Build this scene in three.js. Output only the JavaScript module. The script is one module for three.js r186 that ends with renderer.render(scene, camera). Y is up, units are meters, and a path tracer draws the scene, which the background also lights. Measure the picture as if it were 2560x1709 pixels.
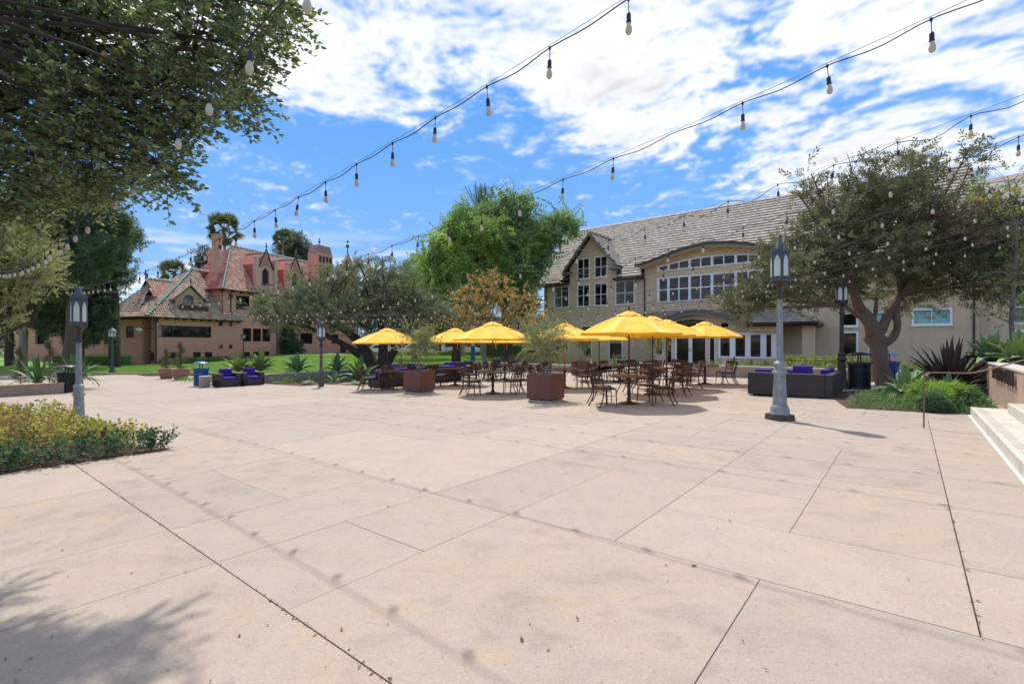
import * as THREE from 'three';
import { mergeGeometries } from 'three/addons/utils/BufferGeometryUtils.js';
import { RoundedBoxGeometry } from 'three/addons/geometries/RoundedBoxGeometry.js';
import { FontLoader } from 'three/addons/loaders/FontLoader.js';
import { TextGeometry } from 'three/addons/geometries/TextGeometry.js';
import { createNoise2D, createNoise3D } from 'simplex-noise';

// ---------------------------------------------------------------- camera, exposure
const scene = new THREE.Scene();
const FOC = 1209, CX = 1280, CY = 854.5, EYE = 1.65;             // focal length in photo pixels (2560 wide)
const camera = new THREE.PerspectiveCamera(2 * Math.atan(CY / FOC) * 180 / Math.PI, 2560 / 1709, 0.05, 1500);
camera.position.set(0, EYE, 0);
camera.lookAt(0, EYE, -10);
const renderer = new THREE.WebGLRenderer({ antialias: true });
renderer.setSize(1024, 683);
renderer.toneMapping = THREE.LinearToneMapping;
renderer.toneMappingExposure = 1.46;
renderer.shadowMap.enabled = true;

// ---------------------------------------------------------------- random numbers, noise
function rng(seed) { let a = seed >>> 0; return () => { a = (a + 0x6D2B79F5) | 0; let t = Math.imul(a ^ (a >>> 15), 1 | a); t = (t + Math.imul(t ^ (t >>> 7), 61 | t)) ^ t; return ((t ^ (t >>> 14)) >>> 0) / 4294967296; }; }
const n2 = createNoise2D(rng(11)), n3 = createNoise3D(rng(12));
const fbm2 = (x, y, o = 5, g = 0.5) => { let s = 0, a = 0.5; for (let i = 0; i < o; i++) { s += a * n2(x, y); x = x * 2.03 + 17.1; y = y * 2.03 - 9.7; a *= g; } return s; };
const clamp = (x, a = 0, b = 1) => Math.min(b, Math.max(a, x));
const sstep = (a, b, x) => { const t = clamp((x - a) / (b - a)); return t * t * (3 - 2 * t); };
const lerp = (a, b, t) => a + (b - a) * t;

// ---------------------------------------------------------------- sky: air and broken high cloud
function skyTexture() {
  const W = 2048, Hh = 1024, d = new Float32Array(W * Hh * 4);
  for (let j = 0; j < Hh; j++) {
    const el = ((j + 0.5) / Hh - 0.5) * Math.PI, y = Math.sin(el), c = Math.cos(el);
    for (let i = 0; i < W; i++) {
      const k = (j * W + i) * 4;
      if (y <= 0) { d[k] = 0.36; d[k + 1] = 0.34; d[k + 2] = 0.30; d[k + 3] = 1; continue; }
      const lon = ((i + 0.5) / W - 0.5) * 2 * Math.PI;              // lon -pi/2 is straight ahead (-z)
      const x = Math.cos(lon) * c, z = -Math.sin(lon) * c;          // X to the right, Z ahead
      const hz = Math.exp(-y * 3.6), hz2 = Math.exp(-y * 16);
      let r = lerp(0.062, 0.27, hz), g = lerp(0.245, 0.475, hz), b = lerp(0.655, 0.72, hz);
      r = lerp(r, 0.46, hz2 * 0.6); g = lerp(g, 0.57, hz2 * 0.6); b = lerp(b, 0.69, hz2 * 0.6);
      // cloud sheet overhead
      const q = 1 / Math.max(y, 0.035), u = x * q, v = z * q;
      const vb = 2.10 + (u > 0 ? 0.80 * Math.min(u, 2.6) : 0.20 * Math.max(u, -3));
      const bank = 1 / (1 + Math.exp((v - vb) / 0.20));
      const front = sstep(-0.6, 0.8, v);                            // behind the viewer the sheet is thinner
      const wx = fbm2(u * 0.7 + 3, v * 0.7, 3) * 0.8, wy = fbm2(u * 0.7 - 8, v * 0.7 + 5, 3) * 0.8;
      const big = fbm2((u + wx * .5) * 0.85 + 4.2, (v + wy * .5) * 0.85 - 1.3, 4);
      const su = u * 0.82 - v * 0.57, sv = u * 0.57 + v * 0.82;      // grain of the cloudlets
      const mid = fbm2((su + wx * 0.35) * 3.0, (sv + wy * 0.35) * 4.6, 5, 0.56);
      const fine = fbm2(su * 11 + wx * 2, sv * 15 + wy * 2, 4, 0.6);
      const right = sstep(0.0, 1.1, u);
      let cover = bank * (0.96 - 0.25 * right) * (0.55 + 0.45 * front) + 0.05;
      let dens = cover + big * 0.58 + mid * (0.42 + 0.22 * right) + fine * 0.26 - 0.38;
      // thin torn wisps below the bank
      const wisp = fbm2((su + wx) * 0.9 + 9.3, (sv + wy) * 2.0 - 4.1, 4, 0.55) + 0.35 * mid + 0.2 * fine;
      dens = Math.max(dens, (wisp - 0.33) * 0.9 * sstep(6.5, 3.0, v) * (1 - 0.5 * bank));
      let a = sstep(-0.06, 0.66, dens);
      // low milky band to the west (ahead, far)
      const low = fbm2(lon * 3.2 + 3, el * 26, 4) + 0.18;
      a = Math.max(a, sstep(0.05, 0.55, low) * sstep(0.24, 0.10, y) * 0.75);
      a *= sstep(0.0, 0.05, y) * 0.94 + 0.04;
      const body = sstep(0.25, 0.95, dens) * (0.5 + 0.9 * fbm2(u * 1.7 + 20, v * 1.7, 4));
      const w = 0.79 - 0.25 * clamp(body);
      d[k] = lerp(r, w * 0.985, a); d[k + 1] = lerp(g, w * 0.995, a); d[k + 2] = lerp(b, w * 1.015, a); d[k + 3] = 1;
    }
  }
  const t = new THREE.DataTexture(d, W, Hh, THREE.RGBAFormat, THREE.FloatType);
  t.mapping = THREE.EquirectangularReflectionMapping; t.magFilter = THREE.LinearFilter; t.minFilter = THREE.LinearFilter; t.needsUpdate = true;
  return t;
}
const sky = skyTexture();
scene.background = sky; scene.environment = sky;
scene.backgroundIntensity = 1.0; scene.environmentIntensity = 1.0;

// ---------------------------------------------------------------- sun: ahead and a little to the left, 60 degrees up
const sun = new THREE.DirectionalLight(new THREE.Color(1.0, 0.955, 0.88), 3.4);
sun.position.set(-12.1, 86.6, -48.5); sun.target.position.set(0, 0, 0);
sun.castShadow = true; sun.shadow.radius = 1.9; sun.shadow.mapSize.set(4096, 4096);
Object.assign(sun.shadow.camera, { left: -75, right: 75, top: 75, bottom: -75, near: 1, far: 250 });
scene.add(sun); scene.add(sun.target);

// ---------------------------------------------------------------- the place: axes of the plaza and its fall
const SE = Math.sin(39.4 * Math.PI / 180), CE = Math.cos(39.4 * Math.PI / 180);
const e1of = (X, Z) => SE * X + CE * Z, e2of = (X, Z) => -CE * X + SE * Z;
const plazaY = (a, b) => 0.163 - 0.0245 * clamp(b, -14, 40);
function groundAB(a, b) { const w = sstep(17, 34, a); return lerp(plazaY(a, b), -0.15, w); }
const groundXZ = (X, Z) => groundAB(e1of(X, Z), e2of(X, Z));
const XZ = (a, b) => [SE * a - CE * b, CE * a + SE * b];
const P3 = (X, Z, y) => new THREE.Vector3(X, y, -Z);                // X right, Z ahead of the camera, y up
const AB = (a, b, dy = 0) => { const [X, Z] = XZ(a, b); return P3(X, Z, groundAB(a, b) + dy); };
function pix(px, py) {                                              // where the ray through a photo pixel meets the ground
  const u = (px - CX) / FOC, v = (py - CY) / FOC; let Z = EYE / Math.max(v, 1e-3);
  for (let i = 0; i < 60; i++) { const t = (EYE - groundXZ(u * Z, Z)) / v; Z = lerp(Z, t, 0.6); }
  return [u * Z, Z];
}
const atZ = (px, py, Z) => P3((px - CX) / FOC * Z, Z, EYE + (CY - py) / FOC * Z);
const ROT_E = Math.atan2(CE, SE);                                   // local x along e1, local z along -e2
const ROT_F = -39.4 * Math.PI / 180;                                // local x along -e2, local z along -e1 (front of the library)

// ---------------------------------------------------------------- helpers: names, things, parts
const used = new Map();
function numbered(n) { const k = used.get(n) ?? -1; used.set(n, k + 1); return k < 0 ? n : n + '_' + String(k + 1).padStart(3, '0'); }
function shade(o) { o.traverse((c) => { if (c.isMesh) { c.castShadow = true; c.receiveShadow = true; } }); return o; }
function thing(name, label, category, pos = [0, 0, 0], turn = 0, group) {
  const o = new THREE.Group(); o.name = numbered(name); o.position.set(...(pos.isVector3 ? [pos.x, pos.y, pos.z] : pos)); o.rotation.y = turn;
  o.userData = { label, category }; if (group) o.userData.group = group;
  scene.add(o); return o;
}
function put(geo, mat, name, parent) { const m = new THREE.Mesh(Array.isArray(geo) ? merge(geo) : geo, mat); m.name = name; m.castShadow = m.receiveShadow = true; parent.add(m); return m; }
function structure(geo, mat, name) { const m = put(geo, mat, numbered(name), scene); m.userData = { kind: 'structure' }; return m; }
function copyOf(o, pos, turn, label, scale) {
  const c = o.clone(); c.name = numbered(o.name.replace(/_\d{3}$/, '')); c.position.copy(pos); c.rotation.y = turn ?? o.rotation.y; c.userData = { ...o.userData };
  if (label) c.userData.label = label; if (scale) c.scale.setScalar(scale);
  scene.add(c); return c;
}
// ---------------------------------------------------------------- helpers: geometry
function plain(g) {
  if (g.index) g = g.toNonIndexed();
  for (const k of Object.keys(g.attributes)) if (!['position', 'normal', 'uv'].includes(k)) g.deleteAttribute(k);
  if (!g.attributes.normal) g.computeVertexNormals();
  if (!g.attributes.uv) g.setAttribute('uv', new THREE.BufferAttribute(new Float32Array(g.attributes.position.count * 2), 2));
  return g;
}
const merge = (list) => list.length === 1 ? list[0] : mergeGeometries(list.map(plain), false);
function uvBox(g, s = 1) {                                          // uv in metres from the dominant axis
  g = plain(g); const p = g.attributes.position, n = g.attributes.normal, u = g.attributes.uv;
  for (let i = 0; i < p.count; i += 3) {
    const ax = Math.abs(n.getX(i)), ay = Math.abs(n.getY(i)), az = Math.abs(n.getZ(i));
    for (let k = i; k < i + 3; k++) {
      const x = p.getX(k), y = p.getY(k), z = p.getZ(k);
      if (ay >= ax && ay >= az) u.setXY(k, x * s, z * s); else if (ax > az) u.setXY(k, z * s, y * s); else u.setXY(k, x * s, y * s);
    }
  }
  return g;
}
const box = (w, h, d, x = 0, y = 0, z = 0) => new THREE.BoxGeometry(w, h, d).translate(x, y, z);
const rbox = (w, h, d, x = 0, y = 0, z = 0, r = 0.02, s = 2) => new RoundedBoxGeometry(w, h, d, s, r).translate(x, y, z);
const cyl = (r0, r1, h, x = 0, y = 0, z = 0, n = 12, open = false) => new THREE.CylinderGeometry(r1, r0, h, n, 1, open).translate(x, y + h / 2, z);
const vec = (a) => a.isVector3 ? a : new THREE.Vector3(...a);
function tube(pts, r, n = 6, seg) { const c = new THREE.CatmullRomCurve3(pts.map(vec)); return new THREE.TubeGeometry(c, seg ?? Math.max(2, (pts.length - 1) * 4), r, n, false); }
function bar(a, b, r0, r1 = r0, n = 6) {                            // a straight round bar
  a = vec(a); b = vec(b); const d = b.clone().sub(a), g = new THREE.CylinderGeometry(r1, r0, d.length(), n, 1, false);
  g.applyQuaternion(new THREE.Quaternion().setFromUnitVectors(new THREE.Vector3(0, 1, 0), d.normalize())); return g.translate((a.x + b.x) / 2, (a.y + b.y) / 2, (a.z + b.z) / 2);
}
function limb(pts, n = 7) {                                         // a tapering limb: [x,y,z,r] rings along a smooth line
  const c = new THREE.CatmullRomCurve3(pts.map((p) => new THREE.Vector3(p[0], p[1], p[2]))), S = (pts.length - 1) * 3, fr = c.computeFrenetFrames(S, false);
  const pos = [], uv = [], idx = []; let run = 0, prev = null;
  for (let i = 0; i <= S; i++) {
    const t = i / S, f = t * (pts.length - 1), k = Math.min(pts.length - 2, Math.floor(f)), r = lerp(pts[k][3], pts[k + 1][3], f - k), p = c.getPoint(t);
    if (prev) run += p.distanceTo(prev); prev = p;
    for (let j = 0; j <= n; j++) { const a = j / n * 2 * Math.PI, rr = r * (1 + 0.10 * Math.sin(a * 3 + i * 0.9) + 0.07 * Math.sin(a * 2 - i * 1.7)); const q = p.clone().addScaledVector(fr.normals[i], Math.cos(a) * rr).addScaledVector(fr.binormals[i], Math.sin(a) * rr); pos.push(q.x, q.y, q.z); uv.push(j / n * 2 * Math.PI * r, run); }
  }
  for (let i = 0; i < S; i++) for (let j = 0; j < n; j++) { const a = i * (n + 1) + j, b = a + n + 1; idx.push(a, b, a + 1, b, b + 1, a + 1); }
  const g = new THREE.BufferGeometry(); g.setAttribute('position', new THREE.Float32BufferAttribute(pos, 3)); g.setAttribute('uv', new THREE.Float32BufferAttribute(uv, 2)); g.setIndex(idx); g.computeVertexNormals(); return g;
}
function lathe(pts, n = 24, flute) {                                // pts [r,y]; flute(r,y,angle) may reshape
  const g = new THREE.LatheGeometry(pts.map((p) => new THREE.Vector2(p[0], p[1])), n);
  if (flute) { const p = g.attributes.position; for (let i = 0; i < p.count; i++) { const x = p.getX(i), z = p.getZ(i), r = Math.hypot(x, z), a = Math.atan2(z, x), k = r > 1e-6 ? flute(r, p.getY(i), a) / r : 1; p.setX(i, x * k); p.setZ(i, z * k); } g.computeVertexNormals(); }
  return g;
}
function poly(pts, holes = []) { const s = new THREE.Shape(pts.map((p) => new THREE.Vector2(...p))); for (const h of holes) s.holes.push(new THREE.Path(h.map((p) => new THREE.Vector2(...p)))); return s; }
const extr = (shape, depth, bevel = 0) => new THREE.ExtrudeGeometry(shape, { depth, bevelEnabled: bevel > 0, bevelThickness: bevel, bevelSize: bevel, bevelSegments: 1, curveSegments: 16 });
const rect = (x0, y0, x1, y1) => [[x0, y0], [x1, y0], [x1, y1], [x0, y1]];
function quads(list) {                                              // list of [p0,p1,p2,p3] in metres -> one sheet geometry
  const pos = [], uv = []; for (const [a, b, c, d] of list) { for (const p of [a, b, c, a, c, d]) pos.push(...p); for (const q of [[0, 0], [1, 0], [1, 1], [0, 0], [1, 1], [0, 1]]) uv.push(...q); }
  const g = new THREE.BufferGeometry(); g.setAttribute('position', new THREE.Float32BufferAttribute(pos, 3)); g.setAttribute('uv', new THREE.Float32BufferAttribute(uv, 2)); g.computeVertexNormals(); return g;
}
function slabPrism(pts, y0, y1) {                                   // closed prism over a convex 3D-less polygon [x,z], y as function or number
  let ar = 0; for (let i = 0; i < pts.length; i++) { const [a, b] = pts[i], [c, d] = pts[(i + 1) % pts.length]; ar += a * d - c * b; } if (ar > 0) pts = pts.slice().reverse();
  const Y1 = typeof y1 === 'function' ? y1 : () => y1, Y0 = typeof y0 === 'function' ? y0 : () => y0, pos = [];
  const T = pts.map((p) => [p[0], Y1(p[0], p[1]), p[1]]), B = pts.map((p) => [p[0], Y0(p[0], p[1]), p[1]]), tri = (a, b, c) => pos.push(...a, ...b, ...c);
  for (let i = 1; i < pts.length - 1; i++) { tri(T[0], T[i], T[i + 1]); tri(B[0], B[i + 1], B[i]); }
  for (let i = 0; i < pts.length; i++) { const j = (i + 1) % pts.length; tri(T[i], B[i], B[j]); tri(T[i], B[j], T[j]); }
  const g = new THREE.BufferGeometry(); g.setAttribute('position', new THREE.Float32BufferAttribute(pos, 3)); g.computeVertexNormals(); return plain(g);
}
// ---------------------------------------------------------------- helpers: textures and materials
function tex(size, fn, { rep = 1, srgb = false } = {}) {            // fn(u,v in 0..1) -> [r,g,b] in 0..1, tileable if fn is
  const d = new Uint8Array(size * size * 4);
  for (let j = 0; j < size; j++) for (let i = 0; i < size; i++) { const c = fn(i / size, j / size), k = (j * size + i) * 4; d[k] = clamp(c[0]) * 255; d[k + 1] = clamp(c[1]) * 255; d[k + 2] = clamp(c[2]) * 255; d[k + 3] = 255; }
  const t = new THREE.DataTexture(d, size, size); t.wrapS = t.wrapT = THREE.RepeatWrapping; t.magFilter = THREE.LinearFilter; t.minFilter = THREE.LinearMipmapLinearFilter; t.generateMipmaps = true; t.repeat.set(rep, rep); if (srgb) t.colorSpace = THREE.SRGBColorSpace; t.needsUpdate = true; return t;
}
const n4 = (() => { const A = createNoise3D(rng(77)), B = createNoise3D(rng(78)); return (u, v, f, k = 0) => { const a = u * 2 * Math.PI, b = v * 2 * Math.PI, r = f / (2 * Math.PI); return 0.7 * (A(Math.cos(a) * r + k, Math.sin(a) * r, Math.cos(b) * r + 3) + B(Math.sin(b) * r + k, Math.cos(a) * r + 9, Math.sin(a) * r)); }; })();
const tfbm = (u, v, f, o = 4, k = 0) => { let s = 0, a = 0.5; for (let i = 0; i < o; i++) { s += a * n4(u, v, f, k + i * 7.3); f *= 2; a *= 0.5; } return s; };
const lin = (r, g, b) => new THREE.Color().setRGB(r, g, b);
function mat(color, roughness = 0.8, extra = {}) { const { physical, ...e } = extra; const C = physical ? THREE.MeshPhysicalMaterial : THREE.MeshStandardMaterial; return new C({ color: Array.isArray(color) ? lin(...color) : color, roughness, side: THREE.DoubleSide, ...e }); }
// ================================================================ SURFACES
const hash = (() => { const r = rng(5), a = new Float32Array(65536); for (let i = 0; i < 65536; i++) a[i] = r(); return (x, y) => a[((x * 7919 + y * 104729) >>> 0) & 65535]; })();
// concrete: sand grain, pits, pale flecks, broad weather stains (matter, no light)
function concreteTex(seed, stain) {
  return tex(1024, (u, v) => {
    const i = Math.floor(u * 1024), j = Math.floor(v * 1024), g = hash(i + seed, j) - 0.5, g2 = hash((i >> 1) + seed * 3, j >> 1) - 0.5;
    const g3 = hash((i >> 2) + seed * 5, j >> 2) - 0.5; let c = 0.80 + g * 0.09 + g2 * 0.13 + g3 * 0.07 + 0.05 * tfbm(u, v, 6, 3, seed) + 0.035 * tfbm(u, v, 28, 2, seed + 4);
    const st = tfbm(u, v, 3, 4, seed + 20); c -= stain * 0.085 * sstep(0.10, 0.60, st);
    const sm = tfbm(u, v * 1, 9, 3, seed + 40); c -= stain * 0.075 * sstep(0.2, 0.55, sm);
    const fl = hash((i >> 2) + 31 + seed, (j >> 2) + 7); if (fl > 0.995) c += 0.13; if (fl < 0.006) c -= 0.20;
    const warm = 0.02 * tfbm(u, v, 4, 3, seed + 60), ru = sstep(0.28, 0.6, tfbm(u, v, 5, 3, seed + 80)) * 0.09 * stain;
    return [c + warm + ru * 0.3, c * (1 - 0.01), c * 0.985 - warm - ru];
  });
}
const bumpGrain = tex(512, (u, v) => { const i = Math.floor(u * 512), j = Math.floor(v * 512), c = 0.55 + 0.25 * (hash(i, j + 9) - 0.5) + 0.3 * (hash(i >> 1, (j >> 1) + 3) - 0.5) - (hash((i >> 2) + 5, j >> 2) < 0.012 ? 0.5 : 0) + 0.3 * tfbm(u, v, 10, 3); return [c, c, c]; });
const conA = concreteTex(1, 0.55), conB = concreteTex(2, 1.0), conC = concreteTex(3, 0.30);
const slabMats = [];
for (const [c, t] of [[[0.430, 0.350, 0.284], conA], [[0.456, 0.368, 0.296], conC], [[0.408, 0.333, 0.273], conB], [[0.438, 0.350, 0.279], conB], [[0.418, 0.344, 0.286], conA]]) slabMats.push(mat(c, 0.86, { map: t, bumpMap: bumpGrain, bumpScale: 0.0022 }));
const M = {
  joint: mat([0.045, 0.036, 0.03], 0.95),
  soil: mat([0.075, 0.045, 0.03], 1, { bumpMap: bumpGrain, bumpScale: 0.02 }),
  stepCon: mat([0.64, 0.60, 0.52], 0.8, { map: conB, bumpMap: bumpGrain, bumpScale: 0.001 }),
  wallCon: mat([0.44, 0.34, 0.26], 0.85, { map: conB, bumpMap: bumpGrain, bumpScale: 0.002 }),
  paleCon: mat([0.58, 0.54, 0.47], 0.85, { map: conC, bumpMap: bumpGrain, bumpScale: 0.002 }),
  signWall: mat([0.50, 0.345, 0.275], 0.85, { map: conB, bumpMap: bumpGrain, bumpScale: 0.002 }),
};
const grassTex = tex(1024, (u, v) => { const i = Math.floor(u * 1024), j = Math.floor(v * 1024); const a = tfbm(u, v, 5, 4, 3), b = hash(i >> 1, (j >> 1) + 40), c = 0.72 + 0.22 * a + 0.34 * (b - 0.5); const dry = sstep(0.15, 0.5, tfbm(u, v, 7, 3, 33)); return [c * (0.80 + 0.35 * dry), c, c * (0.62 + 0.25 * dry)]; });
M.lawn = mat([0.205, 0.33, 0.045], 0.95, { map: grassTex, bumpMap: bumpGrain, bumpScale: 0.03 });
M.field = mat([0.15, 0.135, 0.07], 0.98, { map: grassTex });

// ---------------------------------------------------------------- sheets that follow the ground
function clipCell(pg, x0, z0, x1, z1) {
  let p = pg; const cut = (inside, cross) => { const o = []; for (let i = 0; i < p.length; i++) { const a = p[i], b = p[(i + 1) % p.length], ia = inside(a), ib = inside(b); if (ia) o.push(a); if (ia !== ib) o.push(cross(a, b)); } p = o; };
  const cx = (k) => (a, b) => { const t = (k - a[0]) / (b[0] - a[0]); return [k, lerp(a[1], b[1], t)]; }, cz = (k) => (a, b) => { const t = (k - a[1]) / (b[1] - a[1]); return [lerp(a[0], b[0], t), k]; };
  cut((a) => a[0] >= x0, cx(x0)); if (p.length) cut((a) => a[0] <= x1, cx(x1)); if (p.length) cut((a) => a[1] >= z0, cz(z0)); if (p.length) cut((a) => a[1] <= z1, cz(z1)); return p;
}
function sheet(pg, cell, dy, uvs = 0.2) {                           // polygon in [X,Z], laid on the ground
  const xs = pg.map((p) => p[0]), zs = pg.map((p) => p[1]), pos = [], uv = [];
  for (let x = Math.floor(Math.min(...xs) / cell) * cell; x < Math.max(...xs); x += cell) for (let z = Math.floor(Math.min(...zs) / cell) * cell; z < Math.max(...zs); z += cell) {
    const c = clipCell(pg, x, z, x + cell, z + cell); if (c.length < 3) continue;
    for (const t of THREE.ShapeUtils.triangulateShape(c.map((p) => new THREE.Vector2(...p)), [])) {
      let [i, j, k] = t; const ar = (c[j][0] - c[i][0]) * (c[k][1] - c[i][1]) - (c[k][0] - c[i][0]) * (c[j][1] - c[i][1]); if (Math.abs(ar) < 1e-9) continue; if (ar < 0) [j, k] = [k, j];
      for (const q of [i, j, k]) { const [X, Z] = c[q]; pos.push(X, groundXZ(X, Z) + dy, -Z); uv.push(X * uvs, Z * uvs); }
    }
  }
  const g = new THREE.BufferGeometry(); g.setAttribute('position', new THREE.Float32BufferAttribute(pos, 3)); g.setAttribute('uv', new THREE.Float32BufferAttribute(uv, 2)); g.computeVertexNormals(); return g;
}
const inPoly = (pg, x, y) => { let c = false; for (let i = 0, j = pg.length - 1; i < pg.length; j = i++) { const [a, b] = pg[i], [d, e] = pg[j]; if ((b > y) !== (e > y) && x < (d - a) * (y - b) / (e - b) + a) c = !c; } return c; };

// the land itself, to the horizon
{
  const g = new THREE.PlaneGeometry(1400, 1400, 280, 280).rotateX(-Math.PI / 2), p = g.attributes.position, u = g.attributes.uv;
  for (let i = 0; i < p.count; i++) { p.setY(i, groundXZ(p.getX(i), -p.getZ(i)) - 0.12); u.setXY(i, p.getX(i) * 0.12, p.getZ(i) * 0.12); }
  g.computeVertexNormals(); structure(g, M.field, 'ground');
}
// ---------------------------------------------------------------- the concrete plaza, slab by slab
const lawnPoly = [[-95, 36.6], [-19.5, 36.4], XZ(11.3, 25.75), XZ(31, 25.75), [5, 47], [6, 60], [-16, 66], [-30, 78], [-95, 78]];
{
  const I = [-8.9, -7.9, -6.9, -5.9, -4.85, -3.8, -2.75, -1.7, -0.7, 0.31, 1.33, 2.36, 3.37, 4.34, 5.34, 6.28, 7.2, 8.1], J = [];
  while (I.at(-1) < 24.2) I.push(I.at(-1) + 1.02); I[I.length - 1] = 24.70;
  for (let k = 0; k < 54; k++) J.push(-0.28 - 8 * 1.02 + k * 1.03); const j0 = 8, JF = [-0.28, 0.73, 1.75, 2.79, 3.84, 4.89, 5.94, 7.0]; JF.forEach((v, k) => { J[j0 + k] = v; }); for (let k = j0 + 8; k < J.length; k++) J[k] = J[k - 1] + 1.03;
  const i0 = 9;                                                     // I[i0+1] is the dark expansion joint at 1.33
  const plaza = new THREE.Group(); plaza.name = 'plaza'; plaza.userData = { kind: 'structure' }; scene.add(plaza);
  const base = sheet([XZ(-8.9, -8.4), XZ(24.7, -8.4), XZ(24.7, 44), [-19.5, 36.38], [-33, 36.55], XZ(-8.9, 44)], 4, -0.030); put(base, M.joint, 'joint_bed', plaza);
  const taken = new Set(), key = (i, j) => i * 1000 + j, r = rng(21);
  const wide = (v) => Math.abs(v - 1.33) < 1e-6 || Math.abs(v + 0.28) < 1e-6;
  function slab(i, j, w, h) {
    for (let a = i; a < i + w; a++) for (let b = j; b < j + h; b++) taken.add(key(a, b));
    const x0 = I[i], x1 = I[i + w], y0 = J[j], y1 = J[j + h], cx = (x0 + x1) / 2, cy = (y0 + y1) / 2, [X, Z] = XZ(cx, cy);
    if (Z < -4 || Z > 36 || Math.abs(X) > 1.35 * Math.max(Z, 0) + 7) return;
    
    const g0 = 0.0028, gw = 0.0042, gl = wide(x0) ? gw : g0, gr = wide(x1) ? gw : g0, gb = wide(y0) ? gw : g0, gt = wide(y1) ? gw : g0;
    let pts = [[x0 + gl, y0 + gb], [x1 - gr, y0 + gb], [x1 - gr, y1 - gt], [x0 + gl, y1 - gt]];
    const lift = (r() - 0.5) * 0.0016, pw = pts.map(([a, b]) => { const [X1, Z1] = XZ(a, b); return [X1, -Z1]; });
    const g = slabPrism(pw.slice().reverse(), (x, z) => groundXZ(x, -z) - 0.06, (x, z) => groundXZ(x, -z) + lift);
    const p = g.attributes.position, uv = g.attributes.uv, ou = r() * 9, ov = r() * 9, rot = Math.floor(r() * 4);
    for (let k = 0; k < p.count; k++) { let a = p.getX(k) * 0.36 + ou, b = p.getZ(k) * 0.36 + ov; for (let q = 0; q < rot; q++) [a, b] = [-b, a]; uv.setXY(k, a, b); }
    put(g, slabMats[Math.floor(r() * slabMats.length)], numbered('paving_slab'), plaza);
  }
  const S = (a, b, c, d) => slab(i0 + a, j0 + c, b - a, d - c);     // slabs read off the photograph, between joints a..b and c..d
  for (const s of [[1, 3, -2, 1], [1, 3, 1, 3], [1, 2, 3, 4], [2, 3, 3, 4], [1, 3, 4, 5], [1, 2, 5, 7], [2, 3, 5, 7], [-1, 1, 2, 4], [-1, 1, 4, 5], [-1, 1, 5, 7], [-1, 1, 0, 2], [3, 4, 0, 2], [3, 4, -2, 0], [3, 5, 2, 3], [3, 5, 3, 4], [4, 5, 1, 2], [5, 6, 1, 2], [4, 6, 0, 1], [5, 6, 2, 4], [4, 6, -2, 0], [3, 6, 4, 6], [6, 8, 1, 2], [6, 7, 2, 4], [7, 8, 2, 4], [6, 8, 0, 1], [6, 8, -2, 0], [1, 3, 7, 9], [3, 5, 6, 8], [5, 6, 6, 8], [6, 8, 4, 6]]) S(...s);
  for (let j = 0; j < J.length - 1; j++) for (let i = 0; i < I.length - 1; i++) {
    if (taken.has(key(i, j))) continue;
    const [X, Z] = XZ(I[i], J[j]), far = Math.hypot(X, Z) > 11, opts = far ? [[3, 4], [4, 3], [2, 4], [4, 2], [3, 2], [2, 3], [2, 2], [1, 2], [2, 1], [1, 1]] : [[2, 2], [2, 1], [1, 2], [3, 1], [2, 3], [1, 1]];
    const k0 = Math.floor(r() * (far ? 4 : 4)); const order = [...opts.slice(k0), ...opts];
    for (const [w, h] of order) { if (i + w >= I.length || j + h >= J.length) continue; let ok = true; for (let a = i; a < i + w && ok; a++) for (let b = j; b < j + h; b++) if (taken.has(key(a, b))) { ok = false; break; } if (ok) { slab(i, j, w, h); break; } }
  }
}
// ---------------------------------------------------------------- lawn, kerb, walk beyond
structure(sheet(lawnPoly, 2, 0.012, 0.16), M.lawn, 'lawn');
structure(sheet([[-120, 20], [-24, 20], [-22, 29], [-33, 36.3], [-120, 36.3]], 4, -0.05, 0.3), M.paleCon, 'path');
{
  const m = [[-95, 36.45], [-60, 36.4], [-33, 36.35], [-25, 36.3], [-19.6, 36.25]], L = []; for (let i = 0; i < m.length - 1; i++) { const [a, b] = m[i], [c, d] = m[i + 1]; L.push(slabPrism([[a, -b], [c, -d], [c, -d - 0.18], [a, -b - 0.18]], (x, z) => groundXZ(x, -z) - 0.1, (x, z) => groundXZ(x, -z) + 0.11)); }
  structure(merge(L), mat([0.40, 0.25, 0.18], 0.9), 'kerb');
}
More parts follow.
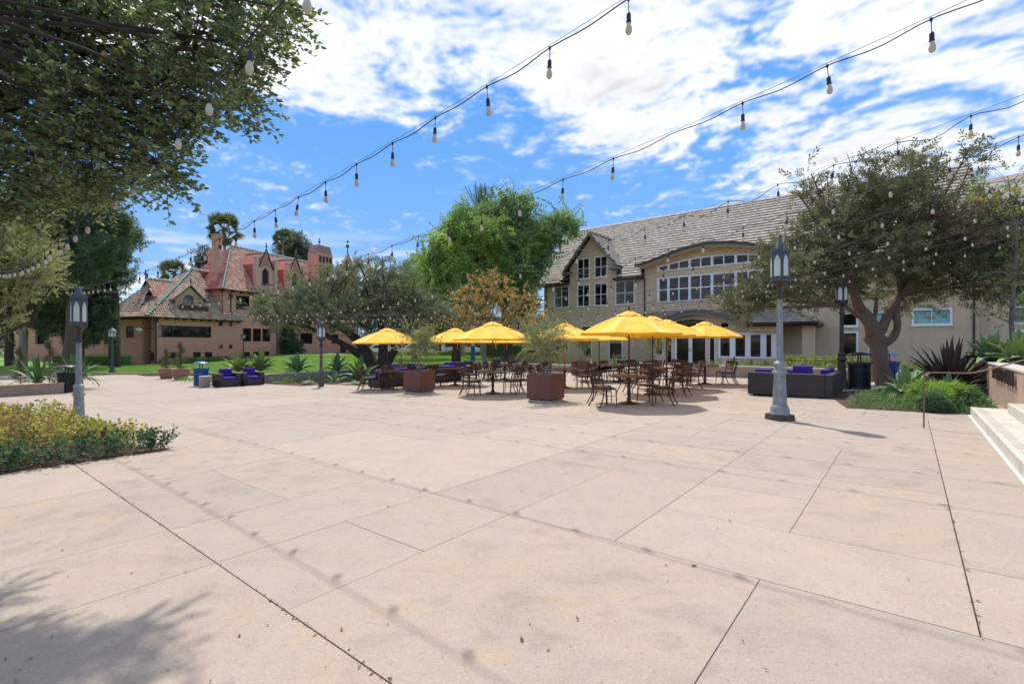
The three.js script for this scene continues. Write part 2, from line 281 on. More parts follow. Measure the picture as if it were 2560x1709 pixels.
// grass blades over the lawn in view
{
  const bl = []; const r = rng(91); for (let k = 0; k < 6; k++) { const a = r() * 6.28, t = 0.02 + r() * 0.02, h = 0.035 + r() * 0.03, x = (r() - .5) * 0.07, z = (r() - .5) * 0.07; const g = new THREE.BufferGeometry(); g.setAttribute('position', new THREE.Float32BufferAttribute([x - 0.004 * Math.cos(a), 0, z - 0.004 * Math.sin(a), x + 0.004 * Math.cos(a), 0, z + 0.004 * Math.sin(a), x + t * Math.sin(a), h, z + t * Math.cos(a)], 3)); g.computeVertexNormals(); bl.push(plain(g)); }
  const geo = merge(bl), N = 70000, im = new THREE.InstancedMesh(geo, mat([1, 1, 1], 0.9, { physical: true, transmission: 0.3, thickness: 0 }), N), m4 = new THREE.Matrix4(), q = new THREE.Quaternion(), up = new THREE.Vector3(0, 1, 0); let n = 0; const col = new THREE.Color();
  while (n < N) { const X = -45 + r() * 50, Z = 25 + Math.pow(r(), 1.4) * 40; if (!inPoly(lawnPoly, X, Z)) { continue; } q.setFromAxisAngle(up, r() * 6.28); const s = 0.9 + r() * 0.9; m4.compose(P3(X, Z, groundXZ(X, Z) + 0.01), q, new THREE.Vector3(s * 1.6, s, s * 1.6)); im.setMatrixAt(n, m4); const d = fbm2(X * 0.2, Z * 0.2, 3); col.setRGB(0.21 + 0.13 * d + r() * 0.08, 0.35 + 0.06 * d + r() * 0.07, 0.04 + r() * 0.03); im.setColorAt(n, col); n++; }
  im.name = 'grass'; im.userData = { kind: 'stuff', label: 'short bright green lawn grass in front of the pink house', category: 'grass' }; im.castShadow = im.receiveShadow = true; scene.add(im);
}
// ---------------------------------------------------------------- soil of the planting beds
structure(sheet([XZ(-8.9, 9.12), XZ(2.5, 9.12), XZ(0.8, 16), XZ(-8.9, 16)], 2, 0.006), M.soil, 'bed_soil');
structure(sheet([XZ(13.4, -0.98), XZ(13.4, 1.1), XZ(15.7, 1.62), XZ(18.3, 1.55), XZ(18.5, 0.75), XZ(23, 0.75), XZ(23, -1.45), XZ(13.4, -1.45)], 1, 0.008), M.soil, 'bed_soil');
structure(sheet([XZ(25.0, -9), XZ(25.0, 9), XZ(38.7, 9), XZ(38.7, -9)], 2, 0.24), M.soil, 'bed_soil');
structure(sheet([XZ(25.0, 14.6), XZ(25.0, 24), XZ(38.7, 24), XZ(38.7, 17)], 2, 0.24), M.soil, 'bed_soil');
structure(sheet([XZ(24.7, 8.9), XZ(24.7, 14.7), XZ(38.8, 17.2), XZ(38.8, 8.9)], 2, 0.0, 0.36), slabMats[1], 'entrance_walk');
structure(sheet([XZ(10.9, 21.4), XZ(21, 21.4), XZ(21, 25.3), XZ(10.9, 25.3)], 1, 0.01), M.soil, 'bed_soil');
structure(sheet([XZ(8.8, 26.2), XZ(11.2, 25.8), [-19.6, 36.1], [-19.9, 33]], 1, 0.012), M.soil, 'bed_soil');

// ---------------------------------------------------------------- low walls and steps (things of the setting)
function wallAB(name, label, a0, a1, b0, b1, h, m, capm, dy = 0) {  // a wall box in plaza axes, top level at its highest ground + h
  const gy = Math.min(groundAB(a0, b0), groundAB(a1, b1)) - 0.15, top = Math.max(groundAB(a0, b0), groundAB(a1, b1)) + h + dy, [X, Z] = XZ((a0 + a1) / 2, (b0 + b1) / 2);
  const o = thing(name, label, 'wall', [X, gy, -Z], ROT_E), w = a1 - a0, d = b1 - b0;
  put(uvBox(box(w, top - gy - 0.06, d, 0, (top - gy - 0.06) / 2, 0), 0.36), m, 'body', o);
  put(uvBox(rbox(w + 0.03, 0.06, d + 0.03, 0, top - gy - 0.03, 0, 0.012), 0.36), capm ?? m, 'coping', o); return o;
}
wallAB('planter_wall', 'low concrete planter wall behind the purple armchairs by the lawn', 11.0, 20.5, 25.35, 25.6, 0.44, M.wallCon, M.paleCon);
wallAB('planter_wall', 'long low concrete planter wall below the library windows', 24.72, 25.0, -8, 9.0, 0.36, M.wallCon, M.paleCon);
wallAB('planter_wall', 'low concrete planter wall behind the umbrella tables near the olive trees', 24.72, 25.0, 14.6, 24, 0.44, M.wallCon, M.paleCon);
wallAB('planter_wall', 'low concrete planter wall ending beside the black litter bin and the clivia leaves', -7.5, 3.74, 27.4, 27.65, 0.46, M.wallCon, M.wallCon);
{
  const [X, Z] = XZ(17, -1.62), o = thing('sign_wall', 'rust streaked pinkish concrete retaining wall carrying dark metal letters', 'wall', [X, 0, -Z], ROT_E);   // local x = e1
  const x0 = -11, x1 = 4.3; put(uvBox(box(x1 - x0, 1.08, 0.3, (x0 + x1) / 2, 0.54, 0.13), 0.36), M.signWall, 'body', o);
  put(uvBox(rbox(x1 - x0 + .02, 0.05, 0.36, (x0 + x1) / 2, 1.105, 0.14, 0.01), 0.36), M.paleCon, 'coping', o);
  put(uvBox(box(x1 - 3.9, 0.9, 7, (x1 + 3.9) / 2 + .1, 0.5, 3.6), 0.36), M.signWall, 'return', o);
}
structure(slabPrism([XZ(6, -1.78), XZ(21.2, -1.78), XZ(21.2, -8), XZ(6, -8)].map(([X, Z]) => [X, -Z]), 0, 1.05), M.soil, 'raised_bed_soil');
for (let k = 0; k < 4; k++) {                                       // pale steps climbing away on the sunny side
  const a1 = 13.28 - (k > 0 ? 0.62 + 0.02 * k : 0), b = -0.95 - k * 0.45, g = 0.186, [X, Z] = XZ((a1 + 2) / 2, b - 0.35), o = thing('step', ['lowest pale concrete step with a white painted edge line', 'second pale concrete step rising beside the sign wall', 'third pale concrete step up from the plaza', 'fourth pale concrete step up from the plaza'][k], 'step', [X, 0, -Z], ROT_E, 'pale concrete steps');
  const w = a1 - 2, n = 4; for (let i = 0; i < n; i++) { const l = w / n; put(uvBox(rbox(l - 0.006, 0.172, 0.70 + (k === 3 ? 1.2 : 0), -w / 2 + l * (i + .5), g + 0.172 * (k + .5) - (k ? 0 : 0.002), (k === 3 ? 0.6 : 0), 0.014, 3), 0.36), M.stepCon, 'block', o); }
  for (let q = 0; q < 4; q++) put(box(w - 0.1, 0.0016, 0.006, 0, g + 0.172 * (k + 1) + 0.0004, -0.35 + 0.07 + q * 0.028), M.wallCon, 'nosing_groove', o);
  if (k === 0) put(box(w, 0.004, 0.035, 0, g + 0.004, -0.35 - 0.02), mat([0.8, 0.8, 0.78], 0.6), 'painted_line', o);
}
// ================================================================ THE TAN LIBRARY BUILDING
const stuccoTex = tex(512, (u, v) => { const i = Math.floor(u * 512), j = Math.floor(v * 512); let c = 0.87 + 0.06 * (hash(i, j + 77) - .5) + 0.06 * tfbm(u, v, 4, 4, 5) + 0.03 * tfbm(u, v, 20, 2, 8); c -= 0.07 * sstep(0.12, 0.5, tfbm(u, 0.3, 16, 3, 31)) * sstep(-0.1, 0.4, tfbm(u, v, 3, 2, 37)); return [c, c * 0.995, c * 0.985]; });
M.stucco = mat([0.72, 0.55, 0.375], 0.92, { map: stuccoTex, bumpMap: bumpGrain, bumpScale: 0.004 });
M.white = mat([0.84, 0.84, 0.84], 0.5);
M.bronze = mat([0.062, 0.045, 0.038], 0.45, { metalness: 0.3 });
M.verdigris = mat([0.20, 0.23, 0.165], 0.7, { map: stuccoTex });
M.copper = mat([0.13, 0.20, 0.19], 0.6, { map: stuccoTex });
M.glass = new THREE.MeshPhysicalMaterial({ color: lin(0.86, 0.92, 0.92), roughness: 0.02, transmission: 1, thickness: 0, ior: 1.5, specularIntensity: 1, side: THREE.DoubleSide });
M.interior = mat([0.24, 0.21, 0.18], 0.9);
M.interiorWarm = mat([0.22, 0.12, 0.09], 0.9);
M.blind = mat([0.42, 0.66, 0.60], 0.7);
const tileMats = [[0.46, 0.40, 0.335], [0.425, 0.365, 0.305], [0.50, 0.44, 0.375], [0.40, 0.34, 0.285]].map((c) => mat(c, 0.9, { map: stuccoTex, bumpMap: bumpGrain, bumpScale: 0.004 }));

function win(parent, x0, x1, y0, y1, cols, rows, z = 0, o = {}) {   // a framed window; the frame carries its panes
  const fw = o.fw ?? 0.085, mw = o.mw ?? 0.055, w = x1 - x0, h = y1 - y0, L = [], fd = o.fd ?? 0.12, m = o.mat ?? M.white, zc = z - fd / 2 + (o.proud ?? 0.035);
  L.push(rbox(w, fw, fd, (x0 + x1) / 2, y0 + fw / 2, zc, 0.01, 1), rbox(w, fw, fd, (x0 + x1) / 2, y1 - fw / 2, zc, 0.01, 1), rbox(fw, h - 2 * fw, fd, x0 + fw / 2, (y0 + y1) / 2, zc, 0.01, 1), rbox(fw, h - 2 * fw, fd, x1 - fw / 2, (y0 + y1) / 2, zc, 0.01, 1));
  const iw = (w - 2 * fw - (cols - 1) * mw) / cols, ih = (h - 2 * fw - (rows - 1) * mw) / rows;
  for (let i = 1; i < cols; i++) L.push(box(mw, h - 2 * fw, fd * 0.7, x0 + fw + i * (iw + mw) - mw / 2, (y0 + y1) / 2, zc - 0.012));
  for (let j = 1; j < rows; j++) L.push(box(w - 2 * fw, mw, fd * 0.66, (x0 + x1) / 2, y0 + fw + j * (ih + mw) - mw / 2, zc - 0.014));
  if (o.sill) L.push(rbox(w + 0.08, 0.05, 0.1, (x0 + x1) / 2, y0 - 0.028, z + 0.04, 0.01, 1));
  const f = put(L, m, o.name ?? 'window', parent);
  for (let i = 0; i < cols; i++) for (let j = 0; j < rows; j++) put(new THREE.PlaneGeometry(iw + 0.02, ih + 0.02).translate(x0 + fw + i * (iw + mw) + iw / 2, y0 + fw + j * (ih + mw) + ih / 2, zc - 0.02), o.glass ?? M.glass, 'pane', f);
  if (o.blind) put(box(w - 0.1, h - 0.1, 0.01, (x0 + x1) / 2, (y0 + y1) / 2, zc - 0.12), o.blind, 'blind', f);
  return f;
}
const tileGeo = (() => { const w = 0.322, l = 0.46, t = 0.085, g = new THREE.BufferGeometry(), p = [], q = (a, b, c, d) => p.push(...a, ...b, ...c, ...a, ...c, ...d); // butt end at y=0, proud; head at y=l, tucked
  const A = [0, 0, t], B = [w, 0, t], C = [w, l, 0.004], D = [0, l, 0.004], a = [0, 0.012, 0.052], b = [w, 0.012, 0.052], c = [w, l, -0.012], d = [0, l, -0.012]; q(A, B, C, D); q(a, b, B, A); q(b, c, C, B); q(a, A, D, d); q(b, a, d, c);
  g.setAttribute('position', new THREE.Float32BufferAttribute(p, 3)); g.computeVertexNormals(); return uvBox(g, 0.8); })();
// lay courses of tiles on a slope: origin, unit along, unit up-slope, extent along at height s, keep(x,s)
function layTiles(o, ax, up, len, rangeOf, keep, seed, step = 0.385, wid = 0.33) {
  const n = ax.clone().cross(up).normalize(), out = [], r = rng(seed); let k = 0;
  for (let s = 0; s < len - 0.05; s += step, k++) {
    const [a, b] = rangeOf(s); for (let x = a + (k % 2 ? -wid / 2 : 0); x < b; x += wid) {
      if (x < a - 0.01 || x + wid > b + 0.12 || !keep(x + wid / 2, s + step / 2)) continue;
      const m = new THREE.Matrix4().makeBasis(ax, up, n), p = o.clone().addScaledVector(ax, x + (r() - .5) * 0.008).addScaledVector(up, s + (r() - .5) * 0.014).addScaledVector(n, 0.012 + r() * 0.006); m.setPosition(p); out.push(m);
    }
  }
  return out;
}
{
  const [X0, Z0] = XZ(40.5, 0), lib = thing('library_building', 'tan stucco two storey building with grey tiled roof, gable dormer and arched window band', 'building', [X0, 0, -Z0], ROT_F);
  const Y0 = -0.75;
  // ---- front wall with its openings, plus the gable and the arched rise
  const gx = -23.41, ridge = (x) => 11.72 - 1.15 * Math.abs(x - gx);
  const arcC = -12.35, arcW = 5.75, arch = (x) => { const t = clamp((x - arcC) / arcW, -1, 1); return 8.30 + 1.12 * Math.pow(Math.cos(t * Math.PI / 2), 1.25); };
  const outline = [[-29, Y0], [3.3, Y0], [3.3, 7.4], [-6.6, 7.4], [-6.6, 8.3]]; for (let i = 1; i < 14; i++) { const x = lerp(-6.6, -18.1, i / 14); outline.push([x, arch(x) - 0.12]); } outline.push([-18.1, 8.3], [-18.1, 7.4], [-20.81, 7.4], [-20.81, ridge(-20.81)], [gx, ridge(gx)], [-25.87, ridge(-25.87)], [-25.87, 7.4], [-29, 7.4]);
  const openings = [[-27.75, -25.95, 5.05, 7.18, 2, 2], [-25.02, -23.63, 5.05, 7.2, 2, 2], [-23.12, -21.74, 5.06, 7.2, 2, 2], [-20.93, -19.02, 5.06, 7.2, 2, 2], [-25.02, -23.63, 7.74, 9.72, 2, 2], [-23.12, -21.74, 7.74, 9.72, 2, 2]];
  const rightW = [[0.14, 2.09, 2.70, 3.78, 2, 1], [-3.62, -2.67, 2.69, 3.70, 1, 1], [-3.62, -2.67, 0.50, 2.37, 1, 1], [-2.13, -1.13, 2.70, 3.70, 1, 1], [-2.13, -1.13, 0.50, 2.37, 1, 1]];
  const ground1 = [[-27.6, -26.0, 0.6, 3.3, 2, 1], [-24.6, -23.4, -0.3, 3.2, 1, 2], [-21.6, -20.2, 0.0, 3.2, 1, 2]];
  const bigX = [-16.9, -7.7], archWin = (x) => 8.02 + 0.62 * Math.pow(Math.cos(clamp((x + 12.3) / 5.6, -1, 1) * Math.PI / 2), 1.1);
  const archHole = [[bigX[0], 7.75], [bigX[1], 7.75]]; for (let i = 0; i <= 12; i++) { const x = lerp(bigX[1], bigX[0], i / 12); archHole.push([x, archWin(x)]); }
  const holes = [...openings, ...rightW, ...ground1].map(([a, b, c, d]) => rect(a, c, b, d)); holes.push(rect(bigX[0], 5.05, bigX[1], 7.19), archHole, rect(-16.3, -0.3, -7.6, 3.1));
  put(uvBox(extr(poly(outline, holes), 0.25).translate(0, 0, -0.25), 0.5), M.stucco, 'wall', lib);
  put(uvBox(merge([extr(poly([[0, Y0], [11, Y0], [11, 7.4], [5.5, 13.3], [0, 7.4]]), 0.25).rotateY(Math.PI / 2).translate(-29, 0, -0.01), box(0.25, 8.1, 11, 3.17, 3.35, -5.5), box(32, 8.1, 0.25, -12.8, 3.35, -11)]), 0.5), M.stucco, 'wall', lib);
  for (const [a, b, c, d, n, m] of openings) win(lib, a, b, c, d, n, m, 0, { sill: true });
  rightW.forEach(([a, b, c, d, n, m], i) => win(lib, a, b, c, d, n, m, 0, { sill: true, fw: 0.12, blind: i === 0 || i === 3 || i === 4 ? M.blind : null }));
  for (const [a, b, c, d, n, m] of ground1) win(lib, a, b, c, d, n, m, 0);
  // ---- long window band: ten lights over two rows, arched lights above
  {
    const fr = [], z = 0.02, fd = 0.13, g = [], x0 = bigX[0], x1 = bigX[1], pw = (x1 - x0 - 0.2) / 10;
    fr.push(box(x1 - x0, 0.11, fd, (x0 + x1) / 2, 5.105, z), box(x1 - x0, 0.10, fd, (x0 + x1) / 2, 7.14, z), box(x1 - x0, 0.09, fd - .02, (x0 + x1) / 2, 6.13, z - .005));
    for (let i = 0; i <= 10; i++) { const x = x0 + 0.1 + i * pw, wide = i % 2 === 1 || i === 0 || i === 10; fr.push(box(wide ? 0.2 : 0.09, 1.94, fd - (wide ? .01 : .03), clamp(x, x0 + .1, x1 - .1), 6.12, z - 0.004)); }
    const f = put(fr, M.white, 'window', lib);
    for (let i = 0; i < 10; i++) for (const y of [5.62, 6.62]) put(new THREE.PlaneGeometry(pw, 0.96).translate(x0 + 0.1 + (i + .5) * pw, y, z - 0.02), M.glass, 'pane', f);
    const top = []; for (let i = 0; i < 12; i++) { const a = lerp(x0, x1, i / 12), b = lerp(x0, x1, (i + 1) / 12), m = extr(poly([[a, archWin(a) - 0.1], [b, archWin(b) - 0.1], [b, archWin(b)], [a, archWin(a)]]), fd).translate(0, 0, z - fd / 2); top.push(m); }
    top.push(box(x1 - x0, 0.10, fd, (x0 + x1) / 2, 7.80, z)); for (let i = 0; i <= 10; i++) { const x = clamp(x0 + 0.1 + i * pw, x0 + .1, x1 - .1), wide = i % 2 === 1 || i === 0 || i === 10, h = archWin(x) - 7.85; if (h > 0.06) top.push(box(wide ? 0.2 : 0.09, h, fd - .03, x, 7.85 + h / 2 - .03, z - .004)); }
    const f2 = put(top, M.white, 'window', lib);
    for (let i = 0; i < 10; i++) { const a = x0 + 0.1 + i * pw, b = a + pw; put(new THREE.ShapeGeometry(poly([[a, 7.8], [b, 7.8], [b, archWin(b) - .06], [a, archWin(a) - .06]])).translate(0, 0, z - 0.02), M.glass, 'pane', f2); }
  }
  // ---- rooms behind the glass: floors, back wall, ceiling
  put([box(31.8, 0.3, 5.6, -12.9, 4.0, -3.1), box(10.4, 0.1, 5.0, -23.8, 7.45, -3.3), box(9.4, 0.1, 5.0, -1.6, 7.45, -3.3), box(11.4, 0.1, 4.9, -12.3, 8.72, -3.5), box(11.4, 1.2, 0.1, -12.3, 8.1, -5.6), box(31.8, 7.9, 0.1, -12.9, 3.5, -5.95), box(31.8, 0.1, 5.6, -12.9, -0.2, -3.1), box(0.1, 7.6, 5.5, -18.4, 3.6, -3.1), box(0.1, 7.6, 5.5, -6.2, 3.6, -3.1), box(5.4, 2.6, 0.1, -23.4, 8.7, -2.2)], M.interior, 'interior', lib);
  { const L = [], r = rng(8); for (let i = 0; i < 26; i++) L.push(box(0.5 + r() * 0.9, 1.1 + r() * 0.9, 0.4, -17.5 + r() * 10.5, 4.9, -1.6 - r() * 3.8)); for (let i = 0; i < 14; i++) L.push(box(0.5 + r() * 0.9, 0.9 + r() * 0.9, 0.4, -28 + r() * 9, 4.9, -1.6 - r() * 3.8)); put(L, M.interiorWarm, 'bookcases', lib).userData = { kind: 'stuff' }; }
  // ---- main roof
  const eaveZ = 0.75, eaveY = 7.42, rZ = -5.5, rY = 13.78, sl = Math.hypot(eaveZ - rZ, rY - eaveY), up = new THREE.Vector3(0, (rY - eaveY) / sl, (rZ - eaveZ) / sl), ax = new THREE.Vector3(1, 0, 0), hAt = (s) => eaveY + up.y * s;
  const keepMain = (x, s) => { const h = hAt(s) - .02; if (Math.abs(x - gx) < 3.1 && h < 11.92 - 1.15 * Math.abs(x - gx)) return false; if (x > -18.2 && x < -6.5 && h < arch(x) + 0.05) return false; return true; };
  { const L = []; for (let x = -29.6; x < 3.3; x += 0.165) { let s0 = -1; for (let s = 0; s < sl; s += 0.05) if (keepMain(x + 0.08, s)) { s0 = s; break; } if (s0 < 0) continue; const p = (X, s) => [X, eaveY + 0.03 + up.y * s, eaveZ + up.z * s]; L.push([p(x, s0), p(x + 0.165, s0), p(x + 0.165, sl), p(x, sl)]); } L.push([[3.3, eaveY, rZ - 6.2], [-29.6, eaveY, rZ - 6.2], [-29.6, rY, rZ], [3.3, rY, rZ]]); put(quads(L), M.bronze, 'roof_deck', lib); }
  for (const x of [-29.62, 3.33]) put(extr(poly([[eaveZ, eaveY + .1], [rZ, rY + .12], [rZ, rY - .15], [eaveZ, eaveY - .17]]), 0.06).rotateY(-Math.PI / 2).translate(x + .03, 0, 0), M.bronze, 'barge_board', lib);
  const T = layTiles(new THREE.Vector3(0, eaveY + 0.05, eaveZ), ax, up, sl, () => [-29.6, 3.3], keepMain, 41);
  // dormer roof, both sides
  const gs = new THREE.Vector3(1, -1.15, 0).normalize(), dn = 2.95 / gs.x;
  for (const s of [-1, 1]) { const u2 = new THREE.Vector3(-s * gs.x, -gs.y, 0), o = new THREE.Vector3(gx + s * 2.95, 11.98 - 1.15 * 2.95, s > 0 ? 0.55 : -4.2), a2 = new THREE.Vector3(0, 0, s > 0 ? -1 : 1); T.push(...layTiles(o, a2, u2, dn, () => [0, 4.7], (x, q) => { const z = s > 0 ? 0.55 - x : -4.2 + x, h = o.y - gs.y * -0 + u2.y * q; return h > eaveY + (eaveZ - z) * up.y / -up.z - 0.35; }, 43 + s)); }
  // entrance canopy: low roof with a hipped end
  const cT = new THREE.Vector3(0, 4.22, 0.02), cE = [2.75, 2.93], cl = Math.hypot(cE[0], 4.22 - cE[1]), cu = new THREE.Vector3(0, (4.22 - cE[1]) / cl, -cE[0] / cl);
  const canopyArch = (x) => 2.93 + 1.02 * Math.pow(Math.cos(clamp((x + 12.75) / 3.7, -1, 1) * Math.PI / 2), 1.3);
  T.push(...layTiles(new THREE.Vector3(0, cE[1] + .05, cE[0]), ax, cu, cl, (s) => [-17.6, -4.75 - s * 0.9], (x, s) => cE[1] + cu.y * s > canopyArch(x) - 0.02 || Math.abs(x + 12.75) > 3.7, 51));
  { const hu = new THREE.Vector3(-2.6, 4.22 - cE[1], 0).normalize(), o = new THREE.Vector3(-4.7, cE[1] + .05, 2.75); T.push(...layTiles(o, new THREE.Vector3(0, 0, -1), hu, 2.85, (s) => [s * 0.93, 2.75], () => true, 55)); }
  // the tiles that show largest are parts; the others are one mass
  const toCam = (m) => { const p = new THREE.Vector3().setFromMatrixPosition(m).applyAxisAngle(new THREE.Vector3(0, 1, 0), ROT_F).add(lib.position); return { m, d: p.distanceTo(camera.position), sx: CX + FOC * p.x / -p.z }; };
  const sorted = T.map(toCam).sort((a, b) => (a.sx > 1830 && a.sx < 2430) - (b.sx > 1830 && b.sx < 2430) || a.d - b.d), r = rng(3), rest = tileMats.map(() => []);
  sorted.forEach(({ m }, i) => { const k = Math.floor(r() * tileMats.length); if (i < 290) { const t = put(tileGeo, tileMats[k], 'roof_tile', lib); t.applyMatrix4(m); } else rest[k].push(tileGeo.clone().applyMatrix4(m)); });
  { const all = rest.flat(), cols = []; rest.forEach((L, k) => { const c = tileMats[k].color; for (const g of L) for (let i = 0; i < g.attributes.position.count; i++) cols.push(c.r, c.g, c.b); }); const g = merge(all); g.setAttribute('color', new THREE.Float32BufferAttribute(cols, 3)); const m = put(g, mat([1, 1, 1], 0.9, { map: stuccoTex, vertexColors: true }), 'roof_tiles', lib); m.userData = { kind: 'stuff' }; }
  { const L = []; for (let x = -29.4; x < 3.2; x += 0.42) L.push(rbox(0.44, 0.09, 0.26, x, rY + 0.06 + (hash(Math.round(x * 9), 2) - .5) * .02, rZ, 0.03, 1)); put(L, tileMats[1], 'ridge_cap', lib); }
  // ---- eaves, fascia, gutters
  const eave = (xa, xb) => { put([box(xb - xa, 0.2, 0.06, (xa + xb) / 2, eaveY - 0.10, eaveZ - 0.01), box(xb - xa, 0.05, 0.8, (xa + xb) / 2, eaveY - 0.17, eaveZ - 0.42), rbox(xb - xa, 0.11, 0.12, (xa + xb) / 2, eaveY - 0.04, eaveZ + 0.07, 0.03, 1)], M.bronze, 'eave', lib); };
  eave(-29.6, -25.87); eave(-20.81, -18.1); eave(-6.6, 3.35);
  for (const s of [-1, 1]) {                                          // dormer barge boards with their returns
    const x1 = gx + s * 2.98, y1 = 11.95 - 1.15 * 2.98, g = extr(poly([[gx, 12.0], [x1, y1 + .03], [x1, y1 - .22], [gx, 11.72]]), 0.09).translate(0, 0, 0.5); put(g, M.verdigris, 'barge_board', lib);
    put([rbox(0.95, 0.17, 0.6, x1 - s * 0.40, y1 - .16, 0.28, 0.02, 1)], M.verdigris, 'cornice_return', lib);
    put(extr(poly([[gx, 11.86], [x1, y1 - .06], [x1, y1 - .10], [gx, 11.82]]), 4.6).translate(0, 0, -4.1), M.bronze, 'dormer_soffit', lib);
  }
  {
    const L = [], U = [], S = []; for (let i = 0; i < 28; i++) { const a = lerp(-18.35, -6.35, i / 28), b = lerp(-18.35, -6.35, (i + 1) / 28), ya = arch(a), yb = arch(b); L.push(extr(poly([[a, ya - .02], [b, yb - .02], [b, yb + .16], [a, ya + .16]]), 0.07).translate(0, 0, 1.05)); U.push(extr(poly([[a, ya - .16], [b, yb - .16], [b, yb - .025], [a, ya - .025]]), 0.05).translate(0, 0, 1.0)); S.push(extr(poly([[a, ya - .20], [b, yb - .20], [b, yb - .16], [a, ya - .16]]), 1.0).translate(0, 0, 0.01)); S.push(extr(poly([[a, ya + .05], [b, yb + .05], [b, yb + .13], [a, ya + .13]]), 3.2).translate(0, 0, -2.15)); }
    put(L, M.bronze, 'eyebrow_gutter', lib); put(U, M.verdigris, 'eyebrow_fascia', lib); put(S, M.stucco, 'eyebrow_soffit', lib);
  }
  // ---- control joints in the stucco, rain pipes, wall lights
  { const cx = [-4.4, -0.95, 0.10, 2.12, 3.29], cy = [Y0, 2.43, 3.80, 7.2]; for (let i = 0; i < 4; i++) for (let j = 0; j < 3; j++) { const x0 = cx[i] + .008, x1 = cx[i + 1] - .008, y0 = cy[j] + .008, y1 = cy[j + 1] - .008, hl = rightW.filter(([p, q, u, v]) => p > x0 && q < x1 && u > y0 && v < y1).map(([p, q, u, v]) => rect(p, u, q, v)); put(uvBox(extr(poly(rect(x0, y0, x1, y1), hl), 0.018).translate(0, 0, 0.001), 0.5), M.stucco, 'stucco_panel', lib); } }
  for (const [x, y0, y1] of [[-18.05, 3.6, 7.25], [-28.7, -0.4, 7.2], [3.05, -0.4, 7.25]]) put([box(0.10, y1 - y0, 0.09, x, (y0 + y1) / 2, 0.07), tube([[x, y1 - .05, 0.07], [x - 0.05, y1 + .05, 0.35], [x - 0.1, y1 + .1, 0.7]], 0.05, 6)], M.bronze, 'downpipe', lib);
  put([rbox(0.2, 0.16, 0.2, -18.75, 7.0, 0.12, 0.03, 1), rbox(0.2, 0.12, 0.22, -21.7, 6.98, 0.12, 0.03, 1)], M.white, 'wall_light', lib);
  // ---- entrance block in front of the wall
  const z = 1.7, eo = [[-16.6, Y0], [-7.3, Y0], [-7.3, 2.95], [-9.0, 2.95]]; for (let i = 1; i < 10; i++) { const x = lerp(-9.0, -16.4, i / 10); eo.push([x, canopyArch(x) - .12]); } eo.push([-16.6, 2.95]);
  const tr = [[-14.57, 2.75], [-12.26, 2.75]]; for (let i = 0; i <= 6; i++) { const x = lerp(-12.26, -14.57, i / 6); tr.push([x, 3.36 + 0.09 * Math.cos((x + 13.4) / 1.15 * 1.5)]); }
  const eh = [rect(-14.7, Y0 + .3, -12.22, 2.62), tr, rect(-12.04, -0.35, -11.54, 3.22), rect(-15.42, -0.35, -14.92, 3.2), rect(-11.17, 2.72, -10.54, 3.18), rect(-16.4, 0.55, -15.7, 2.2), ...[[-11.22, -10.44], [-10.14, -9.36], [-9.08, -8.32], [-8.03, -7.62]].map(([a, b]) => rect(a, 0.52, b, 2.22))];
  put(uvBox(extr(poly(eo, eh), 0.2).translate(0, 0, z - 0.2), 0.5), M.stucco, 'entrance_wall', lib);
  put(uvBox(box(0.2, 3.7, 1.5, -7.4, 1.1, 0.76), 0.5), M.stucco, 'entrance_wall', lib); put(uvBox(box(0.2, 3.7, 1.5, -16.5, 1.1, 0.76), 0.5), M.stucco, 'entrance_wall', lib);
  put(extr(poly(rect(-11.32, 0.42, -7.28, 2.36), [[-11.2, -10.46], [-10.12, -9.38], [-9.06, -8.34], [-8.01, -7.64]].map(([a, b]) => rect(a, 0.54, b, 2.2))), 0.05).translate(0, 0, z + 0.002), M.white, 'window_surround', lib);
  for (const [a, b] of [[-11.22, -10.44], [-10.14, -9.36], [-9.08, -8.32], [-8.03, -7.62]]) win(lib, a, b, 0.52, 2.22, 1, 1, z + .03, { fw: 0.05 });
  win(lib, -11.17, -10.54, 2.72, 3.18, 1, 1, z, { fw: 0.05 }); win(lib, -12.04, -11.54, -0.35, 3.22, 1, 1, z, { fw: 0.07 }); win(lib, -15.42, -14.92, -0.35, 3.2, 1, 1, z, { fw: 0.07 }); win(lib, -16.4, -15.7, 0.55, 2.2, 1, 1, z, { fw: 0.06 });
  for (const [a, b, s] of [[-14.7, -13.47, 1], [-13.45, -12.22, -1]]) { const d = win(lib, a, b, -0.28, 2.62, 1, 1, z, { fw: 0.13, name: 'door' }); put([bar([s > 0 ? b - .06 : a + .06, 0.85, z + .09], [s > 0 ? b - .06 : a + .06, 1.15, z + .09], 0.014), box(0.03, 0.03, 0.09, s > 0 ? b - .06 : a + .06, 1.0, z + .05)], M.bronze, 'handle', d); }
  { const f = put(extr(poly([[-14.75, 2.62], [-12.17, 2.62], [-12.17, 3.5], [-14.75, 3.5]], [tr]), 0.06).translate(0, 0, z + .002), M.white, 'transom', lib); put(new THREE.ShapeGeometry(poly(tr)).translate(0, 0, z - .03), M.glass, 'pane', f); }
  for (const a of [0.35, 1.0]) win(lib, -a - 0.25, -a + 0.25, 0.52, 2.22, 1, 1, 0.0, { fw: 0.05, name: 'side_window' }).applyMatrix4(new THREE.Matrix4().makeRotationY(Math.PI / 2).setPosition(-7.28, 0, 0));
  put([box(9.0, 0.06, 1.45, -12, 3.3, 0.76), box(9.0, 0.06, 1.45, -12, -0.45, 0.76)], M.interior, 'interior', lib);
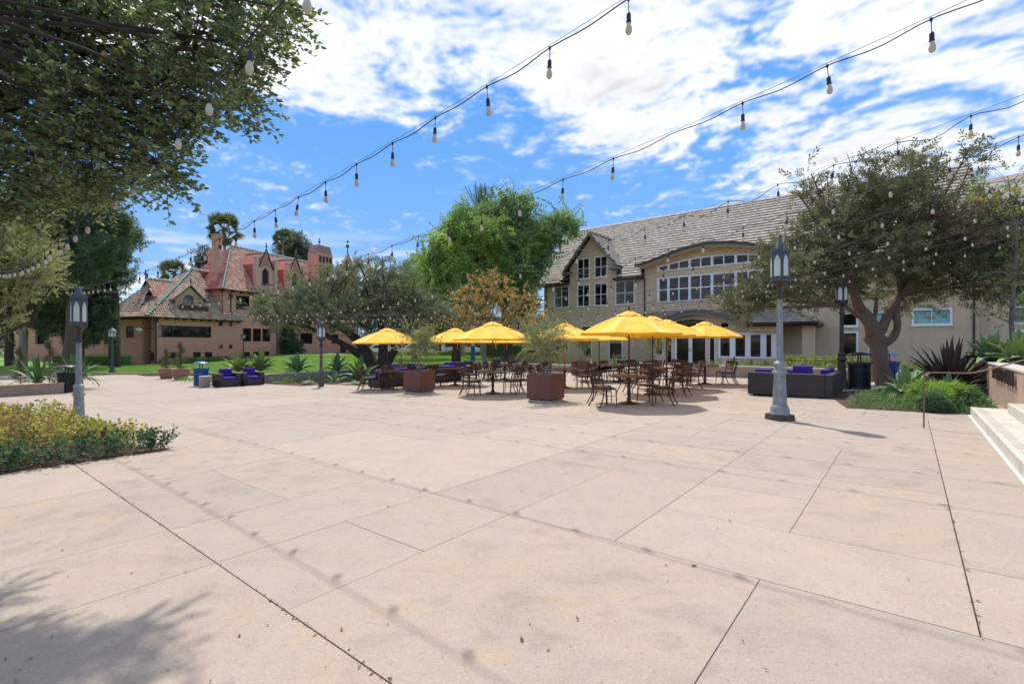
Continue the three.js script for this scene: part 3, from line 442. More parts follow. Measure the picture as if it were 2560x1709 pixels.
  // canopy eave, arch and hip
  put([box(7.3, 0.14, 0.06, -4.7 - 7.3 / 2 + 2.96, cE[1] - 0.06, cE[0] + .02).scale(1, 1, 1), rbox(4.4, 0.1, 0.12, -6.9, cE[1] - 0.0, cE[0] + .1, 0.03, 1), box(0.06, 0.16, 2.75, -4.68, cE[1] - .05, 1.38), box(4.4, 0.05, 2.7, -6.9, cE[1] - .16, 1.37)].slice(1), M.bronze, 'canopy_gutter', lib);
  put(uvBox(box(1.9, 0.46, 0.2, -8.1, 2.62, cE[0] - .6), 0.5), M.stucco, 'canopy_beam', lib);
  put(uvBox(box(0.75, 3.5, 0.3, -5.3, 1.0, 2.0), 0.5), M.stucco, 'pier', lib);
  { const L = [], U = []; for (let i = 0; i < 22; i++) { const a = lerp(-16.5, -9.0, i / 22), b = lerp(-16.5, -9.0, (i + 1) / 22), ya = canopyArch(a), yb = canopyArch(b); L.push(extr(poly([[a, ya - .02], [b, yb - .02], [b, yb + .22], [a, ya + .22]]), 2.6).translate(0, 0, 0.25)); U.push(extr(poly([[a, ya - .20], [b, yb - .20], [b, yb - .022], [a, ya - .022]]), 0.9).translate(0, 0, 1.90)); } put(L, mat([0.13, 0.085, 0.075], 0.6), 'arch_fascia', lib); put(U, M.copper, 'arch_soffit', lib); }
  put([box(1.2, 0.14, 0.08, -17.0, cE[1] - .04, cE[0])], M.bronze, 'canopy_gutter', lib);
  put(quads([[[-9.0, cE[1] + .02, cE[0]], [-4.75, cE[1] + .02, cE[0]], [-7.35, 4.19, 0.02], [-9.0, 4.19, 0.02]], [[-17.6, cE[1] + .02, cE[0]], [-16.5, cE[1] + .02, cE[0]], [-16.5, 4.19, 0.02], [-17.6, 4.19, 0.02]], [[-4.75, cE[1] + .02, cE[0]], [-4.75, cE[1] + .02, 0.02], [-7.35, 4.19, 0.02], [-7.35, 4.19, 0.02]]]), M.bronze, 'canopy_deck', lib);
  // ---- set-back wing beyond the rain pipe
  put(uvBox(extr(poly([[2.6, Y0], [16, Y0], [16, 9], [2.6, 9]], [rect(4.6, 2.7, 6.2, 3.8), rect(4.6, 0.6, 6.4, 2.35), rect(5.2, 4.9, 6.8, 6.8), rect(7.6, 4.9, 9.0, 6.8), rect(7.4, 0.6, 9.0, 2.35)]), 0.25).translate(0, 0, -0.9), 0.5), M.stucco, 'wing_wall', lib);
  for (const [a, b, c, d, k] of [[4.6, 6.2, 2.7, 3.8, 0], [4.6, 6.4, 0.6, 2.35, 1], [5.2, 6.8, 4.9, 6.8, 0], [7.6, 9.0, 4.9, 6.8, 0], [7.4, 9.0, 0.6, 2.35, 1]]) win(lib, a, b, c, d, 1, 1, -0.65, { fw: 0.13, blind: k ? M.blind : M.interior });
  put([box(12.6, 0.2, 0.3, 9.7, 9.1, -0.55)], M.bronze, 'wing_eave', lib);
  put(uvBox(extr(poly([[-0.3, 9.1], [-4.0, 12.4], [-4.0, 12.2], [-0.6, 9.1]]), 12.6).rotateY(-Math.PI / 2).translate(16, 0, 0), 0.6), tileMats[1], 'wing_roof', lib);
}
// ================================================================ THE PINK HOUSE WITH THE BARREL-TILED ROOFS
M.pink = mat([0.71, 0.345, 0.245], 0.92, { map: stuccoTex, bumpMap: bumpGrain, bumpScale: 0.006 });
M.pinkPale = mat([0.72, 0.43, 0.34], 0.9, { map: stuccoTex });
M.darkFrame = mat([0.022, 0.024, 0.03], 0.5);
M.darkWood = mat([0.055, 0.035, 0.028], 0.7);
M.patina = mat([0.40, 0.50, 0.40], 0.7, { map: stuccoTex });
M.patinaDark = mat([0.10, 0.19, 0.16], 0.6, { map: stuccoTex });
M.dark = mat([0.02, 0.02, 0.022], 0.8);
const barrelGeo = (w = 0.27, l = 0.46, h = 0.085) => { const p = [], n = 4, at = (i, y, z0) => { const t = i / n * Math.PI; return [w * (0.5 - 0.5 * Math.cos(t)), y, z0 + h * Math.sin(t)]; }; for (let i = 0; i < n; i++) { const a = at(i, 0, 0.03), b = at(i + 1, 0, 0.03), c = at(i + 1, l, 0), d = at(i, l, 0); p.push(...a, ...b, ...c, ...a, ...c, ...d); if (i > 0 && i < n - 1) p.push(...at(0, 0, 0.03), ...b, ...a); } const g = new THREE.BufferGeometry(); g.setAttribute('position', new THREE.Float32BufferAttribute(p, 3)); g.computeVertexNormals(); return plain(g); };
const BG = barrelGeo();
function barrelSlope(o, ax, up, pg, cols, seed, list, lcol) {       // pg in (x along, s up-slope)
  const n = ax.clone().cross(up).normalize(), r = rng(seed), xs = pg.map((p) => p[0]), ss = pg.map((p) => p[1]), st = 0.40, wd = 0.285;
  for (let s = Math.min(...ss); s < Math.max(...ss); s += st) for (let x = Math.min(...xs); x < Math.max(...xs); x += wd) {
    if (!inPoly(pg, x + wd / 2, s + st / 2)) continue;
    const m = new THREE.Matrix4().makeBasis(ax, up, n).setPosition(o.clone().addScaledVector(ax, x).addScaledVector(up, s + (r() - .5) * 0.02).addScaledVector(n, r() * 0.012)); list.push(BG.clone().applyMatrix4(m));
    const patch = 0.5 + 0.5 * n2(x * 0.35 + seed, s * 0.35), c = cols[Math.floor(clamp(r() * 0.85 + patch * 0.15, 0, 0.999) * cols.length)], k = 0.9 + r() * 0.2; for (let i = 0; i < BG.attributes.position.count; i++) lcol.push(c[0] * k, c[1] * k, c[2] * k);
  }
}
{
  const cosH = 0.3279, sinH = 0.9447, hs = thing('pink_house', 'pink stucco mansion with steep barrel tiled roofs, gothic dormers and chimneys', 'house', [-39.7, 0, -53.7], Math.atan2(sinH, cosH));   // local x along the long face, z out of it
  const G = -1.1, L3 = (a, h, b) => new THREE.Vector3(a, h, -b);
  const wn = (a, b, c, d, cols = 1, rows = 2) => [a, b, c, d, cols, rows];
  const low = [wn(0.4, 6.85, 2.18, 3.54, 4, 1), wn(7.9, 8.43, 3.68, 4.32, 1, 1), wn(7.88, 8.43, 0.8, 1.28, 1, 1), wn(9.33, 9.85, 3.68, 4.32, 1, 1), wn(9.33, 9.88, 0.8, 1.28, 1, 1), wn(1.45, 2.4, -0.28, 0.45, 1, 1), wn(4.47, 5.45, -0.3, 0.43, 1, 1), wn(5.97, 6.98, -0.3, 0.41, 1, 1), wn(11.6, 12.6, -0.3, 0.31, 1, 1), wn(13.15, 14.23, -0.32, 0.3, 1, 1), wn(14.83, 15.9, -0.32, 0.3, 1, 1), wn(11.46, 12.81, 1.72, 3.5), wn(13.06, 14.43, 1.72, 3.5), wn(14.66, 16.05, 1.72, 3.5), wn(10.38, 12.49, 5.98, 7.8, 1, 1), wn(21.8, 24.4, 1.38, 3.05, 3, 1), wn(28.9, 30.6, 1.36, 2.9, 2, 1), wn(14.3, 15.4, 5.8, 7.5, 1, 2)];
  put(uvBox(extr(poly([[0, G], [36, G], [36, 8.3], [8.5, 8.3], [8.5, 4.45], [0, 4.45]], [...low.map(([a, b, c, d]) => rect(a, c, b, d)), rect(31.05, G + .02, 32.7, 1.46)]), 0.25).translate(0, 0, -0.25), 0.4), M.pink, 'wall', hs);
  for (const [a, b, c, d, n, m] of low) win(hs, a, b, c, d, n, m, 0, { mat: M.darkFrame, fw: 0.07, proud: -0.04 });
  put(box(1.65, 2.6, 0.1, 31.87, 0.2, -0.2), M.dark, 'door', hs);
  put(uvBox(merge([extr(poly([[0, 4.0], [8, 4.0], [8, 8.3], [0, 8.3]]), 0.25).rotateY(Math.PI / 2).translate(8.5, 0, -0.01), box(0.25, 9.4, 8, 35.8, 3.6, -4), box(27, 9.4, 0.25, 22, 3.6, -8)]), 0.4), M.pink, 'wall', hs);
  // end of the low wing, facing the plaza: pier, recess, bay
  const ew = (a, b0, b1, hl) => extr(poly([[b0, G], [b1, G], [b1, 4.5], [b0, 4.5]], hl), 0.25).rotateY(Math.PI / 2).translate(a, 0, 0);
  put(uvBox(merge([ew(0.0, 0.05, 0.55, []), ew(0.9, 0.55, 1.9, [rect(0.95, 2.18, 1.66, 3.5)]), ew(0.0, 1.9, 6.1, [rect(3.38, 2.12, 4.64, 3.46)]), box(0.9, 5.6, 0.25, 0.45, 1.7, -1.95), box(0.9, 5.6, 0.2, 0.45, 1.7, -0.5), extr(poly([[0, G], [3.2, G], [3.2, 4.5], [0, 4.5]]), 0.25).rotateY(Math.PI / 4).translate(0, 0, -6.1), box(6, 5.6, 0.25, 5.2, 1.7, -8.3)]), 0.4), M.pink, 'wall', hs);
  const rotw = (a, b0, b1, y0, y1, m, n) => { const f = win(hs, -b1, -b0, y0, y1, m, n, 0, { mat: M.darkFrame, fw: 0.08, proud: 0 }); f.applyMatrix4(new THREE.Matrix4().makeRotationY(-Math.PI / 2).premultiply(new THREE.Matrix4().makeTranslation(a, 0, 0))); f.applyMatrix4(new THREE.Matrix4()); return f; };
  // windows on the end face look along -x: turned so that local z points to -x
  for (const [a, b0, b1, y0, y1] of [[0.0, 3.38, 4.64, 2.12, 3.46], [0.9, 0.95, 1.66, 2.18, 3.5]]) { const f = win(hs, b0, b1, y0, y1, 1, 2, 0, { mat: M.darkFrame, fw: 0.08, proud: 0.02 }); f.rotation.y = -Math.PI / 2; f.scale.set(-1, 1, 1); f.position.set(a, 0, 0); f.scale.set(1, 1, 1); f.position.z = -(b0 + b1); }
  put(box(0.1, 2.6, 0.6, 0.85, 0.1, -1.3), M.dark, 'side_door', hs); put(box(0.12, 0.9, 0.35, -0.06, 0.0, -0.3), M.dark, 'vent', hs);
  // ---- roofs
  const T = [], C = [], tan = [[0.40, 0.27, 0.185], [0.44, 0.31, 0.22], [0.36, 0.225, 0.155], [0.47, 0.35, 0.26], [0.33, 0.19, 0.135]], red = [[0.46, 0.255, 0.18], [0.50, 0.30, 0.22], [0.43, 0.21, 0.145], [0.53, 0.34, 0.26], [0.42, 0.20, 0.145]], brick = [[0.38, 0.13, 0.09], [0.42, 0.155, 0.11], [0.35, 0.115, 0.08]];
  const under = []; const face = (o, ax, up, pg, cols, seed) => { barrelSlope(o, ax, up, pg, cols, seed, T, C); const n = ax.clone().cross(up).normalize(); under.push(new THREE.ShapeGeometry(poly(pg)).applyMatrix4(new THREE.Matrix4().makeBasis(ax, up, n).setPosition(o.clone().addScaledVector(n, -0.01)))); };
  const X = new THREE.Vector3(1, 0, 0), upTo = (p, q) => q.clone().sub(p).normalize();
  { const u = upTo(L3(0, 8.35, -0.6), L3(0, 14.95, 4)), s = Math.hypot(4.6, 6.6); face(L3(0, 8.35, -0.6), X, u, [[7.9, 0], [30.5, 0], [29, s], [13.1, s]], red, 1); }          // main, long face
  { const u = upTo(L3(7.9, 8.35, 0), L3(13.1, 14.95, 0)), s = Math.hypot(5.2, 6.6); face(L3(7.9, 8.35, 0), new THREE.Vector3(0, 0, 1), u, [[-8.6, 0], [0.6, 0], [-4, s]], brick, 2); }   // main, hipped end
  { const u = upTo(L3(0, 4.4, -0.5), L3(0, 10.9, 4.3)), s = Math.hypot(4.8, 6.5); face(L3(0, 4.4, -0.5), X, u, [[-1.2, 0], [11, 0], [9.8, 0.95], [8.55, 0.95], [8.55, s], [7.6, s]], tan, 3); }
  { const u = upTo(L3(-1.2, 4.4, 0), L3(7.6, 10.9, 0)), s = Math.hypot(8.8, 6.5); face(L3(-1.2, 4.4, 0), new THREE.Vector3(0, 0, 1), u, [[-9.2, 0], [0.5, 0], [-4.3, s]], tan, 4); }
  { const u = upTo(L3(-0.6, 4.65, 0), L3(2.2, 8.1, 0)), s = Math.hypot(2.8, 3.45); face(L3(-0.7, 4.72, 0), new THREE.Vector3(0, 0, 1), u, [[-7.0, 0], [-1.6, 0], [-4.0, s], [-4.8, s]], tan, 5); const u2 = upTo(L3(0, 4.65, 7.0), L3(0, 8.1, 4.7)), s2 = Math.hypot(2.3, 3.45); face(L3(0, 4.72, 7.0), new THREE.Vector3(-1, 0, 0), u2, [[-8, 0], [0.7, 0], [-2.2, s2], [-8, s2]], tan, 6); }
  { const u = upTo(L3(0, 6.9, 2.6), L3(0, 9.05, 4.3)); face(L3(0, 6.9, 2.6), X, u, [[1.6, 0], [5.2, 0], [5.9, 2.75], [1.9, 2.75]], red, 7); const u2 = upTo(L3(0, 6.9, 6.0), L3(0, 9.05, 4.3)); face(L3(0, 6.9, 6.0), new THREE.Vector3(-1, 0, 0), u2, [[-6, 0], [-1.9, 0], [-1.9, 2.75], [-6, 2.75]], red, 8); put(uvBox(extr(poly([[2.8, 6.0], [5.8, 6.0], [5.8, 7.0], [4.3, 8.85], [2.8, 7.0]]), 0.2).rotateY(Math.PI / 2).translate(2.1, 0, 0), 0.4), M.pink, 'dormer_wall', hs); put(box(0.06, 0.95, 0.55, 2.06, 6.9, -3.9), M.dark, 'dormer_window', hs); }
  // small gabled dormer on the low roof
  { put(uvBox(extr(poly([[2.75, 5.7], [6.3, 5.7], [6.3, 6.95], [4.5, 8.25], [2.75, 6.8]], [[[3.75, 6.25], [4.98, 6.25], [4.98, 7.05], [4.37, 7.35], [3.75, 7.05]]]), 0.18).translate(0, 0, -0.75), 0.4), mat([0.62, 0.37, 0.22], 0.9, { map: stuccoTex }), 'dormer_wall', hs);
    const f = put([box(1.3, 0.08, 0.1, 4.37, 6.27, -0.6), box(0.07, 1.0, 0.1, 3.78, 6.75, -0.6), box(0.07, 1.0, 0.1, 4.95, 6.75, -0.6), box(0.06, 1.0, 0.08, 4.37, 6.78, -0.6), bar([3.75, 7.05, -0.6], [4.37, 7.37, -0.6], 0.05), bar([4.98, 7.05, -0.6], [4.37, 7.37, -0.6], 0.05)], mat([0.15, 0.2, 0.2], 0.5), 'dormer_window', hs); put(new THREE.PlaneGeometry(1.2, 1.05).translate(4.37, 6.78, -0.62), M.glass, 'pane', f);
    for (const s of [-1, 1]) { const u = upTo(new THREE.Vector3(4.5 + s * 2.15, 6.55, 0), new THREE.Vector3(4.5, 8.45, 0)); face(new THREE.Vector3(4.5 + s * 2.15, 6.55, s > 0 ? -0.4 : -3.2), new THREE.Vector3(0, 0, s > 0 ? -1 : 1), u, s > 0 ? [[0, 0], [0.6, 0], [2.5, 2.8], [0, 2.8]] : [[2.2, 0], [2.8, 0], [2.8, 2.8], [0.3, 2.8]], tan, 9 + s); put(bar([4.5 + s * 2.2, 6.48, -0.4], [4.5, 8.42, -0.4], 0.09, 0.09, 4), M.darkWood, 'barge_board', hs); }
    put(uvBox(box(3.6, 0.55, 0.12, 4.75, 5.75, -0.15), 0.5), M.darkWood, 'flower_box', hs); }
  { const g = merge(T); g.setAttribute('color', new THREE.Float32BufferAttribute(C, 3)); const t = put(g, mat([1, 1, 1], 0.85, { vertexColors: true }), 'roof_tiles', hs); t.userData = { kind: 'stuff' }; put(under.map(plain), mat([0.10, 0.05, 0.04], 0.9), 'roof_deck', hs); }
  put(quads([[[30.5, 8.35, -8.6], [7.9, 8.35, -8.6], [13.1, 14.9, -4], [29, 14.9, -4]], [[30.5, 8.35, .6], [30.5, 8.35, -8.6], [29, 14.9, -4], [29, 14.9, -4]], [[11, 4.4, -9.2], [-1.2, 4.4, -9.2], [7.6, 10.85, -4.3], [11, 10.85, -4.3]]]), M.pink, 'roof_back', hs);
  put([box(35.4, .2, 7.6, 18, 4.3, -4.1), box(27, .2, 7.6, 22.1, 8.2, -4.1), box(8, .2, 4, 4.4, 4.3, -6.4), box(35.4, .2, 7.6, 18, .95, -4.1)], mat([.32, .24, .19], .9), 'floors', hs);
  // patinated hip and ridge caps, with their knuckles
  const cap = (p, q, name = 'hip_cap') => { const d = q.clone().sub(p), n = Math.max(3, Math.round(d.length() / 0.5)), A = [], K = []; A.push(bar(p.clone().add(new THREE.Vector3(0, .05, 0)), q.clone().add(new THREE.Vector3(0, .05, 0)), 0.15, 0.15, 6)); for (let i = 0; i <= n; i++) { const c = p.clone().addScaledVector(d, i / n), e = c.clone().addScaledVector(d, 0.10 / d.length()); K.push(bar(c.add(new THREE.Vector3(0, .07, 0)), e.add(new THREE.Vector3(0, .07, 0)), 0.2, 0.19, 6)); } put(A, M.patina, name, hs); put(K, name === 'hip_cap' ? M.patinaDark : M.patina, 'cap_roll', hs); };
  cap(L3(7.9, 8.4, -0.6), L3(13.1, 15.0, 4)); cap(L3(13.1, 15.0, 4), L3(29, 15.0, 4), 'ridge_cap'); cap(L3(-1.2, 4.45, -0.5), L3(7.6, 10.95, 4.3)); cap(L3(7.6, 10.95, 4.3), L3(10.6, 10.95, 4.3), 'ridge_cap'); cap(L3(-0.7, 4.75, 7.0), L3(2.2, 8.15, 4.7)); cap(L3(1.9, 9.1, 4.3), L3(6.0, 9.1, 4.3), 'ridge_cap'); cap(L3(9.8, 5.3, 0.05), L3(11, 4.45, -0.5));
  const finial = (a, h, b, s, m = M.dark) => put([bar([a, h, -b], [a, h + s, -b], 0.05 * s + .02, 0.03), new THREE.SphereGeometry(0.14 * s + 0.03, 8, 6).translate(a, h + s * 0.62, -b), new THREE.SphereGeometry(0.09 * s + 0.02, 8, 6).translate(a, h + s, -b)], m, 'finial', hs);
  finial(13.1, 15.0, 4, 1.15, M.patinaDark); finial(7.6, 11, 4.3, 0.9); finial(1.9, 9.1, 4.3, 0.9); finial(4.5, 8.45, 0.4, 0.8, M.patinaDark);
  // eaves with rafter tails
  { const L = []; for (let a = -0.9; a < 10.8; a += 1.05) L.push(box(0.14, 0.16, 0.75, a, 4.25, 0.15)); for (let b = 0.2; b < 6.5; b += 1.05) L.push(box(0.8, 0.16, 0.14, -0.65, 4.25, -b)); for (let a = 8.3; a < 30; a += 1.4) L.push(box(0.16, 0.2, 0.6, a, 8.18, 0.25)); L.push(box(12.2, 0.06, 0.1, 4.9, 4.36, 0.48), box(0.1, 0.06, 7, -1.18, 4.36, -3), box(22, 0.08, 0.1, 19, 8.3, 0.6), box(0.1, 0.08, 9, 7.9, 8.3, -4), box(12, 0.04, 0.6, 4.9, 4.4, 0.2), box(1.2, 0.04, 7, -0.6, 4.4, -3)); put(L, M.darkWood, 'eaves', hs); }
  put([bar([0.1, G, 0.06], [0.1, 4.2, 0.06], 0.07), box(0.35, 0.3, 0.2, 0.1, 4.0, 0.1)], M.darkWood, 'downpipe', hs); put([bar([9.6, 4.6, 0.06], [9.6, 8.0, 0.06], 0.07), box(0.4, 0.35, 0.2, 9.6, 7.6, 0.1)], M.darkWood, 'downpipe', hs); put(bar([17.2, G, 0.06], [17.2, 8.0, 0.06], 0.06), M.darkWood, 'downpipe', hs);
  put(new THREE.SphereGeometry(0.28, 12, 8).scale(1.2, 0.8, 1).translate(-0.9, 3.0, -1.1), mat([0.85, 0.85, 0.82], 0.4), 'wall_lamp', hs); put(bar([-0.9, 3.0, -0.9], [0.0, 3.2, -0.3], 0.035), M.dark, 'lamp_bracket', hs);
  // gothic wall dormers
  for (const c of [15.05, 20.55]) {
    const dw = put(uvBox(extr(poly([[c - 1.75, 8.1], [c + 1.75, 8.1], [c + 1.75, 12.3], [c + 1.1, 12.5], [c, 14.3], [c - 1.1, 12.5], [c - 1.75, 12.3]], [[[c - .62, 9.8], [c + .62, 9.8], [c + .62, 11.5], [c, 12.15], [c - .62, 11.5]]]), 0.5).translate(0, 0, -0.3), 0.4), M.pinkPale, 'gothic_dormer', hs);
    for (const s of [-1, 1]) { put([rbox(0.5, 4.6, 0.5, c + s * 1.6, 10.9, 0.2, 0.05, 1), rbox(0.66, 0.25, 0.62, c + s * 1.6, 13.25, 0.2, 0.05, 1), rbox(0.62, 0.3, 0.7, c + s * 1.75, 9.0, 0.25, 0.05, 1)], M.pinkPale, 'pilaster', dw); put(bar([c + s * 1.25, 11.9, 0.3], [c, 14.6, 0.3], 0.12, 0.12, 4), M.darkWood, 'gable_trim', dw); }
    put(extr(poly([[c - .8, 12.0], [c, 13.6], [c + .8, 12.0], [c, 12.35]]), 0.06).translate(0, 0, 0.18), mat([0.42, 0.21, 0.13], 0.9), 'tracery', dw);
    put(box(1.24, 2.3, 0.06, c, 10.95, -0.1), M.dark, 'window', dw); put(box(1.5, 0.14, 0.3, c, 9.75, 0.25), M.darkWood, 'sill', dw);
    const s2 = []; for (const s of [-1, 1]) s2.push(quads([[[c + s * 1.75, 12.35, 0.1], [c + s * 1.75, 12.35, -3.2], [c, 14.2, -3.4], [c, 14.2, 0.1]], [[c + s * 1.74, 8.6, 0.1], [c + s * 1.74, 8.6, -0.2], [c + s * 1.74, 12.35, -3.2], [c + s * 1.74, 12.35, 0.1]]])); put(s2, mat([0.38, 0.11, 0.08], 0.9), 'dormer_roof', dw); put(bar([c, 14.25, 0.1], [c, 14.25, -3.3], 0.1), M.patina, 'ridge', dw); finial(c, 14.5, -0.3, 0.9, c > 18 ? M.patinaDark : M.dark);
  }
  // chimneys and the stepped tower
  { const c = thing; put(uvBox(merge([rbox(0.95, 6.4, 1.0, 9.2, 9.0, -1.9, 0.03, 1), rbox(1.08, 0.2, 1.14, 9.2, 10.6, -1.9, 0.04, 1), rbox(0.84, 4.6, 0.88, 9.2, 12.9, -1.9, 0.03, 1), rbox(1.02, 0.2, 1.06, 9.2, 15.0, -1.9, 0.04, 1), rbox(0.86, 0.4, 0.9, 9.2, 15.3, -1.9, 0.04, 1), rbox(1.0, 0.12, 1.04, 9.2, 15.55, -1.9, 0.03, 1)]), 0.4), M.pink, 'chimney', hs); put([box(0.2, 3.0, 0.1, 9.2, 13.0, -1.43), box(0.1, 3.0, 0.2, 8.75, 13.0, -1.9)], M.pinkPale, 'chimney_rib', hs); put([bar([9.9, 12.0, -2], [12.6, 12.6, -3.4], 0.05), bar([9.9, 10.4, -2], [11.2, 10.7, -3.2], 0.05)], M.dark, 'chimney_stay', hs); }
  put(uvBox(merge([rbox(1.6, 3.0, 1.4, 14.5, 13.5, -8.5, 0.05, 1), rbox(1.9, 0.4, 1.7, 14.5, 14.4, -8.5, 0.05, 1)]), 0.4), M.pink, 'chimney', hs);
  put(uvBox(merge([rbox(3.6, 6.5, 2.0, 27.6, 13.0, -1.2, 0.05, 1), rbox(3.9, 0.25, 2.3, 27.6, 14.2, -1.2, 0.05, 1)]), 0.4), M.pink, 'tower', hs); put(extr(poly([[25.7, 16.25], [29.5, 16.25], [29.0, 17.5], [26.2, 17.5]]), 1.6).translate(0, 0, -2.0), mat([0.36, 0.20, 0.16], 0.8), 'tower_cap', hs); for (let i = 0; i < 4; i++) put(box(0.45, 1.0, 0.1, 26.4 + i * 0.8, 15.2, -0.18), M.dark, 'tower_opening', hs); finial(27.6, 17.5, 1.4, 1.2);
  put(uvBox(extr(poly([[31, 7.5], [36, 7.5], [36, 13.5], [33.5, 17.2], [31, 13.5]]), 0.5).translate(0, 0, -0.6), 0.4), M.pink, 'end_gable', hs); finial(33.5, 17.2, 0.4, 2.2, M.patinaDark);
}
// ================================================================ TREES AND PLANTS
const UPV = new THREE.Vector3(0, 1, 0);
const leafMat = mat([1, 1, 1], 0.95, { physical: true, transmission: 0.45, thickness: 0, clearcoat: 0.35, clearcoatRoughness: 0.35 });
const leafMatSoft = mat([1, 1, 1], 0.98, { physical: true, transmission: 0.50, thickness: 0 });
M.bark = mat([0.17, 0.115, 0.085], 0.95, { map: stuccoTex, bumpMap: bumpGrain, bumpScale: 0.03 });
M.barkDark = mat([0.07, 0.05, 0.04], 0.95, { bumpMap: bumpGrain, bumpScale: 0.03 });
M.barkRed = mat([0.34, 0.225, 0.165], 0.95, { map: conB, bumpMap: bumpGrain, bumpScale: 0.03 });
M.barkGrey = mat([0.26, 0.23, 0.20], 0.95, { bumpMap: bumpGrain, bumpScale: 0.02 });
function blade(len, w, fold = 0.25, bend = 0.0, seg = 1) {            // a leaf from the origin along +y, faces along z
  const p = [], rows = []; for (let i = 0; i <= seg * 2; i++) { const t = i / (seg * 2), hw = w / 2 * Math.sin(Math.PI * Math.pow(t, 0.8)) , y = len * t, z = -bend * len * t * t; rows.push([y, hw, z]); }
  for (let i = 0; i < rows.length - 1; i++) { const [y0, w0, z0] = rows[i], [y1, w1, z1] = rows[i + 1]; for (const s of [-1, 1]) { const a = [0, y0, z0], b = [s * w0, y0, z0 + fold * w0], c = [s * w1, y1, z1 + fold * w1], d = [0, y1, z1]; const t1 = [a, b, c], t2 = [a, c, d]; if (s < 0) { t1.reverse(); t2.reverse(); } if (w0 > 1e-5) p.push(...t1.flat()); if (w1 > 1e-5 || w0 > 1e-5) p.push(...t2.flat()); } }
  const g = new THREE.BufferGeometry(); g.setAttribute('position', new THREE.Float32BufferAttribute(p, 3)); g.computeVertexNormals(); return plain(g);
}
const diamond = (len, w) => { const g = new THREE.BufferGeometry(); g.setAttribute('position', new THREE.Float32BufferAttribute([0, 0, 0, w / 2, len * .45, w * .14, 0, len, -len * .1, 0, 0, 0, 0, len, -len * .1, -w / 2, len * .45, w * .14], 3)); g.computeVertexNormals(); return plain(g); };
function orient(g, pos, dir, roll) { const q = new THREE.Quaternion().setFromUnitVectors(UPV, dir.clone().normalize()), q2 = new THREE.Quaternion().setFromAxisAngle(UPV, roll); return g.clone().applyQuaternion(q2).applyQuaternion(q).translate(pos.x, pos.y, pos.z); }
function sprig(kind, seed) {
  const r = rng(seed), L = [], v = (x, y, z) => new THREE.Vector3(x, y, z);
  if (kind === 'oak') for (let i = 0; i < 13; i++) { const t = i / 12, a = i * 2.4; L.push(orient(diamond(0.085 + r() * 0.03, 0.042), v(Math.cos(a) * .01, t * 0.30, Math.sin(a) * .01), v(Math.cos(a), 0.5 + r() * 0.9, Math.sin(a)), r() * 6)); }
  if (kind === 'olive') for (let i = 0; i < 22; i++) { const t = i / 21, a = i * 2.6 + r(); L.push(orient(diamond(0.060 + r() * 0.02, 0.0155), v(0, t * 0.32, 0), v(Math.cos(a), 0.9 + r() * 0.7, Math.sin(a)), r() * 6)); }
  if (kind === 'feather') for (let f = 0; f < 3; f++) { const az = f * 2.1 + r(), bx = Math.cos(az), bz = Math.sin(az); for (let i = 1; i < 11; i++) { const t = i / 10, p = v(bx * t * 0.55, t * 0.28 - t * t * 0.42, bz * t * 0.55); for (const s of [-1, 1]) L.push(orient(diamond(0.17 * (1.15 - t * 0.6), 0.042), p, v(-bz * s + bx * .5, -0.25 + r() * .3, bx * s + bz * .5), r() * 2)); } }
  if (kind === 'needle') for (let i = 0; i < 26; i++) { const a = r() * 6.28, el = -0.3 + r() * 1.5, d = v(Math.cos(a), el, Math.sin(a)); L.push(orient(diamond(0.30 + r() * 0.12, 0.016), v(0, r() * 0.12, 0), d, r() * 6)); }
  if (kind === 'broad') for (let i = 0; i < 9; i++) { const t = i / 8, a = i * 2.4; L.push(orient(blade(0.075 + r() * 0.03, 0.062, 0.3, 0.25), v(0, t * 0.34, 0), v(Math.cos(a), 0.1 + r() * 0.8, Math.sin(a)), r() * 6)); }
  if (kind === 'fine') for (let i = 0; i < 20; i++) { const t = i / 19, a = i * 2.4; L.push(orient(diamond(0.045 + r() * 0.015, 0.026), v(0, t * 0.36, 0), v(Math.cos(a), 0.5 + r() * 0.8, Math.sin(a)), r() * 6)); }
  if (kind !== 'needle' && kind !== 'feather') L.push(plain(bar([0, 0, 0], [0, 0.3, 0], 0.004, 0.002, 3)));
  return merge(L);
}
const SPR = {}; for (const k of ['oak', 'olive', 'feather', 'needle', 'broad', 'fine']) SPR[k] = sprig(k, 61 + k.length);
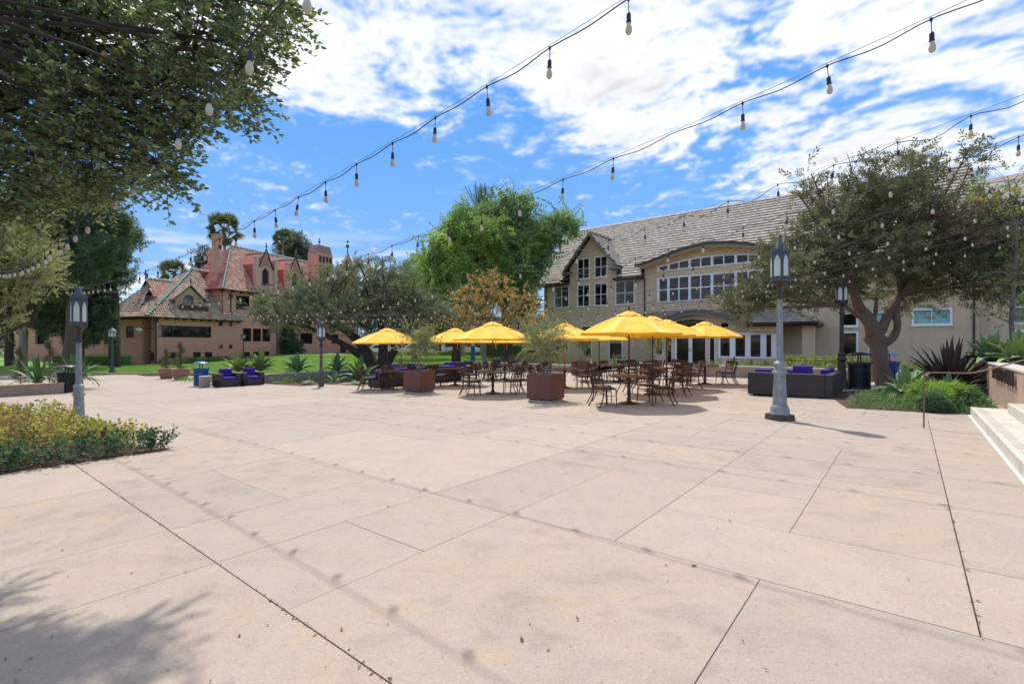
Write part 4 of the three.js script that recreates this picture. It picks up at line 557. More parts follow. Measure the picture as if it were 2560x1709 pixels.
function foliage(parent, name, geo, m, blobs, cols, seed, { size = 1, gaps = -0.30, out = 0.7, freq = 0.9, shell = 0.40, lift = 0.2 } = {}) {
  const r = rng(seed), Ms = [], Cs = [], q = new THREE.Quaternion(), qr = new THREE.Quaternion(), d = new THREE.Vector3(), o = seed * 1.37;
  for (const [bx, by, bz, rx, ry, rz, n, ci] of blobs) for (let k = 0; k < n; k++) {
    const z = r() * 2 - 1, a = r() * 6.2832, s = Math.sqrt(1 - z * z); d.set(s * Math.cos(a), z, s * Math.sin(a));
    const lob = 0.80 + 0.46 * n3(d.x * 1.7 + bx + o, d.y * 1.7 + by, d.z * 1.7 + bz), rad = lerp(shell, 1.03, Math.pow(r(), 0.55)) * lob;
    const x = bx + d.x * rx * rad, y = by + d.y * ry * rad, w = bz + d.z * rz * rad; if (n3(x * freq + o, y * freq, w * freq) < gaps) continue;
    const dir = new THREE.Vector3(d.x * out + (r() - .5) * 1.3, d.y * out * 0.6 + (r() - .5) * 1.1 + lift, d.z * out + (r() - .5) * 1.3).normalize();
    q.setFromUnitVectors(UPV, dir); qr.setFromAxisAngle(UPV, r() * 6.28); q.multiply(qr); const sc = size * (0.55 + r() * r() * 1.1);
    Ms.push(new THREE.Matrix4().compose(new THREE.Vector3(x, y, w), q, new THREE.Vector3(sc, sc, sc)));
    const clump = 0.5 + 0.5 * n3(x * 0.5 + 40, y * 0.5, w * 0.5), pc = ci ?? cols, c = pc[Math.min(pc.length - 1, Math.floor((r() * 0.55 + clump * 0.45) * pc.length))], kk = 0.8 + r() * 0.4; Cs.push([c[0] * kk, c[1] * kk, c[2] * kk]);
  }
  const im = new THREE.InstancedMesh(geo, m, Ms.length), col = new THREE.Color(); Ms.forEach((m4, i) => { im.setMatrixAt(i, m4); im.setColorAt(i, col.setRGB(...Cs[i])); });
  im.name = name; im.userData = { kind: 'stuff' }; im.castShadow = im.receiveShadow = true; parent.add(im); return im;
}
function boughs(fork, blobs, seed, r0 = 0.09, twigs = 5) {            // limbs from the fork into the blobs, with twigs to their skins
  const r = rng(seed), L = []; for (const [x, y, z, rx, ry, rz] of blobs) {
    let f = fork[0], best = 1e9; for (const p of fork) { const d = Math.hypot(p[0] - x, p[1] - y, p[2] - z); if (d < best) { best = d; f = p; } }
    const m = [lerp(f[0], x, .5) + (r() - .5) * .5, lerp(f[1], y, .45) + (r() - .2) * .3, lerp(f[2], z, .5) + (r() - .5) * .5]; L.push(limb([[f[0], f[1], f[2], r0], [...m, r0 * .62], [x, y, z, r0 * .3]], 5));
    for (let k = 0; k < twigs; k++) { const a = r() * 6.28, e = (r() - .3) * 1.5, t = 0.3 + r() * 0.7, s = [lerp(m[0], x, t), lerp(m[1], y, t), lerp(m[2], z, t)], q = [x + Math.cos(a) * rx * .85, y + e * ry * .7, z + Math.sin(a) * rz * .85]; L.push(limb([[...s, r0 * .28], [lerp(s[0], q[0], .5), lerp(s[1], q[1], .5) + .1, lerp(s[2], q[2], .5), r0 * .18], [...q, 0.006]], 4)); }
  } return L;
}
function tree(name, label, X, Z, y, o) {
  const t = thing(name, label, 'tree', [X, y, -Z], 0, o.group); put(merge([...o.trunk.map((p) => limb(p, o.sides ?? 9)), ...boughs(o.fork, o.blobs, o.seed, o.bough ?? 0.09, o.twigs ?? 5)]), o.bark ?? M.bark, 'trunk', t);
  foliage(t, 'crown', SPR[o.kind], o.leaf ?? leafMat, o.blobs, o.cols, o.seed, o); return t;
}
// blobs given in photo pixels at a known depth: [px,py,r,(dz),(n)] -> local metres
const blobsPx = (X, Z, y, list, per = 60) => list.map(([px, py, r, dz = 0, k = 1, c]) => { const s = Z / FOC, x = (px - CX) * s - X, h = EYE + (CY - py) * s - y; return [x, h, dz, r, r * 0.82, r, Math.round(per * r * r * k), c]; });
const oakCols = [[0.085, 0.100, 0.036], [0.11, 0.128, 0.042], [0.145, 0.16, 0.052], [0.20, 0.20, 0.066], [0.27, 0.25, 0.085]];

// ---- oak by the library, leaning trunk with five limbs
{
  const X = 13.3, Z = 17.3, y = groundXZ(X, Z), brown = [[0.20, 0.105, 0.05], [0.25, 0.14, 0.07], [0.13, 0.075, 0.04]];
  const bl = blobsPx(X, Z, y, [[1880, 745, 1.05, -0.4], [1860, 770, 0.7, .3], [1950, 700, 1.3, 0.5], [1990, 640, 1.3, -0.5], [2060, 590, 1.5, 0.4], [2050, 690, 1.35, -1.0], [2140, 520, 1.5, -0.3], [2180, 470, 1.2, 0.9, 0.8], [2130, 640, 1.6, 0.9], [2150, 700, 1.3, -1.4], [2240, 560, 1.8, 0.2], [2300, 500, 1.4, -.7], [2310, 640, 1.8, 1.0], [2320, 720, 1.3, -0.9], [2390, 560, 1.5, .6], [2430, 640, 1.4, -.2], [2470, 600, 1.1, .8], [2440, 720, 1.1, 0.7], [2500, 680, .8, 0], [2260, 430, 1.0, .3, .45], [2330, 400, .8, -.2, .35], [2390, 430, .8, .5, .4], [2420, 370, .45, .1, .35], [2130, 420, .7, 0, .4], [2020, 440, .6, .2, .4], [2060, 480, .7, -.3, .45], [2000, 490, .5, 0, .4], [2262, 570, .55, 2.0, .8, brown], [2270, 620, .6, 2.2, .8, brown], [2400, 530, .35, 2.0, .8, brown]], 400);
  tree('oak_tree', 'dark olive green oak with bare leaning trunk and brown dead patches beside the library', X, Z, y, { kind: 'oak', seed: 301, cols: oakCols, blobs: bl, size: 1.05, gaps: -0.30, bark: M.barkRed, sides: 12,
    trunk: [[[0.15, -0.3, 0, 0.36], [0.0, 0.2, 0, 0.30], [-0.12, 0.8, 0, 0.27], [-0.22, 1.35, 0, 0.27], [-0.26, 1.7, 0, 0.34], [-0.3, 1.95, 0, 0.26]], [[-0.3, 1.8, 0, 0.27], [-0.62, 2.35, .1, 0.22], [-0.95, 2.85, .1, 0.17], [-1.2, 3.5, .1, 0.10]], [[-0.75, 2.4, 0.05, 0.12], [-1.2, 2.55, .3, 0.09], [-1.75, 2.85, .5, 0.05]], [[-0.2, 1.85, 0, 0.2], [0.08, 2.35, 0, 0.15], [0.3, 2.8, 0, 0.13], [0.62, 3.3, 0, 0.09]], [[-0.1, 1.45, 0, 0.15], [0.3, 1.68, 0, 0.13], [0.46, 2.05, .05, 0.12], [0.40, 2.5, .05, 0.11], [0.55, 3.1, 0, 0.08]], [[-0.4, 2.2, -0.1, 0.09], [-0.15, 2.6, -.2, 0.07], [-0.1, 3.1, -.2, 0.05]]],
    fork: [[-1.2, 3.4, .1], [0.6, 3.2, 0], [-0.1, 3.1, -.2], [-1.7, 2.85, .5]], bough: 0.075 });
}
// ---- oak in front of the pink house, several stems
{
  const X = -8.2, Z = 29, y = groundXZ(X, Z);
  const bl = blobsPx(X, Z, y, [[690, 768, 1.25, .5], [652, 785, 0.75, 0], [740, 748, 1.4, -.6], [795, 728, 1.6, .4], [850, 712, 1.7, -.8], [910, 705, 1.7, .4], [965, 718, 1.7, -.5], [1010, 745, 1.6, .6], [1065, 762, 1.4, 0], [1105, 785, .9, .4], [760, 795, 1.3, 1.0], [830, 785, 1.5, 1.2], [900, 790, 1.6, 1.4], [960, 795, 1.5, .9], [1030, 805, 1.2, .5], [870, 672, 0.8, 0, .5], [1000, 690, .9, -.4, .5], [940, 665, .7, .2, .45], [700, 805, .8, .4], [890, 645, .35, 0, .4], [955, 640, .35, 0, .4], [1035, 700, .5, 0, .4]], 210);
  tree('oak_tree', 'spreading grey green oak with several dark stems in front of the pink house', X, Z, y, { kind: 'oak', seed: 302, cols: [[0.095, 0.125, 0.050], [0.125, 0.158, 0.058], [0.155, 0.188, 0.07], [0.21, 0.235, 0.088], [0.27, 0.28, 0.11]], blobs: bl, size: 1.3, gaps: -0.30, bark: M.barkDark, sides: 9,
    trunk: [[[0, -0.3, 0, 0.5], [-0.1, 0.5, 0, 0.42], [-0.5, 1.4, 0, 0.32], [-1.2, 2.4, .2, 0.24], [-2.6, 3.3, .4, 0.13]], [[0.3, -.3, 0.1, 0.4], [0.5, 1, 0.2, 0.32], [0.5, 2.2, .2, 0.24], [0.2, 3.6, 0, 0.12]], [[0.4, 0.4, 0, 0.34], [1.2, 1.7, -.2, 0.24], [2.2, 2.8, -.3, 0.12]], [[-0.3, .9, 0, 0.3], [-1.6, 1.9, .5, 0.18], [-3.6, 2.9, .8, 0.10]]], fork: [[-2.6, 3.3, .4], [0.2, 3.5, 0], [2.2, 2.8, -.3], [-3.6, 2.9, .8]], bough: 0.08 });
}
// ---- feathery light green trees ahead, behind the tables
{
  const X = -4.9, Z = 42, y = -0.2, lc = [[0.16, 0.28, 0.045], [0.21, 0.35, 0.055], [0.28, 0.42, 0.065], [0.36, 0.47, 0.08]];
  tree('pepper_tree', 'bright light green feathery tree with drooping leaves behind the orange leaved tree', X, Z, y, { kind: 'feather', leaf: leafMatSoft, seed: 303, cols: lc, size: 2.9, gaps: -0.14, freq: 0.7, lift: -0.1, bark: M.barkDark, blobs: blobsPx(X, Z, y, [[1180, 610, 2.1], [1120, 640, 1.9, .6], [1080, 690, 1.8, -.4], [1060, 745, 1.8, .5], [1150, 690, 2.2, .8], [1200, 660, 2, -.8], [1120, 760, 2.0, 1], [1180, 750, 2, .8], [1090, 810, 1.5, .6], [1150, 560, 1.5, 0, .7], [1215, 590, 1.6, .5]], 58),
    trunk: [[[0, -0.3, 0, 0.42], [0.1, 1.4, 0, 0.36], [-0.1, 3.2, 0, 0.3], [0.2, 5.5, 0, 0.2]], [[0, 3, 0, 0.22], [-1.5, 5, .3, 0.14]], [[0.1, 2.8, 0, 0.22], [1.4, 5.2, .2, 0.14]]], fork: [[0.2, 5.4, 0], [-1.5, 5, .3], [1.4, 5.2, .2]], bough: 0.1 });
  const X2 = -0.6, Z2 = 45; tree('jacaranda_tree', 'tall mid green feathery tree overhanging the library roof', X2, Z2, y, { kind: 'feather', leaf: leafMatSoft, seed: 304, cols: [[0.13, 0.24, 0.065], [0.18, 0.31, 0.075], [0.25, 0.38, 0.085], [0.35, 0.47, 0.10]], size: 2.9, gaps: -0.10, freq: 0.65, lift: -0.05, bark: M.barkDark, blobs: blobsPx(X2, Z2, y, [[1275, 535, 1.6], [1240, 565, 1.9, .6], [1290, 590, 2.2, -.5], [1225, 625, 2.3, 1], [1260, 680, 2.3, .8], [1325, 635, 1.9, .5], [1345, 585, 1.5, .3], [1390, 560, 1.1, .5, .8], [1425, 568, .8, .4, .7], [1230, 705, 2.1, .5], [1310, 700, 1.5, .4], [1375, 610, .9, 1, .8], [1310, 505, .9, 0, .5], [1270, 495, .8, 0, .5], [1210, 565, 1.3, .4], [1300, 760, 1.3, .3]], 58),
    trunk: [[[0, -0.3, 0, 0.55], [0.1, 2, 0, 0.46], [0, 5, 0, 0.36], [0.2, 8, 0, 0.24]], [[0, 4.5, 0, 0.25], [-1.8, 7.5, .3, 0.14]], [[0.1, 5, 0, 0.25], [2, 8.2, .2, 0.14]]], fork: [[0.2, 7.9, 0], [-1.8, 7.4, .3], [2, 8.1, .2]], bough: 0.11 });
  const X3 = -0.5, Z3 = 34; tree('autumn_tree', 'small tree with orange and rusty leaves behind the yellow umbrellas', X3, Z3, -0.2, { kind: 'broad', leaf: leafMatSoft, seed: 305, cols: [[0.22, 0.18, 0.06], [0.34, 0.24, 0.06], [0.52, 0.30, 0.06], [0.60, 0.38, 0.08], [0.22, 0.27, 0.08]], size: 1.5, gaps: -0.10, freq: 1.3, bark: M.barkDark, blobs: blobsPx(X3, Z3, -0.2, [[1200, 720, 1.3], [1245, 715, 1.2, .5], [1150, 755, 1.3, .6], [1190, 780, 1.5, .8], [1265, 760, 1.5, 0], [1310, 750, 1.1, .6], [1300, 810, 1.3, .4], [1240, 820, 1.5, .9], [1120, 790, 1.2, .4], [1160, 830, 1.2, .6], [1080, 800, .9, .3], [1335, 790, .8, .2], [1220, 690, .8, 0, .8]], 95),
    trunk: [[[0, -0.3, 0, 0.22], [0.05, 0.8, 0, 0.19], [-0.3, 1.8, 0, 0.15], [-1.2, 2.8, 0, 0.08]], [[0, 0.9, 0, 0.15], [0.6, 2.0, .1, 0.11], [1.0, 3.0, .1, 0.07]]], fork: [[-1.2, 2.8, 0], [1, 3, .1], [-.3, 1.8, 0]], bough: 0.05, twigs: 7 });
}
// ---- trees over the walk toward the pink house's end
{
  const X = -18.4, Z = 17.5, y = groundXZ(X, Z), yc = [[0.20, 0.225, 0.07], [0.29, 0.31, 0.10], [0.38, 0.39, 0.14], [0.47, 0.46, 0.19], [0.31, 0.24, 0.11]];
  tree('small_leaved_tree', 'yellow green small leaved tree beside the planter wall with spiral topiary', X, Z, y, { kind: 'fine', leaf: leafMatSoft, seed: 306, cols: yc, size: 1.15, gaps: -0.30, bark: M.barkDark, blobs: blobsPx(X, Z, y, [[0, 540, 1.4], [-40, 600, 1.6, .5], [30, 610, 1.2, -.4], [75, 650, 1.0, .4], [0, 690, 1.3, .3], [105, 685, .7, .2], [60, 720, .9, .5], [-30, 760, 1.1, .4], [25, 780, .8, 0], [140, 715, .4, .1, .8], [-60, 560, 1.8], [-80, 680, 1.8]], 420),
    trunk: [[[-1.2, -0.3, 0, 0.2], [-1.1, 1.0, 0, 0.17], [-0.7, 2.2, 0, 0.13], [0.1, 3.2, 0, 0.08]], [[-1.0, 1.4, 0, 0.12], [0.1, 2.3, .2, 0.08], [1.3, 2.9, .2, 0.05]]], fork: [[0.1, 3.1, 0], [1.3, 2.9, .2], [-.7, 2.2, 0]], bough: 0.05 });
  const X2 = -38.2, Z2 = 42, y2 = -0.82; tree('pine_tree', 'large soft needled dark pine behind the grey street lamp', X2, Z2, y2, { kind: 'needle', leaf: leafMat, seed: 307, cols: [[0.075, 0.14, 0.055], [0.10, 0.18, 0.065], [0.14, 0.225, 0.075], [0.20, 0.27, 0.10]], size: 1.7, gaps: -0.5, bark: M.bark, blobs: blobsPx(X2, Z2, y2, [[150, 540, 2.8], [220, 540, 2.5, .6], [90, 580, 2.4, .4], [260, 560, 1.9, -.4], [270, 620, 1.8, .6], [180, 610, 2.5, .9], [110, 650, 2.3, .6], [220, 670, 2.1, .8], [160, 710, 2.0, .5], [60, 690, 2, .2], [190, 490, 2.2, -.3], [110, 500, 2.2, 0], [40, 620, 2.4, .3]], 200),
    trunk: [[[0, -0.3, 0, 0.75], [0, 2, 0, 0.62], [0.1, 5, 0, 0.5], [0, 11, 0, 0.25]]], fork: [[0.1, 5.5, 0], [0, 8, 0], [0, 10.8, 0]], bough: 0.12 });
  const X3 = -38.6, Z3 = 47; tree('cedar_tree', 'dark broad tree rising beyond the tiled end roof of the pink house', X3, Z3, y2, { kind: 'oak', leaf: leafMat, seed: 308, cols: [[0.055, 0.095, 0.034], [0.075, 0.125, 0.042], [0.115, 0.17, 0.052], [0.20, 0.24, 0.07]], size: 2.5, gaps: -0.2, bark: M.barkDark, blobs: blobsPx(X3, Z3, y2, [[280, 585, 1.9], [310, 600, 1.5, .4], [250, 620, 2, .5], [290, 650, 1.9, .8], [310, 690, 1.2, .4], [260, 690, 2, .5], [220, 720, 2, .3], [265, 740, 1.5, .6], [235, 770, 1.4, .4], [260, 560, 1.3, 0, .7], [345, 598, .8, .1, .7]], 130),
    trunk: [[[0, -0.3, 0, 0.5], [0, 3, 0, 0.42], [0, 9, 0, 0.2]]], fork: [[0, 5, 0], [0, 8.8, 0]], bough: 0.1 });
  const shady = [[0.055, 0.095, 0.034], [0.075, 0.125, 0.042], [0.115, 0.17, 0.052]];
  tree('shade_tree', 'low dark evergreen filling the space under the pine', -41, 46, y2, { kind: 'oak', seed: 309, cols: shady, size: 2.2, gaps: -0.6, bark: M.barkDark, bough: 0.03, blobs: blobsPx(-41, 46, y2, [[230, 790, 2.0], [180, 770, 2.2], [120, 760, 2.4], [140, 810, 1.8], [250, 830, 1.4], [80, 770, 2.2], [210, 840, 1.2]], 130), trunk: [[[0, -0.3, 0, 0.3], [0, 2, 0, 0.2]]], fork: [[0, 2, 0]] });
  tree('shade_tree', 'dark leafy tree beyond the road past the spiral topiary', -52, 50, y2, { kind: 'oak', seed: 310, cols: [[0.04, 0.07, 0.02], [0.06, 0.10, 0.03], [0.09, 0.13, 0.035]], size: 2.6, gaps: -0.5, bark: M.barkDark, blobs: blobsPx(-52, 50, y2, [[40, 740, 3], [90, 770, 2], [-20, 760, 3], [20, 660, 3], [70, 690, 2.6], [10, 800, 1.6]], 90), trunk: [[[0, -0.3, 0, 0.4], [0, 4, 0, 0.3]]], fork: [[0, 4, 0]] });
}
// trees along the walk outside the picture, which the library windows mirror
[[-25, 8, 0], [-31, 15, 1], [-38, 22, 2], [-22, 1, 3], [-46, 29, 4]].forEach(([X, Z, k]) => tree('shade_tree', ['broad green tree by the walk past the live oak', 'broad green tree beside the walk beyond the planter', 'broad green tree farther up the walk', 'broad green tree behind the live oak trunk', 'broad green tree where the walk meets the road'][k], X, Z, groundXZ(X, Z), { kind: 'oak', seed: 320 + k, cols: oakCols, size: 2.6, gaps: -0.4, bark: M.bark, group: 'trees along the walk', blobs: [[0, 5.5, 0, 3, 2.6, 3, 500], [2, 4.4, 1, 2.2, 1.8, 2.2, 260], [-2, 4.6, -1, 2.2, 1.8, 2.2, 260], [0, 7.6, 0, 2, 1.8, 2, 240]], trunk: [[[0, -0.3, 0, 0.35], [0.1, 2, 0, 0.28], [0, 4.5, 0, 0.16]]], fork: [[0, 4.4, 0], [.1, 2.4, 0]], bough: 0.08 }));
// ---- light green sapling on the raised bed by the sign wall
{ const X = 15.6, Z = 15, y = 1.05; tree('orchid_tree', 'thin pale green sapling with yellowing round leaves above the sign wall', X, Z, y, { kind: 'broad', leaf: leafMatSoft, seed: 311, cols: [[0.20, 0.30, 0.05], [0.25, 0.36, 0.06], [0.31, 0.40, 0.07], [0.46, 0.40, 0.05]], size: 0.95, gaps: -0.05, freq: 1.4, bark: M.barkGrey, blobs: blobsPx(X, Z, y, [[2480, 465, .7], [2520, 440, .6], [2545, 500, .8, .3], [2500, 530, .7, -.2], [2460, 500, .45], [2540, 600, .6], [2530, 690, .6, .2], [2470, 715, .45, .2], [2520, 760, .6, .4], [2450, 790, .45, .4], [2430, 700, .3, .2], [2560, 800, .6], [2600, 480, .9], [2600, 650, .8]], 95), trunk: [[[0, -0.2, 0, 0.08], [-.1, 1.2, 0, 0.06], [0.0, 2.6, 0, 0.05], [0.05, 4.2, 0, 0.04]]], fork: [[0, 2.6, 0], [0, 3.4, 0], [.05, 4.2, 0], [-.1, 1.2, 0]], bough: 0.03 }); }

// ---- the live oak overhead, its trunk beside the ground-cover bed out of the picture
{
  const r = rng(404), t = thing('live_oak', 'overhanging live oak boughs with broad dark green leaves against the sky', 'tree', [-7.2, groundXZ(-7.2, 3.6), -3.6], 0), gy = groundXZ(-7.2, 3.6);
  const leaf = blade(0.047, 0.027, 0.3, 0.12, 2), cl = []; // cluster centres in world metres [X,Z,y,r,n]
  const C = [[150, 110, 150], [330, 110, 135], [490, 90, 110], [620, 55, 75], [705, 20, 28], [90, 270, 135], [250, 260, 125], [400, 230, 105], [530, 190, 75], [610, 165, 30], [620, 260, 22], [560, 275, 30], [90, 400, 95], [230, 385, 90], [350, 340, 70], [450, 300, 45], [420, 440, 22], [330, 440, 40], [390, 400, 30], [200, 470, 28], [70, 485, 45], [270, 470, 20], [690, 80, 18], [640, 120, 25], [-110, 200, 190], [-90, 420, 130], [200, -110, 140], [430, -110, 130], [620, -90, 80], [-50, -50, 200]].map(([px, py, R], i) => { const Z = 4.25 + 0.55 * Math.sin(i * 2.7), q = Z / FOC; return [(px - CX) * q, Z, EYE + (CY - py) * q, R * q, 1]; });
  const L = [limb([[0, -0.3, 0, 0.5], [0.1, 1.2, 0, 0.4], [0.4, 2.6, 0.1, 0.34], [1.0, 4.0, 0.2, 0.26]], 10)], fork = [[1.0, 3.9, .2], [0.5, 2.8, 0.1]], loc = ([X, Z, y]) => new THREE.Vector3(X + 7.2, y - gy, -Z + 3.6);
  const Ms = [], Cs = [], cols = [[0.075, 0.12, 0.034], [0.10, 0.155, 0.038], [0.13, 0.20, 0.046], [0.19, 0.265, 0.058], [0.26, 0.32, 0.07], [0.085, 0.13, 0.055]], q = new THREE.Quaternion(), q2 = new THREE.Quaternion();
  const put1 = (p, dir, s) => { q.setFromUnitVectors(UPV, dir); q2.setFromAxisAngle(UPV, r() * 6.28); q.multiply(q2); Ms.push(new THREE.Matrix4().compose(p, q, new THREE.Vector3(s, s, s))); const c = r() < 0.012 ? [0.30, 0.13, 0.05] : cols[Math.floor(r() * cols.length)], k = 0.8 + r() * .4; Cs.push([c[0] * k, c[1] * k, c[2] * k]); };
  const hub = new THREE.Vector3(1.6, 4.4, 0.4), twigG = [];
  for (const c of C) {
    const p = loc(c), R = c[3]; const mid = hub.clone().lerp(p, 0.55).add(new THREE.Vector3((r() - .5) * .6, (r() - .3) * .4, (r() - .5) * .6)); L.push(limb([[hub.x - .5, hub.y - .3, hub.z - .1, 0.030], [mid.x, mid.y, mid.z, 0.017], [p.x, p.y, p.z, 0.006]], 5));
    const n = Math.round(800 * R * R + 14);
    for (let k = 0; k < n; k++) {                                    // leafy shoots radiating to the skin of the cluster
      const zz = r() * 2 - 1, a = r() * 6.28, s = Math.sqrt(1 - zz * zz), d = new THREE.Vector3(s * Math.cos(a), zz * 0.75, s * Math.sin(a)), rad = R * (0.35 + 0.65 * Math.pow(r(), .6)), tip = p.clone().addScaledVector(d, rad);
      const sd = d.clone().add(new THREE.Vector3((r() - .2) * 1.2, (r() - .55) * .8, (r() - .5) * 1.2)).normalize(), len = 0.16 + r() * 0.18, b0 = tip.clone(), b1 = tip.clone().addScaledVector(sd, len).add(new THREE.Vector3(0, -0.04 - r() * .06, 0)); twigG.push(bar(b0, b1, 0.0035, 0.0015, 3)); if (r() < .5) twigG.push(bar(p.clone().lerp(tip, .3), b0, 0.006, 0.0035, 3));
      const m = 11 + Math.floor(r() * 7); for (let i = 0; i < m; i++) { const tt = (i + r() * .5) / m, pos = b0.clone().lerp(b1, tt), ld = sd.clone().multiplyScalar(.55).add(new THREE.Vector3(Math.cos(i * 2.4 + a), (r() - .3) * .9, Math.sin(i * 2.4 + a)).multiplyScalar(.8)).normalize(); put1(pos, ld, 0.75 + r() * .55); }
    }
  }
  put([...L, ...twigG].map(plain), M.barkDark, 'trunk', t);
  const near = Ms.map((m, i) => { const p = new THREE.Vector3().setFromMatrixPosition(m).add(t.position), Z = -p.z; return [i, Z, CX + FOC * p.x / Z, CY - FOC * (p.y - EYE) / Z]; }).filter(([, Z, x, y]) => Z > 0 && x > 0 && x < 820 && y > 0 && y < 600).sort((a, b) => a[1] - b[1]).slice(0, 290), pick = new Set(near.map((a) => a[0]));
  const lm = cols.map((c) => mat(c, 0.95, { physical: true, transmission: 0.45, thickness: 0, clearcoat: 0.5, clearcoatRoughness: 0.3 })); for (const i of pick) { const m = put(leaf, lm[i % lm.length], 'leaf', t); m.applyMatrix4(Ms[i]); }
  const im = new THREE.InstancedMesh(leaf, mat([1, 1, 1], 0.95, { physical: true, transmission: 0.45, thickness: 0, clearcoat: 0.5, clearcoatRoughness: 0.3 }), Ms.length - pick.size), col = new THREE.Color(); let k = 0; Ms.forEach((m, i) => { if (pick.has(i)) return; im.setMatrixAt(k, m); im.setColorAt(k, col.setRGB(...Cs[i])); k++; }); im.name = 'crown'; im.userData = { kind: 'stuff' }; t.add(im);
  console.log('live oak leaves', Ms.length);
}
// ================================================================ PLAZA FURNITURE
M.iron = mat([0.075, 0.038, 0.027], 0.55, { metalness: 0.35 });
M.canvas = mat([0.99, 0.60, 0.038], 0.95, { physical: true, transmission: 0.30, thickness: 0, bumpMap: bumpGrain, bumpScale: 0.0008 });
M.poleBrown = mat([0.055, 0.018, 0.014], 0.35);
M.poleWood = mat([0.42, 0.10, 0.03], 0.45);
M.steel = mat([0.55, 0.53, 0.5], 0.35, { metalness: 0.8 });
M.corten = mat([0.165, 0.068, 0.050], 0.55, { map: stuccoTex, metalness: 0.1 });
// ---- chairs: curved crest rail, two slats, saddle seat, splayed back legs
function chairParts(o) {
  const W = 0.44;
  const crest = (y, h, dip, z) => { const s = new THREE.Shape(); s.moveTo(-W / 2, -h / 2 + dip); s.quadraticCurveTo(0, -h / 2 - dip, W / 2, -h / 2 + dip); s.lineTo(W / 2 + .012, h / 2 - .02); s.quadraticCurveTo(0, h / 2 + dip * 1.4, -W / 2 - .012, h / 2 - .02); const g = new THREE.ExtrudeGeometry(s, { depth: 0.016, bevelEnabled: false, curveSegments: 8 }), p = g.attributes.position; for (let i = 0; i < p.count; i++) { const x = p.getX(i); p.setZ(i, p.getZ(i) - 0.055 * (1 - Math.pow(x / (W / 2), 2))); } g.computeVertexNormals(); return g.translate(0, y, z); };
  put(crest(0.84, 0.125, 0.014, -0.275), M.iron, 'crest_rail', o); put(crest(0.705, 0.06, 0.006, -0.245), M.iron, 'back_slat', o); put(crest(0.60, 0.05, 0.006, -0.225), M.iron, 'back_slat', o);
  { const g = new THREE.CylinderGeometry(0.235, 0.225, 0.026, 20, 2), p = g.attributes.position; for (let i = 0; i < p.count; i++) { const x = p.getX(i), z = p.getZ(i), k = Math.pow(Math.pow(Math.abs(x), 3) + Math.pow(Math.abs(z), 3), 1 / 3) || 1, l = Math.hypot(x, z) || 1; p.setX(i, x * l / k); p.setZ(i, z * l / k); p.setY(i, p.getY(i) - 0.012 * (1 - Math.min(1, l / 0.22))); } g.computeVertexNormals(); put(g.translate(0, 0.455, 0), M.iron, 'seat', o); }
  for (const s of [-1, 1]) {
    put([tube([[s * 0.215, 0.87, -0.29], [s * 0.212, 0.68, -0.25], [s * 0.205, 0.47, -0.205], [s * 0.205, 0.25, -0.215], [s * 0.225, 0.02, -0.33]], 0.0155, 6, 14), cyl(0.022, 0.016, 0.02, s * 0.225, 0, -0.335, 8)], M.iron, 'back_leg', o);
    put([bar([s * 0.195, 0.45, 0.195], [s * 0.205, 0.01, 0.215], 0.0145), cyl(0.022, 0.016, 0.02, s * 0.205, 0, 0.215, 8)], M.iron, 'front_leg', o);
    put(bar([s * 0.2, 0.27, 0.2], [s * 0.205, 0.27, -0.21], 0.006), M.iron, 'side_stretcher', o);
  }
  put(bar([-0.2, 0.27, 0], [0.2, 0.27, 0], 0.006), M.iron, 'cross_stretcher', o); put(box(0.40, 0.02, 0.40, 0, 0.435, 0), M.iron, 'seat_frame', o);
}
const chair0 = thing('metal_chair', '', 'chair', [0, 0, 0], 0, 'brown metal cafe chairs'); chairParts(chair0); let chairUsed = false;
function chair(X, Z, faceX, faceZ, label) { const pos = P3(X, Z, groundXZ(X, Z)), turn = Math.atan2(faceX - X, -(faceZ - Z)); if (!chairUsed) { chairUsed = true; chair0.position.copy(pos); chair0.rotation.y = turn; chair0.userData.label = label; return chair0; } return copyOf(chair0, pos, turn, label); }
// ---- table
const table0 = thing('cafe_table', '', 'table', [0, 0, 0], 0, 'round brown cafe tables');
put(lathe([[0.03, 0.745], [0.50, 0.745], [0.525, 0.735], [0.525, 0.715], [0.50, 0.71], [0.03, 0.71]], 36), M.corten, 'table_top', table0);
put(lathe([[0.045, 0.70], [0.04, 0.40], [0.052, 0.30], [0.038, 0.20], [0.055, 0.09], [0.10, 0.055], [0.26, 0.030], [0.285, 0.0]], 24), M.iron, 'pedestal', table0);
put([0, 1, 2, 3].map((i) => { const a = i * Math.PI / 2 + .4; return tube([[Math.cos(a) * .04, 0.42, Math.sin(a) * .04], [Math.cos(a) * .16, 0.60, Math.sin(a) * .16], [Math.cos(a) * .40, 0.71, Math.sin(a) * .40]], 0.010, 5, 8); }), M.iron, 'brace', table0).userData = { kind: 'stuff' };
let tableUsed = false;
function table(X, Z, label) { const p = P3(X, Z, groundXZ(X, Z)); if (!tableUsed) { tableUsed = true; table0.position.copy(p); table0.userData.label = label; return table0; } return copyOf(table0, p, 0, label); }
